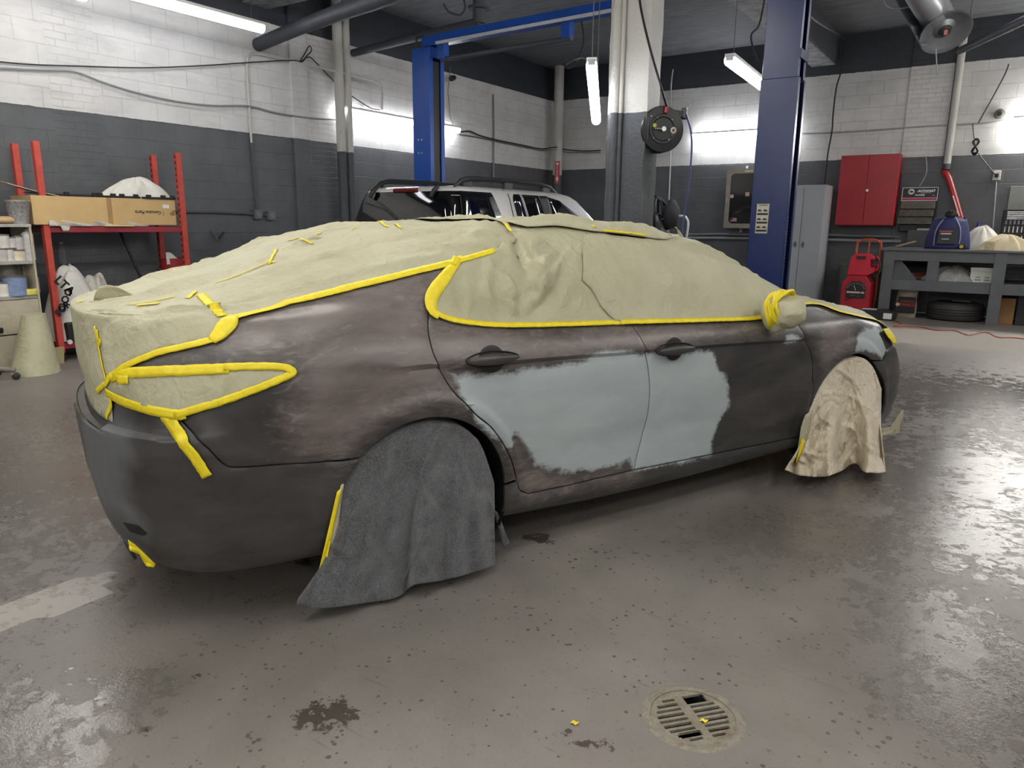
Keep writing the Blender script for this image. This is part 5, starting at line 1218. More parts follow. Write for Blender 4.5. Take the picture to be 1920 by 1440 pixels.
# red bin, rod, bottle, bracket
c = X(330, 522, -8.3); BN = thing('red_bin', 'red plastic bin holding paper behind the right rack post', 'bin', (c[0], c[1], 0))
mb = MB(); mb.lathe([(.10, .0), (.115, .02), (.16, 1.0), (.152, 1.0), (.108, .03), (0, .03)], (c[0], c[1], 0), n=28); mb.build('bin_body', M('8e2524', .45), BN, smooth=50)
mb = MB(); mb.grid(lambda u_, v_: (c[0]+.10, c[1]-.16+.2*u_, .93+.14*v_-.08*u_+.02*math.sin(6*u_)), 6, 5); mb.build('paper', M('d3d3d0', .6), BN, solid=.002)
a, b = X(222, 428, -8.42), X(284, 546, -8.30); b[2] = .30
tag(MB().tube([b*np.array([1, 1, 0])+np.array([.1, .12, .0]), a], .017, 8).build('leaning_rod', M('141414', .4), smooth=True), 'black rod leaning against the left wall inside the rack', 'rod')
c = X(118, 488, XL+.06); BO = thing('plastic_bottle', 'clear plastic drink bottle standing on the wall ledge behind the rack', 'bottle', (c[0], c[1], zl+.02))
kk = Nodes('clear_plastic'); kk.b.inputs['Transmission Weight'].default_value = .9; kk.b.inputs['Roughness'].default_value = .12; kk.b.inputs['IOR'].default_value = 1.3; kk.b.inputs['Base Color'].default_value = (.8, .82, .85, 1); MCLEAR = kk.m
mb = MB(); mb.lathe([(0, 0), (.034, 0), (.036, .02), (.033, .06), (.036, .10), (.036, .15), (.028, .18), (.014, .205), (.014, .215)], (c[0], c[1], zl+.02), n=20); mb.build('bottle_body', MCLEAR, BO, smooth=True)
MB().cyl((c[0], c[1], zl+.235), (c[0], c[1], zl+.255), .016).build('cap', M('c9c9c9', .5), BO)
c = X(404, 442, XL+.03); BK = thing('wall_bracket', 'small dark V-shaped metal bracket on the left wall right of the rack', 'bracket', tuple(c))
MB().bar(c+np.array([0, -.05, .08]), c+np.array([.05, 0, -.05]), .04, .01).build('arm', M('5d6064', .4), BK); MB().bar(c+np.array([.05, 0, -.05]), c+np.array([0.03, .11, .05]), .04, .01).build('arm', M('303336', .4), BK)

# ---- steel shelf unit with paint tins at the left edge
MCAB = mat('cabinet_beige', 'b5ad98', .55, var=.12, vscale=5, dirt='8a7a5c', dirt_amt=.5, dscale=6); MSTEEL = mat('shelf_steel', 'a9a7a0', .4, .2, var=.2, vscale=9, dirt='5d7f8a', dirt_amt=.4, dscale=5)
CXF = -7.86; cyr = X(76, 560, CXF)[1]; cyl_ = cyr-1.5; cz = X(68, 420, CXF)[2]
s1, s2, s3 = X(60, 488, CXF)[2], X(60, 553, CXF)[2], X(60, 625, CXF)[2]
CB = thing('paint_shelf', 'beige steel shelf cabinet full of paint tins at the left edge', 'cabinet', (CXF-.2, (cyr+cyl_)/2, 0))
D0 = CXF-.42
MB().bb((D0, cyr-.02, 0), (CXF, cyr, cz)).build('side_panel', MCAB, CB, bevel=.004); MB().bb((D0, cyl_, 0), (CXF, cyl_+.02, cz)).build('side_panel', MCAB, CB)
MB().bb((D0, cyl_, cz-.03), (CXF+.01, cyr, cz)).build('top_panel', MSTEEL, CB, bevel=.004); MB().bb((D0, cyl_, 0), (D0+.015, cyr, cz)).build('back_panel', M('3a3833', .7), CB)
for s_ in (s1, s2): MB().bb((D0, cyl_+.02, s_-.035), (CXF-.005, cyr-.022, s_)).build('shelf', MSTEEL, CB, bevel=.003)
MB().bb((CXF-.015, cyl_+.02, s3+.01), (CXF, cyr-.022, s2-.04)).build('upper_drawer', MCAB, CB, bevel=.004); MB().bb((CXF-.015, cyl_+.02, .03), (CXF, cyr-.022, s3)).build('lower_drawer', MCAB, CB, bevel=.004)
q = X(2, 619, CXF); MB().box((CXF+.012, q[1]-.02, q[2]), (.02, .07, .05)).build('drawer_handle', M('18181a', .4), CB, bevel=.01)
MLID = M('8f8f8c', .3, metal=.7)
def tin(px, py, r, h_, zb, col, lab, dx=0.0, lid=True, tall=False):
    c = X(px, py, CXF-.07-dx); t_ = thing('paint_tin', lab, 'tin', (c[0], c[1], zb), 'tins on the paint shelf'); m_ = M(col, .45, var=.2, vscale=25)
    mb = MB(); prof = [(0, 0), (r, 0), (r, h_)] if not tall else [(0, 0), (r, 0), (r, h_*.86), (r*.55, h_*.93)]
    mb.lathe(prof+([(r*.9, h_), (r*.88, h_-.004), (0, h_-.004)] if not tall else [(0, h_*.93)]), (c[0], c[1], zb), n=22); mb.build('can', m_, t_, smooth=40)
    if not tall:
        mb = MB(); mb.lathe([(r*1.02, h_-.012), (r*1.03, h_+.002), (r*.85, h_+.003), (r*.85, h_-.002), (0, h_-.002)], (c[0], c[1], zb), n=22); mb.build('lid', MLID, t_, smooth=40)
    else: MB().cyl((c[0], c[1], zb+h_*.92), (c[0], c[1], zb+h_), r*.45, n=14).build('cap', MLID, t_)
hs = .125
tin(3, 470, .055, .115, s1, 'b9b6b0', 'left cut-off pale tin in the lower row of the upper paint shelf'); tin(14.5, 470, .05, .115, s1, 'c5c2bd', 'second pale tin in the lower row of the upper paint shelf'); tin(33.5, 474, .058, .10, s1, 'd6c9b4', 'cream tin in the lower row of the upper paint shelf beside the tall aerosol')
tin(5, 450, .055, .125, s1+.12, 'c9c4bf', 'wide pale tin stacked top left on the upper paint shelf'); tin(22, 455, .042, .10, s1+.12, 'b8b6b4', 'small grey tin stacked in the middle of the upper paint shelf'); tin(33, 452, .045, .125, s1+.105, 'b4b0ac', 'pale tin stacked on the cream tin of the upper paint shelf')
tin(53, 460, .05, .29, s1, 'b3b1b2', 'tall silver aerosol can at the right of the upper paint shelf', tall=True)
tin(4, 537, .06, .13, s2, 'd8d4c9', 'white tin with red marks cut off at the left of the lower paint shelf'); tin(28, 534, .10, .185, s2, '7d8db0', 'large blue grey tin in the middle of the lower paint shelf')
tin(14, 515, .085, .17, s2+.155, '8a857a', 'grey tin stacked at the back left of the lower paint shelf', .21); tin(35, 515, .06, .15, s2+.155, '6f6b60', 'dull olive tin stacked at the back of the lower paint shelf', .21); tin(53, 520, .075, .12, s2+.155, 'a8a49a', 'pale tin stacked at the back right of the lower paint shelf', .2)
tin(13, 536, .08, .15, s2, '5d5b55', 'dark tin standing at the back left of the lower paint shelf', .22); tin(37, 536, .08, .15, s2, '6a675f', 'dark tin standing at the back of the lower paint shelf behind the blue tin', .24); tin(56, 536, .085, .15, s2, '9b988e', 'grey tin at the back right of the lower paint shelf behind the tape roll', .2)
c = X(53, 543, CXF-.06); RO = thing('tape_roll', 'roll of yellow masking tape at the right of the lower paint shelf', 'tape', (c[0], c[1], s2))
mb = MB(); mb.lathe([(.05, .002), (.078, .002), (.08, .01), (.08, .05), (.078, .058), (.05, .058), (.05, .002)], (c[0], c[1], s2), n=30); mb.build('tape', M('d8cf62', .5), RO, smooth=40)
mb = MB(); mb.lathe([(.046, .003), (.05, .003), (.05, .0585), (.046, .0585), (.046, .003)], (c[0], c[1], s2), n=30); mb.build('core', M('5a3a35', .7), RO, smooth=40)
c = X(35, 400, CXF-.1); CU = thing('mixing_cup', 'paint-splashed grey plastic mixing cup on top of the paint cabinet', 'cup', (c[0], c[1], cz))
mb = MB(); mb.lathe([(0, .004), (.075, .004), (.10, .205), (.105, .21), (.105, .225), (.096, .225), (.07, .01), (0, .01)], (c[0], c[1], cz-.003), n=26); mb.build('cup_body', mat('cup_grey', '8c8a8b', .45, var=.5, vscale=40), CU, smooth=40)
c = X(8, 408, CXF-.12); tag(MB().blob((c[0], c[1], cz+.035), (.08, .15, .036), 18, 10, .05, 3).build('sponge', M('c2a47f', .9, bump=.6), smooth=True), 'tan sponge lying on top of the paint cabinet at the left edge', 'sponge')

# ---- paper cone on the floor, stool base
c = Z(67, 699); CN = thing('masking_paper_roll', 'roll of olive masking paper standing cone shaped on the floor by the paint cabinet', 'paper roll', (c[0], c[1], 0))
mb = MB(); ztop = .56
def cone(u_, v_):
    a = 2*math.pi*u_; r_ = .215-.115*v_**.9; return (c[0]+r_*math.cos(a)+.012*v_, c[1]+r_*math.sin(a)+.045*v_, .002+ztop*v_)
mb.grid(cone, 40, 10); mb.build('paper', MPAPER, CN, smooth=60)
mb = MB(); mb.lathe([(.1, 0), (.03, .004), (.022, .0), (.022, -.05)], (c[0]+.012, c[1]+.045, ztop+.001), n=30); mb.build('roll_end', MPAPER, CN, smooth=60)
c = Z(106, 686); tag(MB().box((c[0]-.06, c[1]+.06, .09), (.012, .10, .18), Matrix.Rotation(.2, 3, 'Y')).build('card_scrap', M('b9ad7d', .7), bevel=.003), 'bent scrap of tan card on the floor right of the paper roll', 'card')
c = Z(-40, 716); SL = thing('rolling_stool', 'grey castor base of a rolling stool cut off at the left edge', 'stool', (c[0], c[1], 0))
MGP = M('7d7872', .5, dirt='4a4640'); MCS = M('232425', .5)
for i in range(5):
    a = math.radians(72*i+58); e = (c[0]+.29*math.cos(a), c[1]+.29*math.sin(a))
    MB().tube([(c[0], c[1], .13), (c[0]+.15*math.cos(a), c[1]+.15*math.sin(a), .115), (*e, .085)], [.03, .026, .022], 10).build('leg', MGP, SL, smooth=True)
    for s_ in (-1, 1):
        mb = MB(); d_ = Vector((-math.sin(a), math.cos(a), 0)); mb.lathe([(0, -.012), (.022, -.012), (.03, -.007), (.03, .007), (.022, .012), (0, .012)], (e[0]+d_[0]*.02*s_, e[1]+d_[1]*.02*s_, .03), tuple(d_), 16); mb.build('castor', MCS, SL, smooth=40)
MB().cyl((c[0], c[1], .10), (c[0], c[1], .42), .028).build('stem', M('8a8a8a', .3, metal=.8), SL, smooth=40)
mb = MB(); mb.lathe([(0, .42), (.16, .42), (.175, .44), (.17, .48), (0, .49)], (c[0], c[1], 0), n=28); mb.build('seat', M('1c1c1d', .5), SL, smooth=40)
# ================================================================== back wall furniture
def fbox(px0, py0, px1, py1, y):
    """photo rectangle (left, top, right, bottom edge middles) on a plane at depth y -> x0, x1, z0, z1"""
    xm, ym = (px0+px1)/2, (py0+py1)/2
    return Y(px0, ym, y)[0], Y(px1, ym, y)[0], Y(xm, py1, y)[2], Y(xm, py0, y)[2]
MCAB2 = mat('locker_grey', 'a4a8ad', .4, var=.06, vscale=2, bump=.05); MREDC = mat('cabinet_red', 'a51f2b', .38, var=.12, vscale=2, dirt='7a1720', dirt_amt=.4)
# tall grey locker
yl = 13.55; x0, x1, _, z1 = fbox(1466, 347, 1548, 570, yl); x1 = Y(1549, 360, yl)[0]
GC = thing('steel_locker', 'tall grey two-door steel cabinet standing beside the navy lift post', 'cabinet', ((x0+x1)/2, yl+.25, 0))
MB().bb((x0, yl+.02, .0), (x1, yl+.55, z1)).build('body', MCAB2, GC, bevel=.008)
xm = Y(1502, 420, yl)[0]
for a, b in ((x0+.015, xm-.004), (xm+.004, x1-.015)):
    dr = MB().bb((a, yl, .08), (b, yl+.022, z1-.05)).build('door', MCAB2, GC, bevel=.005)
    hx = b-.06 if b < xm+.01 else a+.06
    MB().box((hx, yl-.012, z1-1.0), (.03, .02, .09)).build('door_handle', M('6f7377', .35, metal=.6), dr, bevel=.004); MB().box((hx, yl-.022, z1-1.0), (.055, .012, .022)).build('handle_lever', M('6f7377', .35, metal=.6), dr)
    for zz in (.3, z1/2, z1-.25): MB().cyl((b if b > xm+.01 else a, yl-.006, zz-.035), (b if b > xm+.01 else a, yl-.006, zz+.035), .008, n=8).build('hinge', MCAB2, dr)
# red wall cabinet
yr = 14.08; x0, x1, z0, z1 = fbox(1571, 290, 1681, 423, yr); zr0 = z0
RC = thing('wall_cabinet', 'red two-door steel cabinet hung on the back wall', 'cabinet', ((x0+x1)/2, yr+.15, z0))
MB().bb((x0, yr+.02, z0), (x1, YB-.002, z1)).build('body', MREDC, RC, bevel=.006)
xm = (x0+x1)/2-.01
for a, b in ((x0+.008, xm-.003), (xm+.003, x1-.008)):
    dr = MB().bb((a, yr, z0+.01), (b, yr+.022, z1-.012)).build('door', MREDC, RC, bevel=.005)
MB().cyl((xm+.02, yr-.014, (z0+z1)/2-.0), (xm+.02, yr, (z0+z1)/2), .022, n=16).build('lock', M('d6d3cd', .3, metal=.7), dr, smooth=40)
# stainless cabinet with window
ys_ = 14.15; x0, x1, z0, z1 = fbox(1360, 316, 1438, 428, ys_)
SC_ = thing('stainless_cabinet', 'stainless steel wall cabinet with dark glass door left of the navy post', 'cabinet', ((x0+x1)/2, ys_+.1, z0))
MSS = mat('stainless', 'a39d90', .3, .75, var=.1, vscale=9)
MB().bb((x0, ys_+.03, z0), (x1, YB-.002, z1)).build('body', MSS, SC_, bevel=.006)
def rrect(a, b, c, d, r, n=5):
    out = []
    for cx_, cy_, a0 in ((b-r, d-r, 0), (a+r, d-r, 90), (a+r, c+r, 180), (b-r, c+r, 270)):
        out += [(cx_+r*math.cos(math.radians(a0+90*i/n)), cy_+r*math.sin(math.radians(a0+90*i/n))) for i in range(n+1)]
    return out
bd = .085; out_ = rrect(x0, x1, z0, z1, .02); in_ = rrect(x0+bd, x1-bd, z0+bd, z1-bd, .07); n = len(out_)
mb = MB().add([(p[0], ys_, p[1]) for p in out_]+[(p[0], ys_, p[1]) for p in in_]+[(p[0], ys_+.03, p[1]) for p in out_]+[(p[0], ys_+.03, p[1]) for p in in_],
  [(i, (i+1) % n, n+(i+1) % n, n+i)[::-1] for i in range(n)]+[(i, (i+1) % n, 2*n+(i+1) % n, 2*n+i) for i in range(n)]+[(n+i, n+(i+1) % n, 3*n+(i+1) % n, 3*n+i)[::-1] for i in range(n)])
dr = mb.build('door_frame', MSS, SC_)
MB().prism([(p[0], p[1]) for p in in_], .008, c=(0, ys_+.012, 0)).build('door_glass', MGLS, dr)
MB().box((x0+.04, ys_-.02, (z0+z1)/2-.03), (.03, .04, .12)).build('latch', M('c2bcae', .25, metal=.9), dr, bevel=.006)
MB().box(((x0+x1)/2+.02, ys_-.004, z1-.045), (.15, .006, .035)).build('maker_plate', M('d6d2c2', .4), dr)
q = Y(1375, 412, ys_); fl_o = MB().box((q[0], ys_+.008, q[2]), (.12, .004, .065)); fl_o = fl_o.build('flag_sticker', M('d8d6d6', .5), dr)
for i in range(4): MB().box((q[0]+(.02 if i > 1 else 0), ys_+.005, q[2]-.026+.0165*i), (.12-(.04 if i > 1 else 0), .003, .008)).build('flag_stripe', M('b03038', .5), fl_o)
MB().box((q[0]-.038, ys_+.005, q[2]+.014), (.042, .003, .036)).build('flag_canton', M('27305f', .5), fl_o)
q = Y(1372, 368, ys_); MB().cyl((q[0], ys_+.006, q[2]), (q[0], ys_+.011, q[2]), .035, n=20).build('round_sticker', M('d9b8b4', .5), dr); q = Y(1401, 364, ys_); MB().box((q[0], ys_+.008, q[2]), (.07, .004, .07)).build('square_sticker', M('d4b9b9', .5), dr)
MB().cyl(((x0+x1)/2-.08, YB-.06, z1), ((x0+x1)/2-.08, YB-.06, z1+.06), .02, n=10).build('pipe_stub', M('cfcfcc', .4), SC_); MB().cyl(((x0+x1)/2-.1, YB-.08, z0-.08), ((x0+x1)/2-.1, YB-.08, z0), .025, n=10).build('pipe_stub', M('9a9a98', .4), SC_)
# grey backboard on the wall with blade display
yb = YB-.075
xa, xb = Y(1690, 380, yb)[0], Y(1775, 380, yb)[0]; za, zb2 = Y(1735, 452, yb)[2], Y(1735, 325, yb)[2]
x_, X_ = Y(1686, 370, yb)[0], Y(1781, 370, yb)[0]
o = struct(MB().bb((x_, yb, .9), (X_, YB-.001, zb2)).build('trim_7', M('4d5054', .5, bump=.2, bscale=9))); o['label'] = 'dark grey board fixed to the back wall behind the display'
yd = YB-.16; x0, x1, z0, z1 = fbox(1691, 351, 1759, 377, yd)
DS = thing('display_rack', 'small black shop display with white rimmed sign and grey blade pockets on the back wall', 'display', ((x0+x1)/2, yd, z0-.6))
cx_ = (x0+x1)/2; wsg = x1-x0; zlow = Y(1715, 434, yd)[2]
MB().bb((x0, yd+.02, zlow), (x1, yb-.001, z1+.01)).build('back_panel', MBLACK, DS)
sg = MB().bb((x0, yd, z0), (x1, yd+.02, z1)).build('header_sign', M('121214', .4), DS)
for a, b in (((x0, yd-.005, z1-.012), (x1, yd, z1)), ((x0, yd-.005, z0), (x1, yd, z0+.012)), ((x0, yd-.005, z0), (x0+.012, yd, z1)), ((x1-.012, yd-.005, z0), (x1, yd, z1))): MB().bb(a, b).build('sign_border', M('c9c9c7', .4), sg)
hS = z1-z0
for i, (f0_, f1_, col) in enumerate(((.20, .255, 'd98aa0'), (.10, .17, 'b52d4c'), (.06, .09, 'c75a78'))): MB().bb((x0+.014, yd-.004, z0+hS*f0_), (x1-.014, yd, z0+hS*f1_)).build('sign_stripe', M(col, .5), sg)
MW_ = M('dcdcda', .5)
mb = MB(); put_text(mb, 'AUTOPART', hS*.22, (cx_+.09, yd-.003, z0+hS*.72), ext=.001, bold=.003, shear=.25); mb.build('sign_lettering', MW_, sg)
mb = MB(); put_text(mb, 'INTERNATIONAL', hS*.085, (cx_+.09, yd-.003, z0+hS*.59), ext=.001, shear=.2); mb.build('sign_lettering', MW_, sg)
mb = MB(); put_text(mb, 'ProTUNE', hS*.15, (cx_-.0, yd-.003, z0+hS*.43), ext=.001, bold=.002, shear=.25); mb.build('sign_lettering', MW_, sg)
mb = MB(); put_text(mb, 'Series', hS*.09, (cx_+.2, yd-.003, z0+hS*.41), ext=.001); mb.build('sign_lettering', MW_, sg)
lg = (x0+wsg*.26, yd-.004, z0+hS*.68); mb = MB(); mb.tube([(lg[0]+hS*.17*math.cos(a), lg[1], lg[2]+hS*.17*math.sin(a)) for a in np.linspace(0, 6.283, 29)], .008, 6, cap=False); mb.tube([(lg[0]-.04, lg[1], lg[2]-.015), (lg[0]-.025, lg[1], lg[2]+.022), (lg[0]+.025, lg[1], lg[2]+.022), (lg[0]+.04, lg[1], lg[2]-.015)], .007, 6); mb.tube([(lg[0]-.03, lg[1], lg[2]-.02), (lg[0]+.03, lg[1], lg[2]-.02)], .007, 6); mb.build('sign_emblem', MW_, sg)
pz1, pz0 = z0-.01, Y(1715, 421, yd)[2]
for i in range(3):
    a = pz1+(pz0-pz1)*i/3; b = pz1+(pz0-pz1)*(i+1)/3+.012
    pk = MB().add([(x0+.01-.012*i, yd-.015, a), (x1-.02-.012*i, yd-.015, a), (x1-.02-.012*i, yd-.06, b), (x0+.01-.012*i, yd-.06, b), (x0+.01-.012*i, yd+.02, a), (x1-.02-.012*i, yd+.02, a), (x1-.02-.012*i, yd+.02, b), (x0+.01-.012*i, yd+.02, b)], [(3, 2, 1, 0), (0, 1, 5, 4), (2, 3, 7, 6), (1, 2, 6, 5), (3, 0, 4, 7)]).build('blade_pocket', M('5f5c53', .5, var=.3, vscale=14), DS)
    for k2 in range(15):
        xx = x0+.04+(wsg-.09)*k2/14-.012*i; MB().add([(xx, yd-.018, a-.01), (xx+.006, yd-.018, a-.01), (xx+.006, yd-.062, b+.01), (xx, yd-.062, b+.01)], [(3, 2, 1, 0)]).build('pocket_rib', M('3c3a35', .5), pk)
q = Y(1702, 428, yd); MB().box((q[0], yd-.03, q[2]), (.26, .05, .11)).build('lower_tray', MBLACK, DS, bevel=.01); q = Y(1732, 431, yd); MB().box((q[0], yd-.04, q[2]), (.2, .03, .045)).build('wiper_pack', M('a9a9a4', .4), DS, bevel=.006)

# ------------------------------------------------ workbench
MBEN = mat('bench_grey', '5c5f63', .5, var=.12, vscale=4, dirt='45474a', dirt_amt=.4)
yf = 13.15; bx0 = Y(1658, 480, yf)[0]; bx1 = bx0+4.6; ztop = Y(1790, 468, yf)[2]; zsh = Y(1770, 528, yf)[2]
WB = thing('workbench', 'long grey painted workbench with a lower shelf along the back wall', 'workbench', ((bx0+bx1)/2, yf+.6, 0))
MB().bb((bx0-.05, yf-.06, ztop-.035), (bx1, YB-.06, ztop)).build('worktop', MBEN, WB, bevel=.006)
MB().bb((bx0, yf-.02, ztop-.19), (bx1, yf+.03, ztop-.036)).build('front_apron', MBEN, WB, bevel=.004)
MB().bb((bx0+.02, yf+.03, zsh-.03), (bx1, YB-.06, zsh)).build('lower_shelf', MBEN, WB); MB().bb((bx0+.08, yf-.015, zsh-.16), (bx1, yf+.029, zsh)).build('shelf_apron', MBEN, WB, bevel=.004)
xl2 = Y(1868, 545, yf)[0]; xmid = Y(1750, 497, yf)[0]
for x_, y_ in ((bx0+.075, yf), (xl2, yf-.02), (xl2+1.75, yf-.02), (bx0+.075, YB-.2), (xl2, YB-.2), (xl2+1.75, YB-.2)):
    MB().bb((x_-.08, y_-.03, 0), (x_+.08, y_+.06, ztop-.036)).build('leg', MBEN, WB, bevel=.005)
MB().bb((xmid-.08, yf-.012, zsh), (xmid+.08, yf+.03, ztop-.18)).build('divider_post', MBEN, WB, bevel=.004)
MB().add([(bx0+.14, yf+.05, zsh), (bx0+.14, yf+.05, zsh+.42), (bx0+.5, yf+.05, zsh), (bx0+.14, YB-.1, zsh), (bx0+.14, YB-.1, zsh+.42)], [(0, 2, 1), (0, 1, 4, 3)]).build('side_gusset', M('55585b', .6), WB, solid=.01)
# on the bench
def onb(px, y): return Y(px, 470, y)[0]
c = (onb(1774, 13.45), 13.45, ztop); BG = thing('tool_bag', 'dark blue tool bag with black label standing on the workbench', 'bag', c)
MBB = mat('bag_blue', '22275c', .6, var=.2, vscale=14, bump=.4, bscale=40)
mb = MB(); mb.grid(lambda u_, v_: (c[0]+(.29-.09*v_**2)*math.cos(6.283*u_)*(1+.06*math.sin(12.57*u_+1)), c[1]+(.19-.10*v_**1.6)*math.sin(6.283*u_), c[2]+.46*v_+.02*v_*math.sin(19*u_)), 36, 12)
b_ = mb.build('bag_body', MBB, BG, smooth=60, solid=.01); mb = MB(); mb.blob((c[0], c[1], c[2]+.44), (.2, .09, .05), 20, 8, .15, 4); mb.build('bag_top', MBB, BG, smooth=True)
MB().box((c[0]+.0, c[1]-.19, c[2]+.19), (.26, .03, .24), Matrix.Rotation(-.12, 3, 'X')).build('label_patch', M('16161d', .4), BG, bevel=.01)
for z_, w_, col in ((.27, .17, 'b8434a'), (.235, .14, 'c7c7cf'), (.15, .1, 'c9c9d1')): MB().box((c[0]-.02, c[1]-.207, c[2]+z_), (w_, .006, .018)).build('label_print', M(col, .5), BG)
for s_ in (-1, 1): MB().tube(smooth_path([(c[0]+.17*s_, c[1]-.16, c[2]+.05), (c[0]+.16*s_, c[1]-.14, c[2]+.30), (c[0]+.05*s_, c[1]-.06, c[2]+.50), (c[0]-.02*s_, c[1]-.02, c[2]+.52)]), .009, 6).build('strap', M('8f93a8', .5), BG, smooth=True)
MB().blob((c[0], c[1]-.05, c[2]+.52), (.09, .05, .06), 14, 8, .25, 8).build('grip_wrap', MBLACK, BG, smooth=30)
c = (onb(1803, 13.25), 13.28, ztop); RT_ = thing('tape_measure', 'small yellow and black tape measure on the bench beside the blue bag', 'tool', c)
MB().bb((c[0]-.05, c[1]-.03, c[2]), (c[0]+.05, c[1]+.03, c[2]+.085)).build('case', M('1a1a1a', .4), RT_, bevel=.015); MB().cyl((c[0]-.01, c[1]-.034, c[2]+.045), (c[0]-.01, c[1]-.028, c[2]+.045), .026, n=16).build('yellow_disc', M('cbb62a', .5), RT_)
c = onb(1836, 13.5); drape('white_cloth', (c, 13.72, 0), (.31, .2, .30), 'heap of white cloth on the workbench right of the blue bag', 'cloth', MCLOTHW, 22, ztop, .12)
c = onb(1884, 13.35); drape('cream_cloth', (c, 13.32, 0), (.36, .17, .20), 'cream coloured cloths piled on the workbench in front of the socket set', 'cloth', mat('cream_cloth', 'dccfae', .9, var=.12, vscale=6, bump=.7, bscale=16), 27, ztop, .2)
c = (onb(1855, 13.2), 13.2, ztop); MB1 = MB().bb((c[0]-.055, c[1]-.04, c[2]), (c[0]+.055, c[1]+.04, c[2]+.13)).build('small_carton', mat('dotted_card', 'b5a582', .6, var=.6, vscale=60), bevel=.004); tag(MB1, 'small speckled carton on the bench edge before the white cloth', 'box')
q = Y(1834, 424, 14.0); BT_ = thing('blue_bottle', 'blue plastic bottle behind the white cloth on the workbench', 'bottle', (q[0], 14.05, ztop))
h0 = q[2]-ztop; mb = MB(); mb.lathe([(0, 0), (.055, 0), (.057, h0*.75), (.052, h0*.9), (.025, h0*1.02), (.02, h0*1.1), (0, h0*1.1)], (q[0], 14.05, ztop), n=20); mb.build('bottle_body', M('2a2f78', .35), BT_, smooth=40); MB().cyl((q[0], 14.05, ztop+h0*1.1), (q[0], 14.05, ztop+h0*1.2), .024, n=14).build('cap', M('3a3f86', .4), BT_)
# socket set case leaning open
x0 = Y(1876, 430, 14.1)[0]; z0 = ztop; x1 = x0+.95; SS_ = thing('socket_set', 'black socket set case standing open with rows of chrome sockets at the right edge', 'tool set', ((x0+x1)/2, 14.1, ztop))
MB().bb((x0, 14.12, ztop), (x1, 14.22, ztop+.62)).build('case', MBLACK, SS_, bevel=.02)
MCH = mat('chrome', 'c9cbce', .2, .95)
for i in range(14):
    xx = x0+.06+.055*i; MB().cyl((xx, 14.112, ztop+.385), (xx, 14.112, ztop+.445), .018, n=8).build('socket', MCH, SS_, smooth=40); MB().cyl((xx, 14.112, ztop+.26), (xx, 14.112, ztop+.355), .017-.0005*i, n=8).build('socket', MCH, SS_, smooth=40)
    if i < 10: MB().cyl((xx+.18, 14.112, ztop+.13), (xx+.18, 14.112, ztop+.21), .016, n=8).build('socket', MCH, SS_, smooth=40)
for i in range(5): MB().bar((x0+.06, 14.112, ztop+.47+.026*i), (x0+.36-.02*i, 14.112, ztop+.47+.026*i), .012, .012).build('spanner', MCH, SS_)
q = Y(1905, 375, YB-.03); xq0 = Y(1891, 375, YB-.03)[0]; zq0, zq1 = Y(1905, 402, YB-.03)[2], Y(1905, 349, YB-.03)[2]
tag(MB().bb((xq0, YB-.03, zq0), (xq0+.75, YB-.001, zq1)).build('metal_sheet', M('7f827d', .5, var=.15, vscale=5), bevel=.004), 'plain greenish grey panel on the back wall above the socket set', 'panel')
a, b = Y(1770, 322, 14.3), Y(1811, 445, 14.1); b[2] = ztop+.02
RB_ = thing('red_strip', 'long curved red strip leaning on the wall beside the display', 'car part', tuple(b))
pts = [Y(px, py, 14.32-.02*i) for i, (px, py) in enumerate(((1769, 321), (1777, 331), (1787, 362), (1797, 395), (1806, 428), (1812, 446)))]; pts[-1][2] = ztop+.012
MB().tube(smooth_path(pts, 6), .048, 8).build('red_bar', M('a01c28', .3), RB_, smooth=True)
pp = smooth_path(pts, 6); MB().tube([p+np.array([.03, -.035, 0]) for p in pp[6:-3]], .008, 5).build('edge_highlight', M('d9aaa6', .3), RB_, smooth=True)
MB().tube([p+np.array([-.015, -.044, 0]) for p in pp[13:21]], .014, 6).build('pale_sticker', M('b39a96', .5), RB_)
a = Y(1690, 458, 13.6); b = Y(1712, 449, 13.9)
tag(MB().bar((Y(1680, 461, 13.4)[0], 13.4, ztop+.02), (Y(1712, 455, 13.6)[0], 13.9, ztop+.10), .05, .012).build('wood_strip', M('8a7355', .7), bevel=.003), 'thin wooden strip lying on the left end of the workbench', 'strip')
xq = Y(1728, 450, 14.2); tag(MB().bb((xq[0]-.22, 14.15, ztop), (xq[0]+.2, 14.34, ztop+.28)).build('grey_box', M('4a4c50', .6), bevel=.01), 'dark grey box at the back of the workbench below the display', 'box')
# on the lower shelf
def onshelf(px): return Y(px, 520, 13.45)[0]
cx = onshelf(1714); CO = thing('hose_coil', 'coil of reddish brown hose on the lower bench shelf', 'hose', (cx, 13.5, zsh))
for i in range(4): MB().tube([(cx+(.27-.025*i)*math.cos(a), 13.5+(.2-.02*i)*math.sin(a), zsh+.015+.026*i+.006*math.sin(3*a+i)) for a in np.linspace(0, 6.283, 33)], .013, 6, cap=False).build('hose_loop', M('6e3b2b', .5), CO, smooth=True)
cx = onshelf(1782); o = drape('grey_plastic', (cx, 13.4, 0), (.34, .2, .2), 'crumpled silver grey plastic sheet on the lower bench shelf', 'plastic sheet', mat('silver_plastic', '8d8b88', .3, var=.25, vscale=12, bump=.8, bscale=20), 33, zsh, .2)
x0, x1 = Y(1820, 512, 13.3)[0], Y(1864, 512, 13.3)[0]; z1 = Y(1842, 502, 13.3)[2]
WX_ = thing('white_carton', 'flat white printed carton on the lower bench shelf', 'box', ((x0+x1)/2, 13.4, zsh))
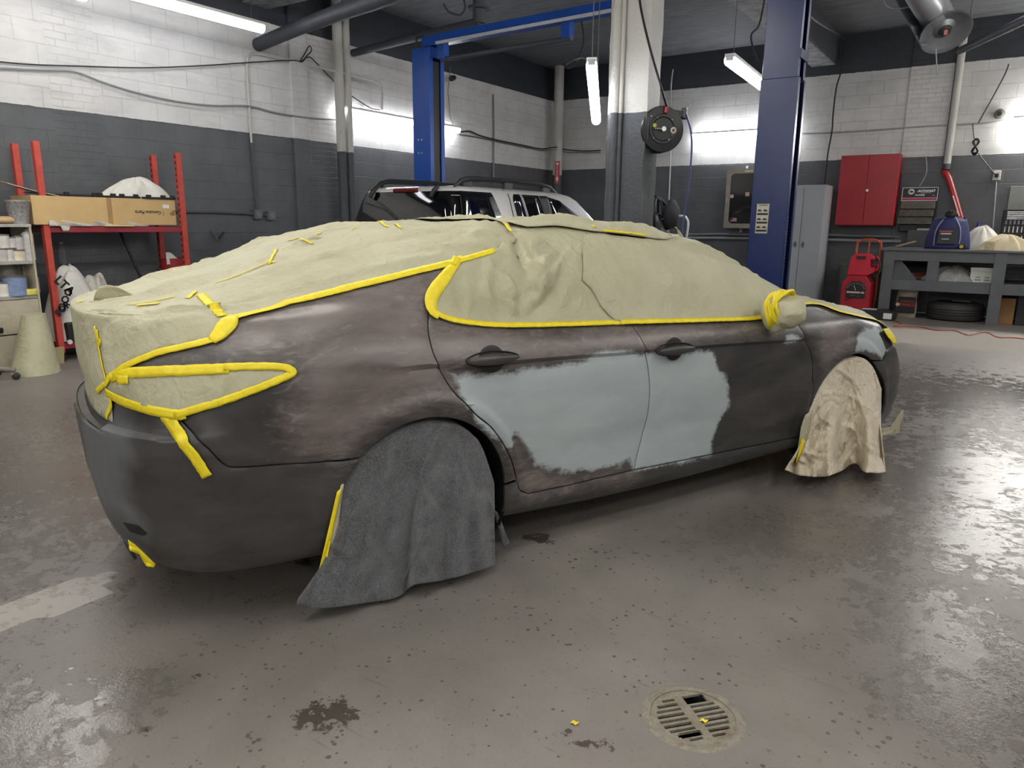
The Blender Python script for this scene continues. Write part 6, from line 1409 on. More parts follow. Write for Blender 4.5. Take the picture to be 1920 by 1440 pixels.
MB().bb((x0, 13.28, zsh), (x1+.08, 13.6, z1-.05)).build('box_base', mat('printed_white', 'cfd2c8', .6, var=.12), WX_, bevel=.004); MB().bb((x0-.005, 13.275, z1-.05), (x1+.085, 13.605, z1)).build('box_lid', M('d2d3cb', .6), WX_, bevel=.004)
for i in range(3):
    for j in range(2): MB().box((x0+.1+.12*i, 13.277, zsh+.04+.04*j), (.08-.02*j, .004, .012)).build('print', M('5f6d64', .6), WX_)
# under the bench
x0, x1 = Y(1679, 570, 13.35)[0], Y(1719, 570, 13.35)[0]; c = ((x0+x1)/2, 13.42, 0); SK = thing('absorbent_sack', 'white and black printed sack standing under the left end of the workbench', 'bag', c)
hw = (x1-x0)/2; mb = MB(); mb.grid(lambda u_, v_: (c[0]+hw*math.cos(6.283*u_)*(1+.05*math.sin(9*v_+5*u_)-.05*v_), c[1]+.11*math.sin(6.283*u_)*(1-.55*v_**3)*(1-.5*(1-v_)**6), .003+.50*v_+.012*math.sin(11*u_)*v_), 36, 14); mb.build('sack_body', mat('sack_print', 'a79c8e', .6, var=.3, vscale=18, bump=.5, bscale=30), SK, smooth=60)
MB().box((c[0]+.01, c[1]-.10, .21), (hw*1.65, .03, .26)).build('black_print', M('131211', .5), SK, bevel=.012)
mb = MB(); put_text(mb, 'PANCO', .066, (c[0]+.03, c[1]-.118, .215), ext=.002, bold=.002); mb.build('sack_lettering', M('b23038', .5), SK); MB().cyl((c[0]-.115, c[1]-.119, .215), (c[0]-.115, c[1]-.114, .215), .03, n=14).build('sack_emblem', M('c9a79c', .5), SK); MB().box((c[0]+.02, c[1]-.117, .27), (.2, .003, .012)).build('sack_line', M('b23038', .5), SK)
cT = Y(1787, 605, 13.55); cT = np.array([cT[0], 13.62, 0]); TI = thing('spare_tyre', 'worn black tyre lying flat under the workbench', 'tyre', tuple(cT))
Rt = (Y(1843, 575, 13.6)[0]-Y(1733, 575, 13.6)[0])/2
for i in range(1):
    mb = MB(); mb.lathe([(Rt*.56, .03), (Rt*.72, .0), (Rt*.93, .02), (Rt, .07), (Rt, .21), (Rt*.93, .26), (Rt*.72, .285), (Rt*.56, .25), (Rt*.56, .03)], tuple(cT), n=48); mb.build('tyre_body', mat('tyre_old', '3b3937', .7, bump=.3, bscale=60), TI, smooth=45)
    for z_ in (.10, .14, .18):
        mb = MB(); mb.lathe([(Rt*1.003, z_-.006), (Rt*1.006, z_), (Rt*1.003, z_+.006)], tuple(cT), n=48); mb.build('tread_groove', MDARK, TI)
tag(MB().bar((cT[0]-.05, cT[1]+.02, .30), (cT[0]+.2, cT[1]-.06, .30), .08, .02).build('grey_rag', M('77756f', .8)), 'grey strip lying across the tyre under the bench', 'rag')
x0, x1 = Y(1866, 590, 13.4)[0], Y(1901, 590, 13.4)[0]; tag(MB().bb((x0, 13.36, 0), (x1, 13.75, .40)).build('carton', mat('brown_carton', '8f6a42', .7, var=.1), bevel=.006), 'brown cardboard carton under the right part of the workbench', 'box')
x0 = Y(1904, 590, 13.4)[0]; tag(MB().bb((x0, 13.4, 0), (x0+.6, 13.9, .46)).build('dark_crate', M('2c2c2d', .6, var=.3, vscale=20), bevel=.01), 'dark crate under the bench at the right edge of the photo', 'crate')

# ------------------------------------------------ welder on a hand truck, petrol can, drum
yw = 12.9; x0, x1, z0, z1 = fbox(1576, 518, 1634, 582, yw); x1 = Y(1632, 545, yw)[0]; x0 = Y(1577, 545, yw)[0]; z1 = Y(1607, 517, yw)[2]
cxw = (x0+x1)/2; HT = thing('hand_truck', 'orange tubular hand truck behind the red welder', 'hand truck', (cxw, yw+.42, 0))
MORG = mat('truck_orange', 'b5542e', .45, var=.2, dirt='6d3a26', dirt_amt=.4)
zt = Y(1622, 449, yw+.45)[2]; xa, xb = Y(1606, 470, yw+.45)[0], Y(1651, 470, yw+.45)[0]; yy = yw+.45
MB().tube(smooth_path([(xa, yy, .1), (xa, yy, zt-.14), (xa+.03, yy, zt-.04), (xa+.12, yy, zt), (xb-.12, yy, zt), (xb-.03, yy, zt-.04), (xb, yy, zt-.14), (xb, yy, .1)], 8), .018, 8).build('frame', MORG, HT, smooth=True)
MB().cyl(((xa+xb)/2, yy, zt), ((xa+xb)/2, yy, .5), .014).build('centre_bar', MORG, HT, smooth=True)
MB().bb((xa, yw+.1, .06), (xb, yy+.02, .075)).build('toe_plate', MORG, HT)
for x_ in (xa-.05, xb+.05):
    mb = MB(); mb.lathe([(0, -.03), (.06, -.03), (.11, -.035), (.125, 0), (.11, .035), (.06, .03), (0, .03)], (x_, yy+.06, .126), (1, 0, 0), 22); mb.build('wheel', MRUB, HT, smooth=40)
zb_ = .078; WL = thing('arc_welder', 'red arc welder box with a black dial panel on the hand truck', 'welder', (cxw, yw+.2, zb_))
MWR = mat('welder_red', 'a31428', .35, var=.1, vscale=4); w2 = x1-x0
pr = [(x0, zb_), (x1, zb_), (x1, z1-.12), (x1-.09, z1), (x0+.09, z1), (x0, z1-.12)]
MB().prism(pr, .36, c=(0, yw, 0)).build('case', MWR, WL, bevel=.012)
pz = z1-.23; dp = [(x0+.07, pz-.13), (x1-.07, pz-.13), (x1-.07, pz+.05), (x1-.15, pz+.14), (x0+.15, pz+.14), (x0+.07, pz+.05)]
dpo = MB().prism(dp, .012, c=(0, yw-.011, 0)).build('dial_panel', M('15181a', .4), WL)
for i in range(11):
    a = math.radians(20+140*i/10); MB().bar((cxw+.12*math.cos(a), yw-.013, pz+.0+.10*math.sin(a)), (cxw+.145*math.cos(a), yw-.013, pz+.0+.12*math.sin(a)), .006, .003, up=(0, 1, 0)).build('dial_mark', M('aeb4b4', .5), dpo)
MB().bar((cxw, yw-.016, pz), (cxw-.03, yw-.016, pz+.08), .008, .004, up=(0, 1, 0)).build('pointer', M('c9cccb', .4), dpo); MB().box((cxw, yw-.013, pz-.035), (w2-.17, .004, .028)).build('panel_stripe', M('c7a29a', .5), dpo); MB().box((cxw-.0, yw-.013, pz-.09), (.14, .004, .03)).build('panel_print', M('2e4a42', .5), dpo)
MB().tube(smooth_path([(x0+.06, yw-.012, zb_+.18), (x0+.17, yw-.02, zb_+.24), (x0+.28, yw-.015, zb_+.30), (x0+.3, yw-.012, zb_+.34)]), .006, 5).build('lead', MBLACK, WL)
x0c, x1c, _, zc1 = fbox(1589, 475, 1644, 519, yw+.02); zc0 = z1+.003; zc1 = Y(1615, 476, yw+.02)[2]
GCn = thing('petrol_can', 'red plastic petrol can standing on top of the red welder', 'can', ((x0c+x1c)/2, yw+.15, zc0))
MGR = mat('can_red', 'c01a33', .35, var=.06); h_ = zc1-zc0; w_ = x1c-x0c
pr = [(x0c, zc0+.02), (x0c+.02, zc0), (x1c-.12, zc0), (x1c-.03, zc0+.06), (x1c-.02, zc0+.13), (x1c-.09, zc0+.135), (x1c-.10, zc0+.255), (x1c-.03, zc0+.265), (x1c-.05, zc1-.03), (x1c-.14, zc1), (x0c+.10, zc1), (x0c+.04, zc1-.05)]
MB().prism(pr, .26, c=(0, yw+.03, 0)).build('can_body', MGR, GCn, bevel=.022)
MB().tube([(x1c-.03, yw+.16, zc0+.08), (x1c+.005, yw+.16, zc0+.12), (x1c+.005, yw+.16, zc0+.25), (x1c-.03, yw+.16, zc0+.30)], .022, 8).build('can_grip', MGR, GCn, smooth=True); MB().box((x0c+.19, yw+.025, zc1-.06), (.14, .012, .055)).build('handle_recess', M('3a1016', .5), GCn, bevel=.008)
MB().tube(smooth_path([(x1c-.08, yw+.1, zc1-.02), (x1c+.03, yw+.05, zc1-.12), (x1c+.05, yw+.03, zc0+.08), (x1c-.02, yw+.0, zc0+.0)]), .016, 6).build('spout_hose', MBLACK, GCn, smooth=True)
cd = Y(1625, 560, 13.95); xd0, xd1 = Y(1565, 540, 13.9)[0], Y(1664, 540, 13.9)[0]; zd = Y(1610, 497, 13.9)[2]; rd = (xd1-xd0)/2; cD = ((xd0+xd1)/2, YB-rd*.62-.02, 0)
DRM = thing('grey_drum', 'wide grey green drum behind the red welder', 'drum', cD); mb = MB(); mb.lathe([(0, 0), (rd, 0), (rd, zd-.02), (rd*1.012, zd-.01), (rd*1.012, zd), (rd*.96, zd), (rd*.95, zd-.03), (0, zd-.03)], (0, 0, 0), n=40)
mb.v = [(p[0]+cD[0], p[1]*.6+cD[1], p[2]) for p in mb.v]; mb.build('drum_body', M('6c6d64', .5, var=.15), DRM, smooth=40)
xk, yk = Y(1655, 598, 12.9)[0], 12.85; BKX = thing('black_case', 'black plastic tool case with white label on the floor in front of the welder', 'case', (xk, yk, 0))
MB().bb((xk-.32, yk-.1, 0), (xk+.18, yk+.22, .15)).build('case_body', M('161617', .4), BKX, bevel=.012); q = Y(1672, 600, yk-.1); MB().box((xk+.08, yk-.102, .07), (.12, .006, .09)).build('white_label', M('d9d9d9', .5), BKX); MB().bb((xk-.3, yk-.05, .151), (xk-.1, yk+.1, .158)).build('paper_sheet', M('cfd0d2', .6), BKX)
MORC = M('a8452f', .5)
pts = [Z(px, py, .008) for px, py in ((1668, 598), (1690, 607), (1676, 612), (1720, 612), (1755, 619), (1790, 620), (1815, 628), (1848, 623), (1870, 632), (1900, 633), (1935, 637))]
cable('extension_cord', pts, .007, MORC, 'thin red extension cord snaking over the floor before the workbench', 'cord')

# ------------------------------------------------ hose reel on the pillar
RLc = D(1243, 242, 6.75); ax = EYE-RLc; ax[2] = 0; ax /= np.linalg.norm(ax); ax = ax*.94+np.array([_r[0], _r[1], 0])*.33; ax /= np.linalg.norm(ax); sd = np.cross(ax, [0, 0, 1])
RL = thing('hose_reel', 'round black hose reel mounted on the right side of the pillar', 'hose reel', tuple(RLc))
MRL = mat('reel_black', '17191d', .35, var=.15, vscale=10); MSIL = M('b9bbbd', .3, metal=.8)
def rp(a, b, d): return tuple(RLc-sd*a*-1*-1+np.array([0, 0, b])+ax*d)
def rp(a, b, d): return tuple(RLc+np.cross([0, 0, 1], ax)*a+np.array([0, 0, b])+ax*d)
mb = MB(); mb.lathe([(0, .0), (.10, .0), (.11, .008), (.13, .008), (.135, .0), (.20, -.005), (.208, -.02), (.2, -.026), (.13, -.02)], tuple(RLc), tuple(ax), 44); mb.build('front_flange', MRL, RL, smooth=30)
mb = MB(); mb.lathe([(.14, -.02), (.19, -.03), (.19, -.12), (.14, -.13)], tuple(RLc), tuple(ax), 40); mb.build('drum', M('0f1012', .5), RL, smooth=40)
mb = MB(); mb.lathe([(0, -.15), (.20, -.15), (.208, -.135), (.20, -.125), (.14, -.13)], tuple(RLc), tuple(ax), 44); mb.build('rear_flange', MRL, RL, smooth=30)
MB().cyl(rp(0, 0, 0), rp(0, 0, .03), .022, n=18).build('hub_nut', MSIL, RL); MB().cyl(rp(0, 0, .02), rp(-.085, 0, .02), .008, n=8).build('hose_joint', MSIL, RL); MB().cyl(rp(-.085, .03, .008), rp(-.085, .03, .012), .018, n=16).build('yellow_tag', M('b4ad3d', .5), RL)
mb = MB(); mb.lathe([(.012, .01), (.022, .013), (.03, .01)], rp(.10, -.01, 0), tuple(ax), 18); mb.build('oval_sticker', M('c9b9b2', .5), RL)
for a, b in ((-.12, .11), (-.06, .10), (.085, .085), (.06, -.09), (-.09, -.08)): MB().cyl(rp(a, b, .0), rp(a, b, .008), .006, n=8).build('rivet', MSIL, RL)
MB().bar(rp(-.21, -.0, -.12), rp(-.0, .0, -.16), .13, .02, up=(0, 0, 1)).build('wall_bracket', MRL, RL); MB().bb((PX1-.004, RLc[1]-.10, RLc[2]-.10), (PX1+.02, RLc[1]+.08, RLc[2]+.10)).build('bracket_plate', MRL, RL)
MB().bar(rp(.02, .17, -.08), rp(.23, .14, -.06), .05, .05).build('guide_arm', MRL, RL); MB().box(rp(.225, .15, -.06), (.05, .06, .10)).build('hose_guide', MRL, RL, bevel=.006)
p0 = rp(.23, .16, -.05); gp = [np.array(p0)]+[D(px, py, 6.72) for px, py in ((1294, 240), (1297, 270), (1294, 320), (1286, 385), (1280, 430), (1276, 520))]; gp.append(np.array([gp[-1][0], gp[-1][1], .02]))
MB().tube(smooth_path(gp), .009, 7).build('air_hose', M('1b2a66', .4), RL, smooth=True)
g0_ = D(1250, 200, 6.70); gp = [g0_]+[Y(px, py, PY0-.07) for px, py in ((1240, 165), (1224, 110), (1210, 55), (1200, 5), (1197, -40))]; MB().tube(smooth_path(gp), .011, 7).build('feed_hose', MBLACK, RL, smooth=True)
MB().cyl(gp[0], D(1248, 212, 6.70), .015, n=10).build('red_coupling', M('a8242a', .4), RL)
# black polisher/fan hung with looped leads beyond the roof of the car
fc = D(1226, 405, 8.6); FN = thing('shop_vacuum', 'black shop machine with looped hoses seen over the car roof by the pillar', 'machine', (fc[0], fc[1], 0))
mb = MB(); mb.lathe([(0, .02), (.20, .02), (.21, .06), (.21, fc[2]-.25), (.19, fc[2]-.08), (.12, fc[2]+.02), (.0, fc[2]+.05)], (fc[0], fc[1], 0), n=28); mb.build('tank', M('17181a', .35), FN, smooth=40)
for i, (dx, dz, rr, an) in enumerate(((-.04, .06, .17, 0), (.02, .08, .13, .5), (-.08, .05, .11, 1.1), (.07, .03, .15, 1.8), (.10, .06, .10, .2))):
    MB().tube([(fc[0]+dx+rr*math.cos(a)*math.cos(an)*1.1, fc[1]-.1+rr*math.cos(a)*math.sin(an), fc[2]+dz+rr*1.1*math.sin(a)) for a in np.linspace(0, 6.283, 29)], .014, 6, cap=False).build('hose_loop', MBLACK, FN, smooth=True)
mb = MB(); mb.blob((fc[0]+.22, fc[1]-.02, fc[2]+.02), (.10, .10, .17), 18, 12, .16, 6); mb.build('dust_bag', M('2b2c2d', .7), FN, smooth=50); MB().cyl((fc[0]-.03, fc[1]-.15, fc[2]+.14), (fc[0]-.02, fc[1]-.16, fc[2]+.22), .018).build('valve', M('8c8063', .35, metal=.6), FN); MB().cyl((fc[0]+.01, fc[1]-.2, fc[2]+.08), (fc[0]+.01, fc[1]-.21, fc[2]+.11), .02).build('fitting', MSIL, FN)
MB().tube(smooth_path([(fc[0]+.22, fc[1], .02), (fc[0]+.30, fc[1]-.02, .6), (fc[0]+.42, fc[1], fc[2]-.2), (fc[0]+.40, fc[1], fc[2]-.02), (fc[0]+.30, fc[1], fc[2]+.0)]), .014, 7).build('white_pipe', M('c9c9c9', .4), FN, smooth=True)

# ------------------------------------------------ radiant fan and ducting up under the ceiling
fd = D(1773, 60, 9.6); FH = thing('ceiling_fan_heater', 'round grey metal fan with reflector dish hanging under the ceiling at top right', 'fan', tuple(fd))
fa = np.array([.35, -.55, -.75]); fa = Vector(fa).normalized(); MGF = mat('fan_grey', '6d7074', .35, .4, var=.15, vscale=8)
mb = MB(); mb.lathe([(.0, -.04), (.07, -.04), (.085, -.03), (.14, -.07), (.27, -.02), (.305, .02), (.315, .02), (.315, .0), (.27, -.05), (.14, -.10), (0, -.12)], tuple(fd), tuple(fa), 44); mb.build('dish', MGF, FH, smooth=50)
mb = MB(); mb.lathe([(0, .0), (.06, .0), (.075, -.02), (.085, -.04)], tuple(fd), tuple(fa), 24); mb.build('hub', M('2a2c30', .4), FH, smooth=40); MB().box(tuple(Vector(fd)+fa*.012), (.04, .05, .06)).build('red_label', M('b0605a', .5), FH)
mb = MB(); mb.lathe([(.16, -.10), (.17, -.2), (.17, -.42), (.1, -.5), (0, -.5)], tuple(fd), tuple(fa), 28); mb.build('motor_housing', MGF, FH, smooth=40)
for s_ in (-.25, .25): MB().cyl((fd[0]+s_, fd[1]+.1, fd[2]+.1), (fd[0]+s_, fd[1]+.1, ZC), .006, n=6).build('hanging_chain', M('44464a', .5), FH)
MB().cyl(D(1755, 92, 9.6), D(1757, 140, 9.6), .008, n=6).build('pull_cord', M('8a8c8e', .5), FH)
a, b = D(1738, 25, 9.8), D(1715, -60, 9.0); a2 = D(1765, 45, 9.9); ty = np.array([.0, .0, 1])
DU = thing('metal_duct', 'pale grey round duct running to the fan under the ceiling', 'duct', tuple(a2)); MB().cyl(a2, D(1722, -30, 9.0), .20, .20, n=28).build('duct_pipe', mat('duct_grey', '8f9296', .35, .5, var=.12), DU, smooth=40)
mb = MB(); a = D(1668, -20, 9.7); b = D(1728, 88, 9.7); c = D(1760, 75, 9.9); d_ = D(1722, -20, 9.9)
mb.grid(lambda u_, v_: tuple((np.array(a)*(1-v_)+np.array(b)*v_)*(1-u_)+(np.array(d_)*(1-v_)+np.array(c)*v_)*u_+np.array([0, -.012*math.sin(40*v_), 0])), 6, 60)
o = mb.build('duct_panel', mat('duct_dark', '5d6066', .45, .3, var=.15), DU, smooth=50, solid=.02)
MB().tube(smooth_path([D(px, py, 9.4) for px, py in ((1658, -10), (1660, 5), (1672, 15), (1700, 14), (1728, 5))]), .01, 6).build('hanger_wire', M('8f9297', .4), DU, smooth=True)

# ------------------------------------------------ pipes, conduits, cables
MPIPE = paint_column('pipe_paint')
def pipe(pts, r, m, label, cat='pipe', n=12, smoothp=True, group=None, name='pipe', caps=()):
    mb = MB(); mb.tube(smooth_path(pts) if smoothp else pts, r, n); return tag(mb.build(name, m, smooth=True), label, cat, group)
for i, px in enumerate((641.5, 656)):
    p = X(px, 300, XL+.17); pipe([(p[0], p[1], .0), (p[0], p[1], ZC)], .062 if i else .07, MPIPE, ('left' if i == 0 else 'right')+' of the two vertical pipes on the left wall behind the wall strip light', smoothp=False, n=20)
p = D(1046, 240, EYE[2]*0+13.4); px_ = XL+.28; py_ = YB-.28; pipe([(px_, py_, 0), (px_, py_, ZC)], .10, MPIPE, 'vertical pipe standing in the far corner of the two walls', smoothp=False, n=24)
SN = thing('arrow_sign', 'narrow red fire extinguisher sign with arrow on the corner pipe', 'sign', (px_, py_-.11, 2.2))
dv = EYE-np.array([px_, py_, 0]); dv[2] = 0; dv /= np.linalg.norm(dv); sc0 = np.array([px_, py_, 0])+dv*.106; zsg0, zsg1 = D(1047, 342, 15.3)[2], D(1047, 300, 15.3)[2]; rs_ = np.cross(dv, [0, 0, 1])*-1
sc0 = np.array([sc0[0], sc0[1], 0]); h = zsg1-zsg0
def sgp(a, z_, d=0): return tuple(sc0+rs_*a+dv*d+np.array([0, 0, zsg0+z_]))
MB().add([sgp(-.05, 0), sgp(.05, 0), sgp(.05, h), sgp(-.05, h), sgp(-.05, 0, -.006), sgp(.05, 0, -.006), sgp(.05, h, -.006), sgp(-.05, h, -.006)], [(0, 1, 2, 3), (7, 6, 5, 4), (0, 4, 5, 1), (1, 5, 6, 2), (2, 6, 7, 3), (3, 7, 4, 0)]).build('sign_plate', M('b01f35', .45), SN)
MB().add([sgp(-.03, .11, .002), sgp(0, .03, .002), sgp(.03, .11, .002), sgp(.012, .11, .002), sgp(.012, .14, .002), sgp(-.012, .14, .002), sgp(-.012, .11, .002)], [tuple(range(7))]).build('arrow', M('dcdcdc', .5), SN)
mb = MB(); put_text(mb, 'EXTINGUISHER', .042, sgp(0, h*.58, .002), rx=(0, 0, 1), up=tuple(-rs_), ext=.0005); mb.build('sign_lettering', M('dcdcdc', .5), SN); MB().add([sgp(-.03, h-.07, .002), sgp(.03, h-.07, .002), sgp(.03, h-.03, .002), sgp(-.03, h-.03, .002)], [(0, 1, 2, 3)]).build('fire_print', M('d9c5c5', .5), SN)
MCON = paint_column('conduit_paint'); MWIRE = M('26272a', .5); MWH = M('b7b8b8', .5)
WLx = XL+.03
def lw(pts, off=.03): return [X(px, py, XL+off) for px, py in pts]
def bw(pts, off=.03): return [Y(px, py, YB-off) for px, py in pts]
pipe(lw([(483, 400), (480, 370), (474, 300), (469, 230), (464, 150), (463, 115), (468, 104), (478, 100), (510, 107), (545, 113)], .035), .016, MCON, 'thin conduit dropping down the left wall to the twin junction boxes', 'conduit', 8, name='conduit')
pipe(lw([(330, 397), (400, 398), (476, 401)], .035), .017, MCON, 'horizontal conduit on the left wall feeding the twin junction boxes', 'conduit', 8, name='conduit')
for i, (px, py) in enumerate(((483, 402), (508, 404))):
    c = X(px, py, XL+.04); jb = thing('junction_box', ('left' if i == 0 else 'right')+' grey junction box at the foot of the thin wall conduit', 'electrical box', tuple(c)); MB().box(tuple(c), (.07, .12, .13)).build('box', M('5a5d61', .5), jb, bevel=.01); MB().cyl((c[0]+.035, c[1], c[2]), (c[0]+.042, c[1], c[2]), .04, n=16).build('cover', M('6c6f73', .4), jb)
pipe(lw([(489, 403), (503, 404)], .035), .013, MCON, 'short conduit joining the two junction boxes on the left wall', 'conduit', 8, smoothp=False, name='conduit')
cable('cable', lw([(-20, 114), (60, 121), (150, 124), (270, 127), (380, 123), (470, 117), (548, 113), (566, 116), (575, 105), (584, 95), (580, 86), (572, 100), (563, 116), (580, 107), (600, 125), (640, 165), (690, 200), (712, 206)], .05), .008, MWIRE, 'dark cable slung along the upper left wall ending in a loop at the pier')
cable('cable', lw([(-20, 127), (70, 131), (137, 134), (190, 153), (250, 172), (330, 190), (400, 198), (467, 199), (520, 212), (580, 221), (635, 224), (660, 219), (700, 225), (770, 237)], .045), .012, M('8b8d90', .45), 'grey cable sagging along the left wall toward the wall strip light')
pipe(lw([(598, 126), (650, 139), (700, 151), (712, 158), (716, 175), (716, 206)], .20), .020, MPIPE, 'pale conduit bending down behind the wall strip light', 'conduit', 8, name='conduit')
cable('cable', lw([(857, 240), (862, 247), (880, 246), (900, 254), (930, 262), (980, 272), (1015, 279)], .05)+[np.array([XL+.3, YB-.42, X(1040, 281, XL)[2]])]+bw([(1058, 280), (1090, 283), (1126, 282)], .12), .012, MWIRE, 'dark cable from the wall strip light round the far corner')
cable('cable', lw([(862, 252), (900, 258), (940, 267), (990, 277), (1015, 282)], .045)+[np.array([XL+.28, YB-.42, X(1040, 285, XL)[2]])]+bw([(1062, 285), (1095, 286), (1126, 286)], .07), .008, M('5f6164', .5), 'thin grey cable running just below the dark one into the far corner')
pipe(lw([(925, 177), (926, 250), (925, 345)], .03), .016, M('77797c', .5), 'thin straight conduit on the left wall between the lift post and the corner', 'conduit', 8, smoothp=False, name='conduit')
def cctv(c, dr, label):
    t_ = thing('security_camera', label, 'camera', tuple(c)); dr = Vector(dr).normalized(); c = Vector(c); MB().cyl(c, c+dr*.16, .045, n=18).build('camera_body', M('1a1b1d', .4), t_, smooth=40); MB().cyl(c+dr*.16, c+dr*.175, .036, n=18).build('lens', M('3a3d42', .15), t_); return t_
c = X(851, 146, XL+.16); t_ = cctv(c, (.35, -.9, -.25), 'small black security camera on the left wall right of the blue post'); MB().bar(tuple(X(846, 142, XL+.01)), tuple(c), .04, .03).build('arm', MWH, t_)
cable('cable', lw([(844, 125), (843, 146), (840, 170), (842, 190), (845, 220), (850, 236)], .03), .006, M('6f7174', .5), 'thin cable hanging below the security camera on the left wall')
c = Y(1874, 214, YB-.02); t_ = thing('security_camera', 'round dark security camera on the back wall near the right edge', 'camera', tuple(c)); mb = MB(); mb.lathe([(.075, 0), (.075, .03), (.05, .05), (0, .055)], tuple(c), (0, -1, 0), 22); mb.build('housing', M('77746f', .4), t_, smooth=40); MB().cyl((c[0], c[1]-.05, c[2]), (c[0], c[1]-.07, c[2]), .035, n=16).build('lens', M('141414', .2), t_)
cable('cable', [D(1503, 8, 8.3), D(1520, 30, 9.0), D(1545, 48, 9.8), D(1566, 60, 11.0), Y(1578, 68, YB-.7), Y(1584, 74, YB-.25)]+bw([(1584, 84), (1578, 130), (1568, 165), (1562, 215), (1560, 245), (1552, 290), (1546, 345)], .10), .014, MWIRE, 'dark cable running from the navy post down the back wall to the grey cabinet')
cable('cable', bw([(1487, 247), (1510, 250), (1600, 246), (1700, 239), (1800, 233), (1850, 230), (1880, 225), (1898, 221)], .05), .011, M('a5a6a7', .5), 'pale cable running along the back wall between the two strip lights')
xp = Y(1786, 230, YB-.08); pipe([(xp[0], YB-.08, Y(1775, 318, YB)[2]), (xp[0], YB-.08, ZC)], .055, MPIPE, 'vertical pale pipe on the back wall above the red strip', smoothp=False, n=16)
xp = Y(1779, 240, YB-.05); pipe([(xp[0], YB-.05, Y(1770, 330, YB)[2]), (xp[0], YB-.05, ZT)], .022, M('3f4146', .5), 'thin dark conduit beside the pale pipe on the back wall', 'conduit', smoothp=False, n=8, name='conduit')
pa_ = Y(1730, 203, YB-.02); o = struct(MB().bb((Y(1694, 250, YB)[0], YB-.03, 0), (Y(1779, 250, YB)[0], YB+.01, ZC)).build('trim_8', MWB, bevel=.01)); o['label'] = 'shallow brick pier on the back wall behind the display'
cable('hanging_cable', [D(1903, 60, 11.5)]+[D(1899, 80, 12)]+bw([(1890, 125), (1868, 170), (1843, 215), (1834, 231)], .06), .009, MWIRE, 'dark cable hanging from the ceiling to the looped cord at right')
c0 = [Y(px, py, YB-.05) for px, py in ((1824, 233), (1826, 255), (1828, 263))]; CB_ = thing('coiled_cord', 'black cord tied in a figure of eight hanging on the back wall', 'cord', tuple(c0[2])); MB().tube(smooth_path(c0), .008, 6).build('lead', MWIRE, CB_, smooth=True)
q = Y(1829, 275, YB-.05)
for i in range(5): MB().tube([(q[0]+(.035+.004*i)*math.sin(2*a)*.9, q[1]-.012*i, q[2]+.125*math.sin(a+1.57)*(1-.05*i)) for a in np.linspace(0, 6.283, 33)], .010, 6, cap=False).build('loop', MBLACK, CB_, smooth=True)
MB().tube(smooth_path(bw([(1834, 287), (1850, 308), (1866, 327)], .05)), .009, 6).build('lead', MWIRE, CB_, smooth=True)
c = Y(1869, 329, YB-.02); OU = thing('wall_socket', 'pale socket outlet on the back wall with a black plug', 'socket', tuple(c)); MB().box(tuple(c), (.11, .04, .15)).build('plate', M('b9b8b2', .5), OU, bevel=.008); MB().box((c[0], c[1]-.045, c[2]), (.05, .06, .06)).build('plug', MBLACK, OU, bevel=.01)
pipe(bw([(1868, 340), (1865, 380), (1861, 430)], .03), .013, M('8f9092', .4), 'thin pale conduit dropping from the wall socket to the bench', 'conduit', 8, name='conduit')
cable('cable', bw([(1736, 293), (1738, 318), (1733, 335), (1724, 349)], .07), .008, MWH, 'short white lead above the display sign')
pipe(bw([(1290, 440), (1350, 439), (1420, 440), (1560, 441), (1690, 444)], .06), .024, M('6f7276', .4), 'horizontal grey pipe low on the back wall', smoothp=False, n=10)
pipe(bw([(1290, 446), (1420, 447), (1560, 450), (1690, 453)], .10), .024, M('8a8d90', .4), 'second horizontal pipe just below on the back wall', smoothp=False, n=10)
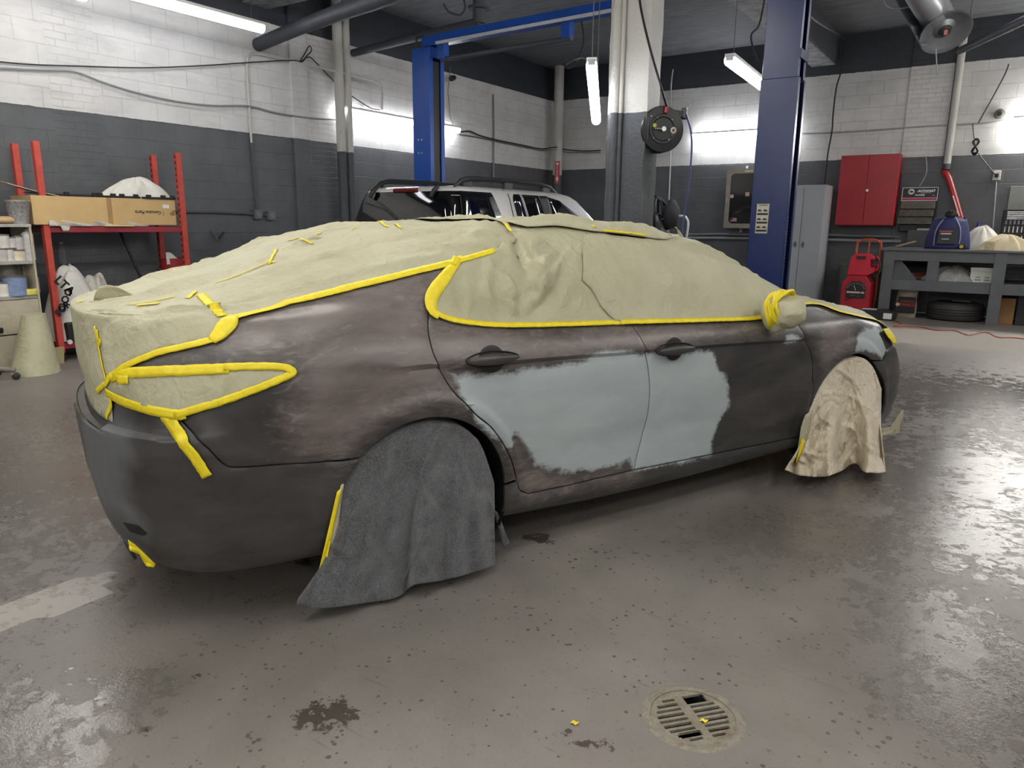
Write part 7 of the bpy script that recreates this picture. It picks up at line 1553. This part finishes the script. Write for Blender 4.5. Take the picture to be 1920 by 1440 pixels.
pipe([X(484, 84, XL+.02), D(560, 52, 9.0), D(640, 22, 7.9), D(700, 2, 7.2), D(770, -24, 6.6)], .085, MBEAM, 'thick dark pipe rising from the left wall to the ceiling', smoothp=False, n=20)
cable('hanging_cable', [D(1437, -20, 8.0), D(1424, 45, 8.0), D(1409, 65, 8.0), D(1412, 90, 8.0), D(1422, 115, 8.0)], .011, MWIRE, 'black cable hanging from the ceiling left of the navy post')
cable('hanging_cable', [D(1090, 38, 8), D(1094, 75, 8), D(1084, 112, 8), D(1068, 128, 8), D(1064, 120, 8), D(1090, 108, 7.5), D(1105, 114, 6.2)], .009, MWIRE, 'loose cable looping down beside the seen-end-on strip light')
cable('hanging_cable', [D(832, 8, 8), D(842, 22, 8), D(862, 28, 8), D(872, 15, 8), D(868, -8, 8)], .012, M('2f3238', .5), 'short cable loop hanging under the beam above the blue post')
t_ = thing('ceiling_pipe_fitting', 'dark cast pipe fitting under the ceiling above the overhead beam', 'pipe', tuple(D(900, 30, 9))); c = D(898, 18, 9.2)
MB().cyl((c[0], c[1], c[2]+.35), (c[0], c[1], c[2]-.16), .075, n=18).build('drop_pipe', MBEAM, t_, smooth=40); MB().cyl((c[0], c[1], c[2]+.0), (c[0], c[1], c[2]+.03), .14, n=20).build('flange', MBEAM, t_); MB().cyl((c[0]+.02, c[1], c[2]-.14), (c[0]-2.6, c[1]+.35, c[2]-.16), .055, n=14).build('branch_pipe', MBEAM, t_, smooth=40)
# conduits fixed on the pillar
for px, r_ in ((1150, .045), (1163, .022)):
    p = D(px, 300, PD-.02); pipe([(p[0], PY0-r_-.004, .0), (p[0], PY0-r_-.004, ZC)], r_, MCOL, ('thick' if r_ > .03 else 'thin')+' vertical conduit on the front of the concrete pillar', 'conduit', smoothp=False, n=16, name='conduit')
MB_c = D(1262, 172, 13); cable('cable', bw([(1262, 130), (1258, 172), (1257, 300), (1252, 420)], .05), .015, MWH, 'pale conduit on the back wall seen beside the hose reel', 'conduit')
pipe([D(1800, 95, 10.5), D(1920, 38, 8.2), D(1990, 5, 7.2)], .05, MBEAM, 'dark pipe slanting up under the ceiling at the top right corner', smoothp=False, n=14)
